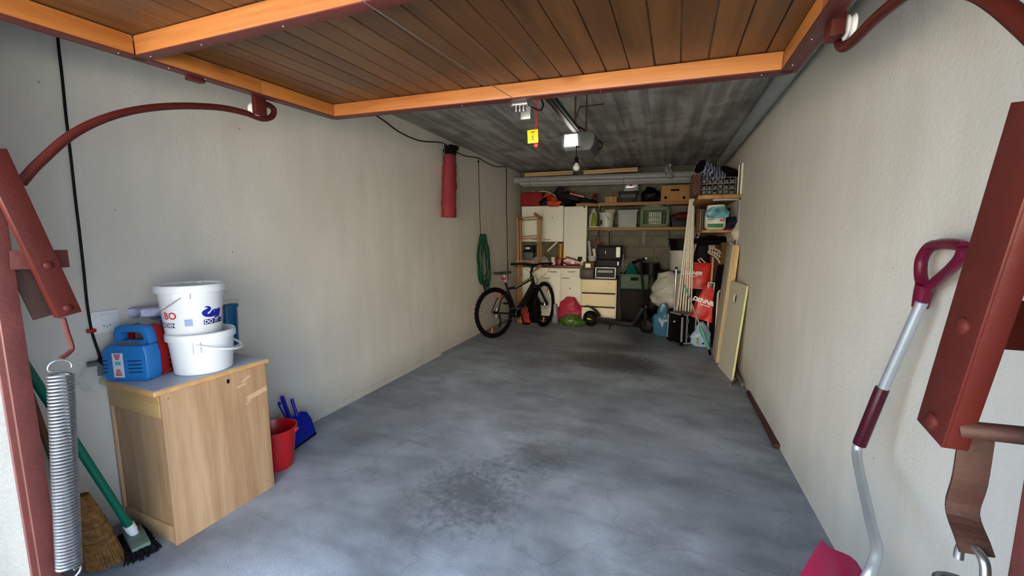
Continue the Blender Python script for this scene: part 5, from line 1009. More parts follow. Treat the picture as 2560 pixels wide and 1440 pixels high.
# hanging under the lower shelf
t = thing('garden_loppers', 'red handled loppers hanging under the lower shelf', 'loppers', AW(1494, 610, 0.25)); 
for s_, x in ((-1, 1487), (1, 1500)): b = MB(); b.tube([AW(1498, 577, 0.25), AW(1497 + s_ * 1, 588, 0.25), AW(x, 604, 0.25)], 0.007, 6); part('blade_arm', b, M_rust, t, world=True)
b = MB(); b.tube([AW(1487, 604, 0.25), AW(1492, 613, 0.25), AW(1507, 606, 0.25)], 0.014, 8); part('red_grip', b, M_rb, t, world=True)
b = MB(); b.tube([AW(1607, 577, 0.36), AW(1608, 611, 0.36)], [0.008, 0.004], 6); b.tube([AW(1613, 577, 0.36), AW(1609, 611, 0.36)], [0.008, 0.004], 6); single('steel_tongs', b, M_alu, 'slim silver tongs hanging point down under the green lattice crate', 'tongs')
# wooden folding rack leaning before the cupboards
M_rack = wood('rack_wood', (176, 124, 64), (140, 92, 42), 'z', 0.55, 12, 9, 0.3, 0.0, 0.05)
rk = thing('wooden_rack', 'tall open wooden rack standing behind the bicycle handlebar', 'rack', AZ(1300, 828, 0))
D0 = 0.80
def post(px0, py0, px1, py1, d, r=0.016): b = MB(); b.beam(AW(px0, py0, d), AW(px1, py1, d), 0.034, 0.03, WN); part('post', b, M_rack, rk, world=True, bevel=0.003)
post(1293, 544, 1297, 690, 0.85); post(1301, 543, 1303, 690, 0.70); post(1345, 543, 1346, 668, 0.85); post(1352, 547, 1352, 668, 0.70)
for a, c_ in (((1286, 541), (1306, 550)), ((1336, 534), (1355, 548))): b = MB(); b.beam(AW(*a, 0.92), AW(*c_, 0.64), 0.045, 0.03, (0, 0, 1)); part('top_rail', b, M_rack, rk, world=True, bevel=0.004)
for (y0, y1) in ((545, 541), (551, 548), (592, 589), (598, 595)): b = MB(); b.tube([AW(1297, y0, 0.8), AW(1350, y1, 0.8)], 0.009, 8); part('crossbar', b, M_rack, rk, world=True)
b = MB(); b.beam(AW(1290, 652, 0.85), AW(1350, 655, 0.75), 0.03, 0.02, (0, 0, 1)); part('lower_rail', b, M_rack, rk, world=True); b = MB(); b.beam(AW(1327, 682, 0.8), AW(1353, 666, 0.7), 0.03, 0.02, (0, 0, 1)); part('lower_rail', b, M_rack, rk, world=True)
for px, py in ((1297, 690), (1303, 690)): b = MB(); p = AW(px, py, 0.8); b.beam(p, Vector((p.x, p.y, 0.0)), 0.034, 0.03, WN); part('foot_post', b, M_rack, rk, world=True)
# ---- on the worktop
def wbox(nm, x0, y0, x1, y1, d, dep, m, label, cat, z0=None, bevel=0.006, sub=None, group=None):
    f = FR(x0, y0, x1, y1, d, z0); b = MB().box((0, 0, 0), (f.w, dep, f.h)); b.v = [f.M @ v for v in b.v]; return f, single(nm, b, m, label, cat, group, bevel=bevel)
f = FR(1306, 628, 1332, 662, 0.35, ZB); t = T_('tool_box', f, 'grey tool box at the left end of the worktop, black case on it', 'tool box'); hg = f.h
part('body', MB().box((0, 0, 0), (f.w, 0.22, f.h - 0.02)), mat('grey_box_plastic', (92, 92, 98), 0.5), t, bevel=0.01); part('lid', MB().box((-0.005, -0.005, f.h - 0.02), (f.w + 0.005, 0.225, f.h)), M_black, t, bevel=0.004)
f = FR(1310, 614, 1333, 627, 0.35, ZB + hg + 0.002); t = T_('small_case', f, 'small black case with white label on the grey tool box', 'case')
part('body', MB().box((0, 0, 0), (f.w, 0.16, f.h)), M_black, t, bevel=0.01); p = f.pt(1319, 620.5); part('label', MB().box((p.x - 0.045, -0.002, p.z - 0.018), (p.x + 0.045, 0.0, p.z + 0.018)), M_white, t)
b = MB(); p = AW(1352, 655, 0.40); b.sack((p.x, p.y, ZB), 0.28, 0.2, 0.17, 12, 0.5, 0.5, freq=13); single('clear_bag', b, M_film2, 'crumpled clear plastic bag on the worktop behind the handlebar', 'plastic bag')
f = FR(1377, 643, 1387, 657, 0.40, ZB + 0.0); t = T_('white_jar', f, 'small white tin beside the red machine on the worktop', 'tin'); b = MB(); b.lathe([(0.001, 0), (f.w / 2, 0), (f.w / 2, f.h), (0.001, f.h)], 18, (f.w / 2, 0.05, 0), caps=False); part('body', b, M_cup, t); b = MB(); b.lathe([(f.w / 2 + 0.003, f.h - 0.012), (f.w / 2 + 0.003, f.h + 0.003), (0.001, f.h + 0.003)], 18, (f.w / 2, 0.05, 0), caps=False); part('lid', b, M_cup, t)
rm = thing('red_bench_saw', 'dark red metal hand tool with white knobs on the worktop', 'tool', AW(1420, 663, 0.45))
A = AW(1387, 645, 0.42); M_rt = mat('crimson_paint', (128, 34, 46), 0.35, 0.2, 0.1, 8)
b = MB(); b.prism([(0, -0.13), (0.10, -0.14), (0.12, -0.02), (0.02, 0.01)], 0, 0.07, Matrix.Translation(A)); part('block', b, M_rt, rm, world=True, bevel=0.006)
b = MB(); b.tube([AW(1405, 650, 0.45), AW(1420, 643, 0.45), AW(1452, 654, 0.45), AW(1449, 662, 0.45), AW(1420, 662, 0.45), AW(1405, 656, 0.45)], 0.012, 8, closed=True); part('bow', b, M_rt, rm, world=True)
b = MB(); b.beam(AW(1409, 656, 0.42), AW(1446, 659, 0.42), 0.035, 0.01, (0, 0, 1)); part('web', b, M_rt, rm, world=True)
for px, py in ((1388, 657), (1422, 648), (1454, 661)): b = MB(); b.ball(AW(px, py, 0.50), 0.016, 12, 8); part('white_knob', b, M_white, rm, world=True)
b = MB(); b.box(AW(1427, 660, 0.48), AW(1437, 652, 0.475)); part('sticker', b, M_white, rm, world=True); b = MB(); b.tube([AW(1415, 640, 0.46), AW(1421, 648, 0.46)], 0.008, 8); part('brass_lever', b, mat('brass', (190, 150, 60), 0.4, 0.6), rm, world=True)
b = MB(); b.tube([AW(1369, 628, 0.34), AW(1393, 605, 0.30)], 0.018, 14); single('white_tube', b, mat('white_tube', (206, 206, 196), 0.4), 'white tube leaning up under the wall cupboard', 'tube')
f = FR(1394, 608, 1406, 662, 0.24, ZB); b = MB(); b.lathe([(0.001, 0), (f.w / 2, 0), (f.w / 2, f.h - 0.01), (f.w / 2 - 0.008, f.h), (0.001, f.h)], 20, (f.w / 2, 0.06, 0), caps=False); b.v = [f.M @ v for v in b.v]; single('cardboard_tube', b, mat('ochre_tube', (176, 124, 22), 0.4, 0, 0.15, 9), 'upright ochre yellow tube beside the tall cupboard', 'tube')
wbox('black_cup', 1444, 642, 1455, 651, 0.42, 0.06, M_black, 'tiny black box before the tall cupboard, right of the red tool', 'box', bevel=0.006)
# ---- drawer unit
f = FR(1450, 698, 1539, 810, 0.56, 0.0); t = T_('drawer_unit', f, 'cream drawer unit with three visible fronts and dark top', 'drawer unit'); w_, h_ = f.w, f.h
part('carcass', MB().box((0, 0, 0), (w_, 0.50, h_ - 0.0)), mat('brown_recess', (58, 42, 34), 0.6), t); part('side_panel', MB().box((0, -0.018, 0), (0.02, 0.5, h_)), M_cupe, t, bevel=0.002); part('side_panel', MB().box((w_ - 0.02, -0.018, 0), (w_, 0.5, h_)), M_cupe, t, bevel=0.002)
M_drw = mat('ivory_drawer', (234, 222, 182), 0.5, 0, 0.04, 3); M_drw2 = mat('grey_ivory_drawer', (226, 222, 202), 0.5, 0, 0.04, 3)
for (ya, yb, m_) in ((699, 731, M_drw), (735, 765, M_drw), (769, 806, M_drw2)):
    za, zb_ = f.pt(1490, ya).z, f.pt(1490, yb).z; zb_ = max(zb_, 0.012); part('drawer', MB().box((0.022, -0.02, zb_), (w_ - 0.022, 0.0, za)), m_, t, bevel=0.003)
part('top_board', MB().box((-0.005, -0.02, h_), (w_ + 0.005, 0.5, h_ + 0.03)), mat('dark_top', (50, 40, 36), 0.5), t, bevel=0.003)
p = f.pt(1521, 707); b = MB(); b.tube([(p.x + 0.011 * math.cos(a), -0.021, p.z + 0.011 * math.sin(a)) for a in [2 * PI * i / 14 for i in range(14)]], 0.0025, 5, closed=True); part('lock', b, mat('lock_brass', (150, 140, 96), 0.4, 0.5), t)
ZD = h_ + 0.03
f, o = wbox('dark_box', 1449, 673, 1483, 692, 0.62, 0.2, mat('dark_printed_box', (62, 56, 54), 0.45, 0, 0.35, 12), 'dark printed flat box at the left end on the drawer unit', 'box', ZD); z_ = ZD + f.h
f, o = wbox('label_box', 1457, 655, 1485, 673, 0.60, 0.18, M_card2, 'brown box with white label stacked on the dark printed box', 'box', z_ + 0.002)
o2 = o; p = f.pt(1471, 664); b = MB().box((p.x - 0.05, -0.002, p.z - 0.033), (p.x + 0.035, -0.0005, p.z + 0.035)); b.v = [f.M @ v for v in b.v]; part('label', b, M_white, o2, world=True)
f, o = wbox('small_black_box', 1484, 676, 1492, 692, 0.50, 0.2, M_dk, 'narrow black box between the dark box and the silver case', 'box', ZD)
f = FR(1488, 668, 1539, 692, 0.58, ZD); t = T_('tool_case', f, 'black case with silver frame on the drawer unit', 'tool case'); w_, h_ = f.w, f.h
part('body', MB().box((0.01, 0, 0.01), (w_ - 0.01, 0.3, h_ - 0.01)), M_dk, t)
for a, c_ in (((0, -0.008, 0), (w_, 0.012, 0.014)), ((0, -0.008, h_ - 0.014), (w_, 0.012, h_)), ((0, -0.008, 0), (0.014, 0.012, h_)), ((w_ - 0.014, -0.008, 0), (w_, 0.012, h_)), ((0, 0.28, h_ - 0.014), (w_, 0.305, h_)), ((0, 0, h_ - 0.012), (0.014, 0.3, h_)), ((w_ - 0.014, 0, h_ - 0.012), (w_, 0.3, h_))): part('silver_frame', MB().box(a, c_), M_alu, t, bevel=0.003)
part('label_strip', MB().box((0.04, -0.01, h_ * 0.52), (w_ - 0.05, 0.0, h_ * 0.74)), M_gy, t); hz_ = ZD + h_
f = FR(1491, 650, 1546, 667, 0.50, hz_ + 0.003); t = T_('case_drawer', f, 'flat dark grey tool drawer on the silver framed case', 'tool case'); part('body', MB().box((0, 0, 0), (f.w, 0.3, f.h)), M_dk, t, bevel=0.006); part('groove', MB().box((0.0, -0.001, f.h * 0.55), (f.w, 0.01, f.h * 0.6)), M_black, t); b = MB().box((f.w - 0.02, -0.008, f.h * 0.25), (f.w + 0.004, 0.01, f.h * 0.8)); part('latch', b, M_alu, t, bevel=0.003); hq = hz_ + 0.003 + f.h
f = FR(1491, 615, 1555, 650, 0.50, hq + 0.002); t = T_('tool_chest', f, 'black tool chest with white label, topmost of the stack on the drawer unit', 'tool case'); w_, h_ = f.w, f.h
part('body', MB().box((0, 0, 0), (w_, 0.32, h_)), M_black, t, bevel=0.015); part('front_panel', MB().box((0.03, -0.008, 0.02), (w_ - 0.03, 0.0, h_ - 0.03)), M_dk, t, bevel=0.005)
p0, p1 = f.pt(1540, 643), f.pt(1551, 618); part('white_label', MB().box((p0.x, -0.012, p0.z), (p1.x, -0.006, p1.z)), M_white, t); p = f.pt(1514, 631); part('emblem', MB().box((p.x - 0.006, -0.011, p.z - 0.02), (p.x + 0.006, -0.007, p.z + 0.02)), M_white, t)
p0 = f.pt(1558, 636); b = MB(); b.tube([(p0.x, 0, p0.z), (p0.x - 0.003, 0, p0.z - 0.23)], 0.008, 8); b.v = [f.M @ v for v in b.v]; single('steel_rod', b, M_alu, 'bright steel rod standing at the right of the black tool chest', 'rod')
f = FR(1467, 640, 1491, 655, 0.42, z_ + 0.13); t = T_('white_bowl', f, 'white bowl with trowels behind the brown labelled box', 'bowl'); b = MB(); b.lathe([(0.001, 0), (f.w * 0.38, 0), (f.w / 2, f.h), (f.w * 0.46, f.h), (f.w * 0.34, 0.01), (0.001, 0.01)], 24, (f.w / 2, 0.1, 0), caps=False); part('body', b, mat('dull_white_plastic', (190, 194, 186)), t)
wbox('wooden_block', 1466, 656, 1492, 693, 0.38, 0.12, M_card2, 'dark box behind, carrying the white bowl', 'box', ZD)
for k_, (a, c_, m_, lb_) in enumerate((((1472, 602), (1476, 642), M_gy, 'long grey plastering trowel standing in the white bowl'), ((1484, 622), (1487, 642), M_cupe, 'short pale plastering trowel standing in the white bowl'))):
    b = MB(); b.beam(AW(*a, 0.33), AW(*c_, 0.33), 0.045, 0.008, (1, 0, 0)); single('trowel', b, m_, lb_, 'trowel')
# ---- pink bag, green bag, clear jug on the floor
p = AZ(1424, 809, 0); b = MB(); b.sack((p.x, p.y - 0.02, 0), 0.36, 0.14, 0.47, 21, 0.42, 0.45, freq=9, tip=1.6); single('pink_bag', b, mat('crimson_pink_film', (166, 40, 66), 0.45, 0, 0.2, 8, 0.3, 25), 'crimson pink plastic bag leaning on the cupboard door', 'bag')
p = AZ(1430, 813, 0); b = MB(); b.sack((p.x, p.y - 0.03, 0), 0.38, 0.12, 0.19, 25, 0.5, 0.4, freq=14); single('green_bag', b, mat('shiny_green_film', (66, 100, 40), 0.2, 0, 0.7, 22, 0.3, 30), 'shiny green patterned bag on the floor before the pink bag', 'bag')
p = AW(1424, 765, 0.68); b = MB(); b.box((p.x - 0.05, p.y - 0.02, p.z - 0.05), (p.x + 0.06, p.y + 0.03, p.z + 0.03)); single('black_pouch', b, M_blk, 'small black pouch lying between the pink and green bags', 'pouch', bevel=0.015)
p = AZ(1385, 808, 0); t = thing('clear_jug', 'cloudy clear plastic bottle on the floor left of the pink bag', 'bottle', p); b = MB(); b.lathe([(0.001, 0), (0.055, 0), (0.065, 0.02), (0.068, 0.18), (0.05, 0.26), (0.042, 0.30), (0.04, 0.34), (0.001, 0.34)], 24, (0, 0.06, 0), caps=False); part('body', b, mat('cloudy_bottle', (140, 144, 148), 0.2, 0, 0.05, alpha=0.8), t); part('label', MB().tube([(0, 0.06, 0.13), (0, 0.06, 0.19)], 0.0665, 20), mat('pale_label', (168, 170, 176), 0.5), t)
p = AW(1330, 795, 0.7); b = MB(); b.sack((p.x + 0.02, p.y + 0.03, 0.0), 0.20, 0.2, 0.60, 31, 0.4, 0.5, freq=8); single('dark_bundle', b, M_blk, 'dark bundle on the floor behind the bicycle wheels', 'bag')
p = AW(1318, 770, 0.55); b = MB(); b.sack((p.x + 0.05, p.y - 0.15, 0.0), 0.2, 0.12, 0.34, 33, 0.4, 0.5, freq=8); b.v = [Vector((v.x, v.y, v.z)) for v in b.v]; single('red_pouch', b, mat('bright_red_cloth', (176, 30, 34), 0.6, 0, 0.3, 10), 'red cloth bag half hidden behind the bicycle frame', 'bag')
# ================================================================== right of the drawer unit
def wsack(nm, px, py, d, w_, dep, h_, seed, m, label, cat, z0=0.0, amp=0.45, top=0.45, freq=10, **kw):
    p = AW(px, py, d); b = MB(); b.sack((p.x, p.y, z0), w_, dep, h_, seed, amp, top, freq=freq, **kw); return single(nm, b, m, label, cat)
# black bin with green crate on it
f = FR(1548, 722, 1622, 806, 0.62, 0.0); b = MB(); b.prism([(0.03, 0), (f.w - 0.03, 0), (f.w, f.h), (0, f.h)], 0, 0.42); b.v = [f.M @ v for v in b.v]
M_tub = mat('black_tub', (9, 9, 10), 0.55, 0, 0.2, 7, 0.2, 20)
o = single('black_tub', b, M_tub, 'large black tub on the floor under the bright green crate', 'tub', bevel=0.02); zt_ = f.h + 0.002
M_grn = mat('bright_green_crate', (3, 62, 20), 0.4, 0, 0.06, 6)
f = FR(1551, 685, 1621, 718, 0.62, zt_); t = T_('green_crate', f, 'bright green plastic crate on the black tub behind the scooter', 'crate'); w_, h_ = f.w, f.h
b = MB(); b.box((0, 0, 0), (w_, 0.012, h_)); b.box((0, 0.38, 0), (w_, 0.39, h_)); b.box((0, 0, 0), (0.012, 0.39, h_)); b.box((w_ - 0.012, 0, 0), (w_, 0.39, h_)); b.box((0, 0, 0), (w_, 0.39, 0.012)); part('body', b, M_grn, t)
part('rim', MB().box((-0.01, -0.01, h_ - 0.03), (w_ + 0.01, 0.0, h_)).box((-0.01, -0.01, h_ - 0.03), (0.0, 0.39, h_)), M_grn, t, bevel=0.003); part('slot_edge', MB().box((w_ * 0.36, -0.013, h_ * 0.58), (w_ * 0.64, -0.002, h_ * 0.80)), mat('crate_slot', (8, 30, 16), 0.7), t, bevel=0.004)
b = MB()
for x in (0.06, 0.14, w_ - 0.14, w_ - 0.06): b.box((x - 0.006, -0.008, 0.01), (x + 0.006, 0.0, h_ - 0.03))
o = part('ribs', b, M_grn, t); o['kind'] = 'stuff'
b = MB(); p = f.pt(1580, 700); b.sack((w_ * 0.38, 0.20, 0.02), w_ * 0.5, 0.2, h_ + 0.14, 41, 0.4, 0.4, freq=10); b.v = [f.M @ v for v in b.v]; single('teal_cloth', b, mat('dark_teal_film', (12, 88, 72), 0.35, 0, 0.15, 9), 'dark teal bag bulging out of the bright green crate', 'bag')
wsack('bin_bag', 1622, 800, 0.32, 0.38, 0.34, 1.10, 43, M_bag, 'tall black bin bag behind the scooter steering column', 'bag', top=0.7, freq=5, amp=0.3)
# e-scooter
sc0, sc1 = AZ(1476, 815, 0), AZ(1617, 833, 0); fx = (sc1 - sc0); fx.z = 0; LS = fx.length; fx.normalize(); sy_ = Vector((-fx.y, fx.x, 0)); upz = Vector((0, 0, 1))
SM = Matrix((fx, sy_, upz)).transposed().to_4x4(); SM.translation = sc0
es = thing('electric_scooter', 'black electric scooter with yellow hub mark standing before the drawer unit', 'scooter', M=SM); WRs = 0.135
for x in (0, LS):
    b = MB(); b.tube([(x + (WRs - 0.03) * math.cos(2 * PI * i / 36), 0, WRs + (WRs - 0.03) * math.sin(2 * PI * i / 36)) for i in range(36)], 0.03, 10, closed=True); ty = part('tyre', b, M_rubber, es)
    b = MB(); b.tube([(x, -0.03, WRs), (x, 0.03, WRs)], WRs - 0.055, 24); part('hub', b, M_dk, ty, bevel=0.006)
b = MB(); b.tube([(0, -0.05, WRs), (0, 0.05, WRs)], 0.03, 12); part('axle_cover', b, M_dk, es); b = MB(); b.box((-0.04, -0.056, WRs - 0.014), (0.05, -0.048, WRs + 0.012)); part('yellow_mark', b, mat('yellow_reflector', (236, 210, 40), 0.3), es, bevel=0.003)
b = MB(); b.prism([(0.17, 0.085), (0.70, 0.075), (0.76, 0.10), (0.76, 0.155), (0.17, 0.165), (0.06, 0.20), (0.02, 0.14)], -0.075, 0.075); part('deck', b, M_dk, es, bevel=0.01)
b = MB(); b.beam((0.74, 0, 0.13), (LS - 0.08, 0, 0.40), 0.05, 0.055, (0, 1, 0)); part('neck', b, M_dk, es, bevel=0.006)
b = MB(); pts = [(0.17, 0, 0.19), (0.10, 0, 0.27), (0.0, 0, 0.33), (-0.09, 0, 0.345)]; sp_ = spline(pts, 5)
for i in range(len(sp_) - 1): b.beam(sp_[i], sp_[i + 1] * 1.1 - sp_[i] * 0.1, 0.08, 0.012, (0, 1, 0))
part('rear_mudguard', b, M_black, es)
b = MB(); b.box((LS - 0.045, -0.05, WRs - 0.02), (LS - 0.005, -0.035, 0.32)); b.box((LS - 0.045, 0.035, WRs - 0.02), (LS - 0.005, 0.05, 0.32)); b.box((LS - 0.06, -0.05, 0.30), (LS - 0.005, 0.05, 0.36)); part('fork', b, M_black, es, bevel=0.006)
top_l = SM.inverted() @ AY(1601, 652, (SM @ Vector((LS - 0.16, 0, 0))).y)
b = MB(); b.tube([(LS - 0.03, 0, 0.33), (LS - 0.05, 0, 0.48)], 0.028, 12); b.tube([(LS - 0.045, 0, 0.42), (top_l.x, 0, top_l.z)], 0.019, 12); part('stem', b, M_black, es)
b = MB(); tp = Vector((top_l.x, 0, top_l.z)); dh = Vector((0.62, -0.75, 0.12)).normalized(); b.tube([tp - dh * 0.22 + Vector((-0.03, 0, 0)), tp, tp + dh * 0.24 + Vector((-0.02, 0, 0.02))], 0.014, 10); hb2 = part('handlebar', b, M_black, es)
for s in (-1, 1): b = MB(); q = tp + dh * (0.24 * s); b.tube([q + Vector((-0.02, 0, 0.018 * s)), q - dh * (0.11 * s) + Vector((-0.01, 0, 0.01 * s))], 0.021, 10); part('grip', b, M_rubber, hb2)
b = MB(); b.ball(tp + dh * 0.25 + Vector((-0.02, 0, 0.02)), 0.018, 10, 6); part('grip_end', b, M_white, hb2)
b = MB(); b.box(tp + Vector((-0.05, -0.03, -0.02)), tp + Vector((0.03, 0.03, 0.03))); part('display', b, M_black, hb2, bevel=0.008)
b = MB(); b.box((LS - 0.062, -0.02, 0.40), (LS - 0.02, 0.045, 0.44)); part('latch', b, M_alu, es, bevel=0.004)
b = MB(); b.tube([(0.36, 0.03, 0.10), (0.38, -0.12, 0.008)], 0.009, 6); part('kickstand', b, M_black, es)
# white barrel with black tub on a stack; clear film bag below
f = FR(1674, 626, 1736, 678, 0.42); rB = f.w / 2; t = T_('white_barrel', f, 'white plastic barrel carrying a black tub, left of the white poles', 'barrel'); hB = f.h
b = MB(); b.lathe([(0.001, 0), (rB * 0.9, 0), (rB, 0.03), (rB, f.h - 0.02), (rB + 0.012, f.h - 0.018), (rB + 0.012, f.h), (0.001, f.h)], 32, (rB, 0.10, 0), caps=False); part('body', b, mat('barrel_white', (186, 190, 184), 0.4, 0, 0.05, 4), t)
b = MB(); b.ball((0.01, 0.0, f.h * 0.93), 0.02, 8, 6); part('lug', b, M_cup, t)
t = thing('black_basin', 'round black tub on top of the white barrel', 'tub', M=f.M @ Matrix.Translation((rB, 0.10, f.h + 0.002)))
h2 = AW(1700, 597, 0.42).z - AW(1700, 626, 0.42).z; b = MB(); b.lathe([(0.001, 0), (rB * 0.98, 0), (rB + 0.02, h2 - 0.02), (rB + 0.05, h2 - 0.015), (rB + 0.05, h2), (rB + 0.015, h2), (rB * 0.93, 0.015), (0.001, 0.015)], 36, caps=False); part('body', b, M_tub, t)
b = MB(); b.sack((0.1, 0, 0.02), 0.26, 0.22, h2 - 0.01, 3, 0.4, 0.5, freq=9); Mq = WM[t]; b.v = [Mq @ v for v in b.v]; single('brown_cloth', b, mat('dark_brown_cloth', (70, 36, 28), 0.8), 'dark brown cloth inside the black tub on the barrel', 'cloth')
zb_ = f.z - 0.002; bd = FR(1660, 671, 1740, 678, 0.62); b = MB().box((0, 0, -0.03), (bd.w, 0.56, 0)); bd.z = zb_; Mt = Matrix.Translation((bd.M.translation.x, bd.M.translation.y, zb_)) @ Matrix.Rotation(BETA, 4, 'Z'); b.v = [Mt @ v for v in b.v]; single('dark_board', b, M_tub, 'dark board under the white barrel on the filled film bag', 'board', bevel=0.004)
b = MB().box((0.02, 0.05, 0), (bd.w - 0.02, 0.5, zb_ - 0.034)); Mt = Matrix.Translation((bd.M.translation.x, bd.M.translation.y, 0.001)) @ Matrix.Rotation(BETA, 4, 'Z'); b.v = [Mt @ v for v in b.v]; single('dark_chest', b, M_tub, 'tall dark chest hidden behind the film bag, carrying the board', 'chest', bevel=0.02)
wsack('film_sack', 1668, 800, 0.84, 0.42, 0.30, 0.58, 51, M_film2, 'large cloudy film sack hanging over the dark chest by the scooter', 'plastic bag', z0=0.42, amp=0.55, top=0.75, freq=8)
wsack('foam_filling', 1668, 800, 0.84, 0.30, 0.20, 0.52, 52, mat('pale_foam', (168, 166, 152), 0.9, 0, 0.15, 7), 'pale crumpled packing inside the cloudy film sack', 'packing', z0=0.44, amp=0.4, top=0.7, freq=8)
wsack('dark_heap', 1660, 800, 0.86, 0.34, 0.28, 0.42, 53, M_blk, 'dark cloth heap on the floor under the film sack', 'cloth')
wsack('yellow_cloth', 1662, 760, 0.98, 0.12, 0.08, 0.10, 54, mat('ochre_cloth', (170, 120, 30), 0.7), 'small ochre cloth peeping out under the film sack', 'cloth', z0=0.40)
p = AZ(1655, 842, 0); b = MB(); b.sack((p.x + 0.0, p.y + 0.11, 0), 0.25, 0.2, 0.50, 56, 0.45, 0.35, freq=10, tip=0.8); single('blue_bag', b, mat('steel_blue_film', (58, 106, 140), 0.25, 0, 0.25, 8, 0.25, 25), 'steel blue plastic bag on the floor left of the aluminium framed case', 'bag')
# trolley case: narrow face to the left, broad face to the right
cL, cF, cR = AZ(1666, 852, 0), AZ(1702, 866, 0), AZ(1738, 863, 0)
u1 = (cL - cF); u1.z = 0; l1 = u1.length; u1.normalize(); u2 = (cR - cF); l2 = 0.235; 
u2 = Vector((-u1.y, u1.x, 0)); u2 = u2 if u2.x > 0 else -u2
CM = Matrix((u2, -u1.cross(Vector((0, 0, 1))).cross(Vector((0, 0, 1))) if False else u1, Vector((0, 0, 1)))).transposed().to_4x4()
# local x: along the broad front (u2), local y: back along the left side (u1)
CM.translation = cF
if CM.determinant() < 0: pass
l2 = (AZ(1738, 863, 0) - cF).length; hC = (AX(1700, 762, cF.x).z)
tc_ = thing('trolley_case', 'black trolley case with aluminium edges and raised handle', 'suitcase', cF)
def CP(nm, mb, m, par=None, **kw): mb.v = [CM @ v for v in mb.v]; return part(nm, mb, m, par or tc_, world=True, **kw)
l1 = min(l1, 0.36)
CP('body', MB().box((0.006, 0.006, 0.03), (l2 - 0.006, l1 - 0.006, hC - 0.006)), mat('black_panel', (14, 14, 15), 0.35, 0, 0.3, 20), bevel=0.004)
for x, y in ((0, 0), (l2 - 0.02, 0), (0, l1 - 0.02)): CP('aluminium_edge', MB().box((x, y, 0.05), (x + 0.02, y + 0.02, hC - 0.03)), M_alu, bevel=0.003)
CP('aluminium_edge', MB().box((0.075, -0.004, 0.04), (0.095, 0.008, hC - 0.02)), M_alu, bevel=0.002)
for a, c_ in (((0, 0, hC - 0.014), (l2, 0.02, hC)), ((0, 0, hC - 0.014), (0.02, l1, hC)), ((0.03, -0.002, 0.028), (l2 - 0.02, 0.016, 0.044))): CP('top_edge', MB().box(a, c_), M_gy, bevel=0.002)
for x, y, z in ((0, 0, hC - 0.04), (l2 - 0.035, 0, hC - 0.04), (0, l1 - 0.035, hC - 0.04), (0, 0, 0.02), (l2 - 0.035, 0, 0.02), (0, l1 - 0.035, 0.02)): CP('corner_cap', MB().box((x - 0.004, y - 0.004, z), (x + 0.038, y + 0.038, z + 0.044)), M_black, bevel=0.008)
for z in (0.12, hC - 0.12): CP('clasp', MB().box((0.062, -0.012, z), (0.108, 0.0, z + 0.055)), M_spring, bevel=0.003)
for x, y in ((0.035, 0.03), (0.035, l1 - 0.05)): CP('wheel', MB().tube([(x - 0.02, y, 0.028), (x + 0.02, y, 0.028)], 0.027, 14), M_rubber)
CP('side_handle', MB().tube([(-0.006, l1 * 0.5, hC * 0.40), (-0.025, l1 * 0.5, hC * 0.42), (-0.025, l1 * 0.5, hC * 0.60), (-0.006, l1 * 0.5, hC * 0.62)], 0.010, 8), M_black); CP('side_lock', MB().ball((-0.004, l1 * 0.5, hC * 0.72), 0.016, 10, 6), M_alu)
hT = AX(1691, 692, (CM @ Vector((0.03, l1 * 0.85, 0))).x).z
CP('telescopic_rod', MB().tube([(0.04, l1 * 0.72, hC), (0.04, l1 * 0.72, hT)], 0.013, 12), M_chrome); CP('telescopic_rod', MB().tube([(0.04, l1 * 0.72, hT), (0.04, l1 * 0.72, hT + 0.03)], 0.017, 12), M_black)
# light blue bag
p = AZ(1752, 868, 0); b = MB(); b.sack((p.x + 0.0, p.y + 0.09, 0), 0.24, 0.16, 0.34, 61, 0.4, 0.2, freq=11, tip=0.8); lb = single('pale_blue_bag', b, mat('pale_blue_film', (150, 184, 214), 0.4, 0, 0.08, 8, 0.2, 20), 'pale blue plastic bag on the floor right of the trolley case', 'bag')
b = MB(); q = AY(1744, 853, p.y - 0.022); b.beam(q + Vector((0, 0, -0.04)), q + Vector((-0.004, 0, 0.045)), 0.022, 0.004, (1, 0, 0)); part('yellow_print', b, mat('olive_print', (160, 136, 40), 0.5), lb, world=True); b = MB(); q = AY(1758, 859, p.y - 0.02); b.box(q - Vector((0.012, 0.002, 0.012)), q + Vector((0.012, 0.002, 0.012))); part('square_print', b, M_dk, lb, world=True)
# white poles leaning on the shelf
t_lab = ['leftmost white plastic profile of the tall bundle', 'second white plastic profile of the tall bundle', 'third white plastic profile of the tall bundle', 'fourth white plastic profile of the tall bundle', 'fifth white plastic profile of the tall bundle', 'rightmost white plastic profile of the tall bundle']
M_prof = mat('white_profile', (222, 219, 204), 0.45, 0, 0.05, 6)
for k in range(6):
    b = MB(); yt = 470 if k > 2 else 498; T0 = AY(1726.5 + k * 1.9 - (1.5 if k < 3 else 0), yt, 6.52); pb = AY(1697 + k * 6.4, 740, 6.46 + 0.02 * (k % 2)); dd_ = (pb - T0).normalized(); e = T0 + dd_ * ((T0.z - 0.002) / -dd_.z); dz_ = Vector((0, 0.035 * (k % 2), 0)); b.beam(T0 + dz_, e + dz_, 0.021, 0.012, (1, 0, 0)); single('plastic_profile', b, M_prof, t_lab[k], 'profile', 'tall white profiles in the corner')
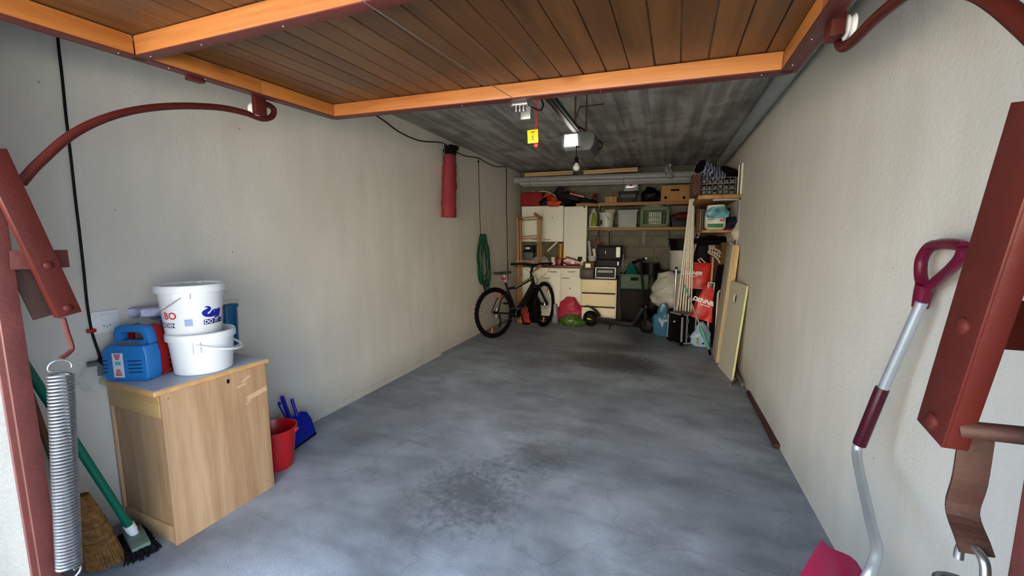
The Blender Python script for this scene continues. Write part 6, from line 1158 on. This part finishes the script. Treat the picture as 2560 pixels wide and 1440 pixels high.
for k, (a, c_, m_, lb_) in enumerate((((1747, 515), (1722, 700), M_gy, 'thin grey pole right of the white profile bundle'), ((1751, 574), (1722, 668), M_prof, 'white pole with black spiral tip before the black boxes'))):
    T0 = AY(a[0], a[1], 6.85); pb = AY(c_[0], c_[1], 6.72 + 0.05 * k); dd_ = (pb - T0).normalized(); e = T0 + dd_ * ((T0.z - 0.002) / -dd_.z); t = thing('pole', lb_, 'pole', Vector((e.x, e.y, 0))); b = MB(); b.tube([T0, e], 0.012 + 0.003 * k, 10); part('shaft', b, m_, t, world=True)
    if k: b = MB(); b.tube([T0 + dd_ * 0.04, T0 + dd_ * 0.055], 0.0165, 10); part('black_ring', b, M_black, t, world=True); b = MB(); b.tube([T0 + dd_ * 0.09, T0 + dd_ * 0.105], 0.0165, 10); part('black_ring', b, M_black, t, world=True)
# tall boxes behind
def ybox(nm, x0, y0, x1, y1, Y, dep, m, label, cat, z0=None, bevel=0.006, rz=0):
    P = AY(x0, y1, Y); Q = AY(x1, y1, Y); T0 = AY(x0, y0, Y); zz = P.z if z0 is None else z0; b = MB().box((0, 0, 0), (Q.x - P.x, dep, T0.z - zz)); M_ = Matrix.Translation((P.x, Y, zz)) @ Matrix.Rotation(rz, 4, 'Z'); b.v = [M_ @ v for v in b.v]; return single(nm, b, m, label, cat, bevel=bevel), M_, Q.x - P.x, T0.z - zz
ybox('tall_black_box', 1735, 612, 1764, 800, 6.85, 0.35, M_tub, 'tall black box standing behind the upper red shopping bag', 'box', 0.0, 0.02)
o, M_, w_, h_ = ybox('red_brown_box', 1766, 611, 1790, 800, 6.78, 0.25, mat('red_brown_carton', (92, 44, 40), 0.6, 0, 0.1, 5), 'tall red brown carton with pale label behind the floorball stick', 'box', 0.0)
q0, q1 = AY(1771, 622, 6.778), AY(1788, 613, 6.778); part('label', MB().box((q0.x, 6.772, q0.z), (q1.x, 6.7795, q1.z)), mat('pale_label2', (176, 160, 150), 0.5), o, world=True)
ybox('brown_board_box', 1792, 606, 1813, 800, 6.30, 0.12, M_card2, 'tall brown carton right of the red brown one', 'box', 0.0); b = MB(); b.beam(AY(1809, 610, 6.42), AY(1800, 690, 6.40), 0.03, 0.02, (1, 0, 0)); single('wood_lath', b, M_card, 'slim brown lath leaning on the tall brown carton', 'lath')
p = AY(1832, 760, 6.1); b = MB(); b.sack((p.x - 0.17, 6.1, 0), 0.17, 0.30, 1.15, 71, 0.25, 0.5, freq=6); single('dark_duffel', b, M_blk, 'dark upright fabric bag between the cartons and the leaning boards', 'bag')
b = MB(); p = AY(1790, 600, 6.6); b.sack((p.x, 6.62, 0), 0.6, 0.22, 0.12, 73, 0.5, 0.4, freq=10); dz = AY(1790, 611, 6.6).z; b.v = [v + Vector((0, 0, dz)) for v in b.v]; single('dark_cover', b, M_blk, 'dark cloth lying over the tall cartons', 'cloth')
# shopping bags
M_rbag = mat('bright_red_film', (196, 28, 22), 0.38, 0, 0.12, 7, 0.25, 18)
def shopbag(x0, y0, x1, y1, Y, dep, seed, label, tilt=0.0, word='', wpx=(0, 0), wsz=0.07, small=None):
    B0 = AY((x0 + x1) / 2, y1, Y); w_ = AY(x1, y1, Y).x - AY(x0, y1, Y).x; h_ = AY(x0, y0, Y).z - B0.z
    t = thing('shopping_bag', label, 'shopping bag', B0, group='red shopping bags'); vs = []; fs = []; n_, m_ = 40, 18
    def surf(a, v):
        cx_, sy2 = math.cos(a), math.sin(a); rr = (abs(cx_) ** 5 + abs(sy2) ** 5) ** (-0.2); k = 1 - 0.28 * max(0, v - 0.5) * 2 * (1 if small else 0.2); x = cx_ * rr * w_ / 2 * k; y = sy2 * rr * dep / 2 * (1 - 0.7 * v * v)
        q = Vector((x * 7 + seed, y * 7, v * h_ * 7)); f_ = 0.018 * (noise.turbulence(q, 2, True) - 0.4) ; return x + (f_ if abs(x) > 0.02 else 0), y - f_ * 0.8, v * h_
    c_, s_ = math.cos(tilt), math.sin(tilt)
    def place(x, y, z): return Vector((B0.x + x * c_ - z * s_ * 1.0, Y + dep / 2 + y, B0.z + z * c_ + x * s_))
    for i in range(m_ + 1):
        for j in range(n_): vs.append(place(*surf(2 * PI * j / n_, i / m_)))
    for i in range(m_):
        for j in range(n_): fs.append((i * n_ + j, i * n_ + (j + 1) % n_, (i + 1) * n_ + (j + 1) % n_, (i + 1) * n_ + j))
    fs.append(tuple(range(n_))[::-1]); b = MB(); b.add(vs, fs); part('body', b, M_rbag, t, world=True)
    Lz = AY(wpx[0], wpx[1], Y)
    def on(u, v, lift=0.012):
        X, Z = u * math.cos(tilt) - v * math.sin(tilt), u * math.sin(tilt) + v * math.cos(tilt); x = Lz.x + X; z = Lz.z + Z; vv = min(1, max(0, (z - B0.z) / h_)); yy = Y + dep / 2 - dep / 2 * (1 - 0.7 * vv * vv) - lift; return Vector((x, yy, z))
    b = MB(); flat(b, text_mesh(word, wsz, 0.0035, 0.25), on); part('lettering', b, M_wprint, t, world=True)
    b = MB(); flat(b, text_mesh('Nah bei dir', wsz * 0.34, 0.001, 0.2), lambda u, v: on(u + wsz * 0.3, v - wsz * 0.62)); part('small_lettering', b, M_wprint, t, world=True)
    return t
sb1 = shopbag(1704, 656, 1778, 722, 6.55, 0.20, 3, 'upper bright red shopping bag behind the white profile ends', -0.04, 'DENNER', (1730, 683), 0.070)
b = MB(); b.tube([AY(1756, 663, 6.64), AY(1745, 648, 6.64), AY(1751, 645, 6.64), AY(1764, 657, 6.64)], 0.009, 8); part('handle', b, M_white, sb1, world=True)
sb2 = shopbag(1726, 716, 1784, 800, 5.98, 0.17, 8, 'lower bright red shopping bag with tilted white lettering', -0.27, 'DENNER', (1761, 754), 0.078, small=True)
b = MB(); b.tube([AY(1768, 720, 6.06), AY(1772, 706, 6.06), AY(1786, 708, 6.06), AY(1788, 722, 6.06)], 0.009, 8); part('handle', b, M_white, sb2, world=True); b = MB(); b.tube([AY(1770, 724, 6.04), AY(1774, 711, 6.04), AY(1784, 713, 6.04), AY(1785, 724, 6.04)], 0.006, 8); part('handle', b, M_white, sb2, world=True)
wsack('maroon_bag', 1712, 790, 0.85, 0.26, 0.2, 0.58, 75, MATS['maroon_cloth'], 'dark maroon bag behind the raised trolley handle', 'bag', top=0.5)
ybox('grey_plinth_box', 1735, 724, 1786, 815, 6.52, 0.24, M_tub, 'dark box on the floor under the red shopping bags', 'box', 0.0, 0.015)
# teal and grey mop leaning before the bags
A, B_ = AZ(1776, 882, 0.03), AY(1711, 712, 5.92); t = thing('mop', 'grey telescopic mop pole with teal joint and end, leaning over the trolley case', 'mop', Vector((A.x, A.y, 0.0)))
d = (B_ - A).normalized(); L = (B_ - A).length; b = MB(); b.tube([A + d * L * 0.36, B_ - d * 0.08], 0.0115, 10); part('pole', b, mat('grey_pole', (140, 140, 134), 0.4, 0.2), t, world=True)
M_tl = mat('teal_joint', (76, 156, 140), 0.4); b = MB(); b.tube([B_ - d * 0.10, B_], [0.014, 0.012], 10); part('teal_end', b, M_tl, t, world=True)
b = MB(); b.tube([A + d * L * 0.05, A + d * L * 0.15, A + d * L * 0.22, A + d * L * 0.24, A + d * L * 0.38], [0.018, 0.02, 0.022, 0.032, 0.016], 12); part('teal_joint', b, M_tl, t, world=True); b = MB(); b.tube([Vector((A.x, A.y, 0.0)), A + d * L * 0.06], [0.016, 0.016], 10); part('rubber_foot', b, M_rubber, t, world=True)
# floorball stick
t = thing('floorball_stick', 'pale floorball stick standing blade up before the red brown carton', 'floorball stick', AY(1793, 800, 6.32))
ol = [(1771, 628), (1776, 622), (1784, 621), (1796, 626), (1806, 634), (1812, 646), (1810, 652), (1803, 658), (1799, 657), (1795, 648), (1786, 639), (1776, 634), (1771, 632)]
Pb = [AY(x, y, 6.32) for x, y in ol]; b = MB(); b.tube(Pb, 0.011, 6, closed=True); part('blade_frame', b, mat('pale_blade', (196, 190, 170), 0.45), t, world=True)
b = MB()
for a, c_ in (((1776, 622), (1775, 634)), ((1782, 621), (1781, 636)), ((1789, 623), (1787, 640)), ((1796, 626), (1791, 643)), ((1802, 631), (1795, 648)), ((1772, 628), (1800, 634)), ((1782, 630), (1806, 646))): b.tube([AY(*a, 6.32), AY(*c_, 6.32)], 0.006, 5)
o = part('blade_ribs', b, MATS['pale_blade'], t, world=True); o['kind'] = 'stuff'; b = MB(); p1_ = AY(1804, 655, 6.32); p2_ = AY(1794, 705, 6.30); dd_ = (p2_ - p1_).normalized(); b.tube([p1_, p1_ + dd_ * (p1_.z / -dd_.z)], 0.014, 10); part('shaft', b, MATS['pale_blade'], t, world=True)
b = MB(); p1_ = AY(1783, 642, 6.20); p2_ = AY(1778, 708, 6.18); dd_ = (p2_ - p1_).normalized(); b.tube([p1_, p1_ + dd_ * 0.2, p1_ + dd_ * (p1_.z / -dd_.z)], [0.011, 0.013, 0.018], 10); single('pale_stick', b, mat('pale_pink_paint', (184, 170, 150), 0.5), 'pale slim stick standing between the shopping bags and the floorball stick', 'stick')
# white folded frame
t = thing('folding_stool', 'white folded tubular frame standing left of the leaning boards', 'frame', AZ(1797, 872, 0)); M_wt = mat('white_tubing', (196, 196, 190), 0.4)
for a, c_, Y in (((1795, 733), (1787, 870), 5.9), ((1803, 738), (1800, 866), 5.95)): b = MB(); T0 = AY(*a, Y); B0 = AY(c_[0], c_[1], Y); B0.z = 0.012; b.tube([T0, B0], 0.0135, 10); part('leg', b, M_wt, t, world=True)
b = MB(); b.tube(spline([AY(1795, 733, 5.9), AY(1799, 727, 5.92), AY(1803, 733, 5.94), AY(1803, 745, 5.95), AY(1798, 770, 5.95)], 5), 0.012, 8); part('top_bow', b, M_wt, t, world=True); b = MB(); b.tube([AY(1791, 800, 5.9), AY(1801, 803, 5.95)], 0.010, 8); part('crossbar', b, M_wt, t, world=True)

# ================================================================== boards leaning on the right wall
M_chip = mat('chipboard', (186, 178, 156), 0.75, 0, 0.08, 60, 0.1, 120); M_chip2 = mat('pale_grey_board', (206, 202, 184), 0.6, 0, 0.05, 50); M_lime = mat('lime_edge', (214, 214, 150), 0.6)
M_ply = wood('plywood_edge', (224, 194, 146), (186, 146, 96), 'z', 0.6, 16, 16, 0.2, 0, 0.1)
def slab(P, th, dirn):
    dirn = Vector(dirn).normalized() * th; b = MB(); vs = [Vector(p) for p in P] + [Vector(p) + dirn for p in P]; k = len(P); b.add(vs, [tuple(range(k)), tuple(range(2 * k - 1, k - 1, -1))] + [(i, i + k, (i + 1) % k + k, (i + 1) % k) for i in range(k)]); return b
near_b = Vector((0.655, 5.30, 0.0)); near_t = AX(1848, 614, 0.757); near_t.y = 5.33; far_b = Vector((0.665, 5.83, 0.0)); far_t = far_b + (near_t - near_b) * 1.0
sl = (near_t - near_b)
b = slab([near_b, far_b, far_t, near_t], 0.018, (1, 0, -0.08)); single('chipboard_panel', b, M_chip, 'grey brown chipboard panel leaning on the right wall, left of the plywood', 'board', bevel=0.001)
for k, lb_ in enumerate(('plywood sheet next to the chipboard panel, its pine edge showing', 'middle plywood sheet with pine edge in the leaning stack', 'plywood sheet nearest the wall in the leaning stack')):
    o = Vector((0.0195 * (k + 1), 0.0, 0)); hh = 1.0 if k < 2 else 0.995
    b = slab([near_b + o, far_b + o + Vector((0, -0.1, 0)), far_b + o + sl * hh + Vector((0, -0.1, 0)), near_b + o + sl * hh], 0.018, (1, 0, -0.08)); single('plywood_sheet', b, M_ply, lb_, 'board', 'leaning plywood sheets', bevel=0.0015)
o = Vector((0.083, 0.10, 0)); b = slab([near_b + o, near_b + o + Vector((0, 0.3, 0)), near_b + o + sl * 0.84 + Vector((-0.0, 0.3, 0)), near_b + o + sl * 0.84], 0.016, (1, 0, -0.06)); single('short_plank', b, M_pine_y, 'shorter pale plank behind the plywood stack against the wall', 'board', bevel=0.002)
# panel with the round hole
q1, q2 = AZ(1795, 915, 0.0), AZ(1828, 953, 0.0); q3, q4 = AX(1884, 722, 0.822), AX(1848, 708, 0.800)
hp = AX(1845.5, 747, 0.795)
ex = (q2 - q1); ex.z = 0; Lx = ex.length; ex.normalize(); ez = ((q3 + q4) / 2 - (q1 + q2) / 2); ez = (ez - ex * ez.dot(ex)); Lz_ = ez.length; ez.normalize(); en = ez.cross(ex)
if en.x < 0: en = -en
PM = Matrix((ex, en, ez)).transposed().to_4x4(); PM.translation = q1
hc_ = PM.inverted() @ hp
t = thing('panel_with_hole', 'pale grey panel with a round hole and lime edge leaning on the right wall', 'board', Vector(q1))
outer = [(0, 0), (Lx, 0), (Lx, Lz_), (0, Lz_)]; n2 = 48; ci = (hc_.x, hc_.z); hr = 0.055
b = MB(); A2 = []; B2 = []
for i in range(n2):
    a = 2 * PI * i / n2; c_, s_ = math.cos(a), math.sin(a); tt = min([(Lx - ci[0]) / c_ if c_ > 1e-6 else 1e9, -ci[0] / c_ if c_ < -1e-6 else 1e9, (Lz_ - ci[1]) / s_ if s_ > 1e-6 else 1e9, -ci[1] / s_ if s_ < -1e-6 else 1e9]); A2.append((ci[0] + c_ * tt, ci[1] + s_ * tt)); B2.append((ci[0] + c_ * hr, ci[1] + s_ * hr))
for (cx2, cz2) in outer:   # snap nearest outline points onto the corners
    j = min(range(n2), key=lambda i: (A2[i][0] - cx2) ** 2 + (A2[i][1] - cz2) ** 2); A2[j] = (cx2, cz2)
vs = [PM @ Vector((x, 0, z)) for x, z in A2] + [PM @ Vector((x, 0, z)) for x, z in B2] + [PM @ Vector((x, 0.019, z)) for x, z in A2] + [PM @ Vector((x, 0.019, z)) for x, z in B2]; fs = []
for i in range(n2): j = (i + 1) % n2; fs += [(i, j, n2 + j, n2 + i), (2 * n2 + j, 2 * n2 + i, 3 * n2 + i, 3 * n2 + j), (i, 2 * n2 + i, 2 * n2 + j, j), (n2 + j, 3 * n2 + j, 3 * n2 + i, n2 + i)]
b.add(vs, fs); part('board', b, M_chip2, t, world=True)
b = MB(); b.box((Lx, 0, 0.0), (Lx + 0.002, 0.019, Lz_), PM); b.box((0, 0, Lz_), (Lx, 0.019, Lz_ + 0.002), PM); part('lime_edge', b, M_lime, t, world=True)
# rolls standing behind the boards
A = AY(1795, 800, 6.0); T0 = AY(1843, 606, 5.62); T0.x = min(T0.x, 0.795); dd_ = (Vector((0.72, 6.12, 0)) - T0).normalized(); b = MB(); b.tube([T0, T0 + dd_ * (T0.z / -dd_.z)], 0.026, 18); single('film_roll', b, mat('silver_film', (190, 190, 180), 0.2, 0.1, 0.3, 20, 0.4, 40), 'tall roll wrapped in shiny film behind the chipboard panel', 'roll')
T0 = AY(1846, 598, 5.72); b = MB(); b.tube([T0, Vector((0.775, 5.72, 0.003))], 0.045, 18); single('green_roll', b, mat('leaf_green_wrap', (96, 130, 60), 0.5), 'green wrapped roll behind the top of the leaning boards', 'roll')
p = AY(1843, 602, 5.60); b = MB(); b.sack((p.x - 0.0, p.y, p.z + 0.01), 0.11, 0.10, 0.21, 77, 0.3, 0.4, freq=9, bulge=0.35); single('pale_sack', b, mat('pale_film_cap', (188, 184, 166), 0.6), 'pale crumpled bag perched on top of the rolls by the right wall', 'bag')
# wood scraps, steel bar
for k, (a, c_, lb_) in enumerate((((1826, 962), (1848, 942), 'short wood offcut lying slanted under the leaning panel'), ((1838, 925), (1856, 962), 'longer wood offcut along the right wall by the leaning panel'))):
    A, B_ = AZ(*a, 0.012 + 0.03 * k), AZ(*c_, 0.012 + 0.03 * k); b = MB(); b.beam(A, B_, 0.03, 0.022, (0, 0, 1)); single('wood_offcut', b, mat('grey_wood', (118, 106, 92), 0.8, 0, 0.1, 8), lb_, 'wood offcut', 'wood offcuts', bevel=0.002)
A, B_ = AZ(1872, 980, 0.018), AZ(1938, 1108, 0.018); t = thing('steel_bar', 'dark red brown steel bar lying on the floor along the right wall', 'steel bar', Vector((B_.x, B_.y, 0))); b = MB(); b.beam(A, B_, 0.034, 0.036, (1, 0, 0)); part('bar', b, mat('brown_red_steel', (70, 34, 30), 0.5, 0.2, 0.15, 10), t, world=True, bevel=0.003)
b = MB(); d = (B_ - A).normalized(); b.beam(B_ + Vector((0.012, 0, 0)) - d * 0.05, B_ + Vector((0.012, 0, 0)) + d * 0.05, 0.06, 0.034, (1, 0, 0)); part('foot', b, MATS['brown_red_steel'], t, world=True, bevel=0.004)

# ================================================================== shelves on the right wall
zs = AX(1855, 485, XR).z; YS = AX(1855, 490, XR).y; xs_ = AY(1746, 490, YS).x
t = thing('side_shelf', 'upper side shelf of pale wood on the right wall carrying the slatted crate', 'shelf', (xs_, YS, zs - 0.045))
b = MB().box((xs_, YS, zs - 0.045), (XR, 7.3, zs)); part('board', b, M_shelfy, t, world=True, bevel=0.002); b = MB(); b.box((XR - 0.02, YS + 0.06, zs - 0.33), (XR, YS + 0.085, zs - 0.046)); b.box((XR - 0.3, YS + 0.06, zs - 0.065), (XR, YS + 0.085, zs - 0.047)); part('bracket', b, M_spring, t, world=True)
P_ = AX(1850, 574, XR); z2_ = P_.z; Y2 = 5.62; x2_ = AY(1757, 573, Y2).x
t = thing('side_shelf', 'lower side shelf on the right wall carrying the pet litter sack', 'shelf', (x2_, Y2, z2_ - 0.03)); b = MB().box((x2_, Y2, z2_ - 0.03), (XR, 7.2, z2_)); part('board', b, M_shelfy, t, world=True, bevel=0.002)
b = MB(); b.box((XR - 0.018, Y2 - 0.02, z2_ - 0.34), (XR, Y2 + 0.004, zs - 0.05)); part('upright', b, M_spring, t, world=True)
b = MB(); c = AX(1852, 455, XR - 0.012); b.box((XR - 0.022, YS + 0.02, zs + 0.001), (XR - 0.002, YS + 0.05, zs + 0.36)); b.box((XR - 0.05, YS + 0.03, zs + 0.001), (XR - 0.038, YS + 0.04, zs + 0.34)); single('frame_edge', b, M_prof, 'slim white frame standing upright at the front end of the side shelf', 'frame')
# slatted grey crate with stacked grips, black bag on top
x0, x1 = AY(1752, 480, YS + 0.05).x, AY(1838, 480, YS + 0.05).x; hC2 = AY(1800, 444, YS + 0.05).z - zs
t = thing('wire_basket', 'wire basket full of grey plastic clips on the upper side shelf', 'basket', (x0, YS + 0.05, zs)); b = MB(); Yb = YS + 0.05; D_ = 0.5
for z in (0.006, hC2 * 0.33, hC2 * 0.66, hC2):
    b.tube([(x0, Yb, zs + z), (x1, Yb, zs + z), (x1, Yb + D_, zs + z), (x0, Yb + D_, zs + z)], 0.004, 6, closed=True)
for i in range(7): x = x0 + (x1 - x0) * i / 6; b.tube([(x, Yb, zs + 0.004), (x, Yb, zs + hC2)], 0.0025, 5)
for i in range(5): y = Yb + D_ * i / 4; b.tube([(x0, y, zs + 0.004), (x0, y, zs + hC2)], 0.0025, 5)
part('wires', b, M_spring, t, world=True)['kind'] = 'stuff'
M_clip = mat('grey_clip', (104, 102, 94), 0.5, 0, 0.3, 30); me = None; gq = 'grey plastic clips in the wire basket'
cm = mesh_of('clip', MB().prism([(-0.024, -0.026), (0.024, -0.026), (0.018, 0.0), (0.024, 0.026), (0.012, 0.006), (0.0, 0.022), (-0.012, 0.006), (-0.024, 0.026), (-0.018, 0.0)], -0.03, 0.03), M_clip, bevel=0.003, seg=1)
nr = 0
for r in range(3):
    for i in range(6):
        o = bpy.data.objects.new('plastic_clip', cm); COL.objects.link(o); o.location = (x0 + 0.035 + (x1 - x0 - 0.07) * i / 5, Yb + 0.04 + 0.0, zs + 0.032 + r * (hC2 * 0.32)); o.rotation_euler = (0, rnd.choice((0, PI)), 0); WM[o] = Matrix.Identity(4); tag(o, '%s grey clip from the left in the %s row of the wire basket' % (('first', 'second', 'third', 'fourth', 'fifth', 'last')[i], ('bottom', 'middle', 'top')[r]), 'clip', gq)
b = MB().box((x0 + 0.01, Yb + 0.08, zs + 0.002), (x1 - 0.01, Yb + D_ - 0.02, zs + hC2 * 0.9)); single('dark_filling', b, M_blk, 'dark cloth bundle filling the wire basket behind the clips', 'cloth', bevel=0.02)
b = MB(); b.sack(((x0 + x1) / 2 + 0.09, Yb + 0.24, zs + hC2 + 0.005), (x1 - x0) * 0.62, 0.36, 0.17, 81, 0.5, 0.35, freq=8); single('black_bag', b, M_blk, 'flat black cloth bag on top of the wire basket under the ceiling', 'bag')
p = AY(1750, 416, YS - 0.02); q = AY(1786, 433, YS + 0.12); d = (q - p).normalized(); t = thing('rolled_mat', 'rolled blue and white patterned mat sticking out over the side shelf', 'mat', q)
b = MB(); b.tube([p, q + d * 0.1], 0.088, 26, caps=False); b.tube([p + d * 0.003, p + d * 0.0035], 0.066, 20, caps=False)
m, n, l, bs_ = newmat('striped_mat'); tc = n.new('ShaderNodeTexCoord'); wv = n.new('ShaderNodeTexWave'); wv.inputs['Scale'].default_value = 9; wv.inputs['Distortion'].default_value = 9; l.new(tc.outputs['Object'], wv.inputs[0]); r_ = ramp(n, [(0.55, lin((30, 36, 58))), (0.7, lin((140, 148, 176)))]); l.new(wv.outputs['Fac'], r_.inputs[0]); l.new(r_.outputs[0], bs_.inputs['Base Color']); bs_.inputs['Roughness'].default_value = 0.6
part('roll', b, m, t, world=True); b = MB(); b.tube([p + d * 0.004, p + d * 0.1], 0.080, 22); part('inner_layers', b, M_blk, t, world=True)
b = MB(); u_ = d.cross(Vector((0, 0, 1))).normalized(); v_ = d.cross(u_); c = p + d * 0.16; b.tube([c + (u_ * math.cos(a) + v_ * math.sin(a)) * 0.09 for a in [2 * PI * i / 26 for i in range(26)]], 0.005, 6, closed=True); part('strap', b, M_black, t, world=True)
t0 = AY(1742, 459, YS + 0.12); b = MB(); b.sack((t0.x + 0.0, YS + 0.28, zs - 0.0), 0.13, 0.36, 0.27, 83, 0.05, 0.92, sq=6, freq=6, bulge=0.02); b.v = [v + Vector((0, 0, 0.002)) for v in b.v]; single('checked_bag', b, weave('brown_check', (112, 70, 58), (54, 38, 36), 46), 'brown checked bag at the left edge of the upper side shelf', 'bag')
# litter sack, books, cloths on the lower side shelf
x0, x1 = AY(1763, 570, 5.70).x, AY(1815, 570, 5.70).x; h_ = AY(1790, 510, 5.70).z - z2_
b = MB(); b.sack(((x0 + x1) / 2, 5.70 + 0.09, z2_ + 0.001), x1 - x0, 0.16, h_ * 0.96, 85, 0.10, 0.85, sq=4, freq=6, bulge=0.04); t = single('litter_sack', b, mat('white_sack', (206, 210, 200), 0.35, 0, 0.05), 'white, blue and green pet litter sack on the lower side shelf', 'sack')
def onsack(px0, py0, px1, py1, y=5.694): a, c_ = AY(px0, py1, y), AY(px1, py0, y); return MB().box((a.x, y - 0.002, a.z), (c_.x, y + 0.03, c_.z))
part('green_band', onsack(1769, 559, 1808, 569), mat('green_print', (44, 110, 66), 0.4), t, world=True, bevel=0.002)
part('red_tag', onsack(1800, 548, 1811, 553, 5.692), M_rprint, t, world=True)
b = MB()
for (a, c_, y0) in ((1769, 1787, 548.5), (1769, 1780, 552), (1770, 1783, 555)): q0, q1 = AY(a, y0, 5.690), AY(c_, y0, 5.690); b.beam(q0, q1, 0.009 if y0 < 550 else 0.004, 0.003, (0, 0, 1))
part('print_lines', b, M_navy, t, world=True)['kind'] = 'stuff'
b = MB(); q0 = AY(1796, 545, 5.66); b.sack((q0.x - 0.01, 5.68, q0.z), 0.24, 0.05, AY(1790, 517, 5.66).z - q0.z, 87, 0.3, 0.55, freq=12); single('cat_pouch', b, mat('aqua_blue_film', (90, 150, 170), 0.3, 0, 0.6, 14), 'aqua and blue glossy pouch hanging before the white litter sack', 'pouch')
for k, (a, c_, m_, lb_) in enumerate(((1741, 1748, M_card2, 'dark brown book standing leftmost on the lower side shelf'), (1748.5, 1752, M_card, 'thin pale brown book between the dark and the blue one'), (1752.5, 1760, mat('slate_blue_cover', (62, 70, 82), 0.6), 'slate blue book next to the white litter sack'))):
    Yk = 6.1; xa_, xb_ = AY(a, 570, Yk).x, AY(c_, 570, Yk).x; hh = AY(a, 523, Yk).z - z2_; b = MB().box((xa_, Yk, z2_ + 0.001), (xb_ - 0.002, Yk + 0.2, z2_ + hh)); single('book', b, m_, lb_, 'book', 'books on the lower side shelf', bevel=0.003)
b = MB(); q0 = AY(1832, 566, 5.85); b.sack((q0.x - 0.0, 5.86, z2_ + 0.03), 0.20, 0.28, 0.14, 89, 0.4, 0.4, freq=8); single('navy_cloth', b, mat('navy_cloth', (24, 32, 56), 0.8, 0, 0.2, 9), 'navy cloth bundle at the right end of the lower side shelf', 'cloth')
b = MB(); b.box((q0.x - 0.10, 5.70, z2_ + 0.001), (q0.x + 0.10, 5.95, z2_ + 0.028)); single('red_folded_cloth', b, MATS['maroon_cloth'], 'folded dark red cloth under the navy bundle', 'cloth', bevel=0.01)
o, _, _, _ = ybox('brown_carton', 1818, 520, 1838, 570, 6.3, 0.2, M_card2, 'dark brown carton at the back of the lower side shelf', 'box', z2_ + 0.001)
# clear bag over the pipe
p = AW(1670, 412, 0.48); q = AW(1674, 455, 0.50); b = MB(); hose_bag(b, p, q, lambda t: 0.05 + 0.03 * math.sin(t * PI), 9, amp=0.5); t = single('film_bag', b, mat('clear_film_bag', (176, 180, 178), 0.15, 0, 0.1, 10, alpha=0.45), 'clear plastic bag hanging over the grey pipes at the right', 'plastic bag')
b = MB(); c = AW(1675, 414, 0.50); b.tube([c + Vector((0.012 * math.cos(a), -0.06, 0.012 * math.sin(a))) for a in [2 * PI * i / 14 for i in range(14)]], 0.004, 5, closed=True); part('eyelet', b, M_white, t, world=True)
# ================================================================== snow shovel against the right wall
M_wine = mat('wine_plastic', (104, 14, 48), 0.32, 0, 0.05, 6); M_wine2 = mat('magenta_plastic', (136, 24, 70), 0.35, 0, 0.05, 6)
XH = 0.775
ss = thing('snow_shovel', 'snow shovel with wine red grip leaning on the right wall', 'snow shovel', AX(2172, 1500, 0.58))
a0 = AX(2305, 755, XH + 0.012); a1 = AX(2206, 975, XH - 0.022); b = MB(); b.tube([a0, a1], 0.0155, 18); sh = part('upper_shaft', b, M_alu, ss, world=True)
b = MB(); s0 = AX(2206, 970, XH - 0.022); s1 = AX(2148, 1112, 0.715); b.tube([s0, s1], 0.0205, 18); part('sleeve', b, mat('dark_wine_sleeve', (66, 14, 34), 0.3), ss, world=True, bevel=0.002)
b = MB(); b.tube(spline([AX(2148, 1108, 0.715), AX(2142, 1140, 0.705), AX(2160, 1230, 0.68), AX(2178, 1310, 0.655), AX(2192, 1368, 0.64), AX(2186, 1405, 0.625), AX(2165, 1450, 0.60), AX(2120, 1540, 0.57)], 6), 0.0150, 18); part('bent_shaft', b, M_alu, ss, world=True)
# D grip: two arms and a cross piece
g = lambda x, y, X=XH + 0.02: AX(x, y, X)
b = MB(); b.tube([g(2300, 768), g(2308, 735), g(2315, 712)], [0.021, 0.024, 0.026], 16); b.tube(spline([g(2311, 722), g(2302, 690), g(2304, 650), g(2320, 622), g(2336, 612)], 5), [0.020] + [0.0165] * 19 + [0.0155], 14)
b.tube(spline([g(2318, 722), g(2345, 700), g(2378, 672, 0.775), g(2402, 645, 0.765), g(2413, 620, 0.762)], 5), [0.019] + [0.0150] * 19 + [0.0165], 14); b.tube(spline([g(2326, 617), g(2355, 610, 0.785), g(2390, 611, 0.77), g(2410, 618, 0.765)], 5), 0.0165, 14); part('grip', b, M_wine, ss, world=True)
# blade: a curved scoop standing on its edge by the wall
bl0 = AX(2066, 1332, 0.50); bl1 = AX(2148, 1440, 0.585); vdir = (AX(1988, 1440, 0.41) - bl0).normalized()
vs = []; fs = []; nu, nv = 16, 18; Wd = 0.44
top_u = (bl1 - bl0).normalized()
for j in range(nv + 1):
    v = j / nv
    for i in range(nu + 1):
        u = i / nu; wob = 0.045 * math.sin(PI * u) * (1 - v * 0.6); ribs = 0.006 * math.cos(u * PI * 8) * min(1, v * 3) * (1 - v)
        P = bl0 + top_u * (Wd * u) + vdir * (0.34 * v) + Vector((0, 0, -0.10 * v * v)); nrm_ = top_u.cross(vdir).normalized(); P += vdir * (0.03 * math.cos(u * PI * 3) * (1 - v)) + nrm_ * (wob + ribs - 0.01 * math.sin(PI * v)) * (-1 if nrm_.x > 0 else 1); P.z = max(P.z, 0.004); vs.append(P)
for j in range(nv):
    for i in range(nu): a = j * (nu + 1) + i; fs.append((a, a + 1, a + nu + 2, a + nu + 1))
off = Vector((0.006, 0.006, 0)); nV = len(vs); vs2 = vs + [p + off for p in vs]; fs2 = fs + [tuple(i + nV for i in f_)[::-1] for f_ in fs]
rim = [i for i in range(nu + 1)] + [(j) * (nu + 1) + nu for j in range(1, nv + 1)] + [nv * (nu + 1) + i for i in range(nu - 1, -1, -1)] + [j * (nu + 1) for j in range(nv - 1, 0, -1)]
for k in range(len(rim)): a, c_ = rim[k], rim[(k + 1) % len(rim)]; fs2.append((a, c_, c_ + nV, a + nV))
b = MB(); b.add(vs2, fs2); part('blade', b, M_wine2, ss, world=True)
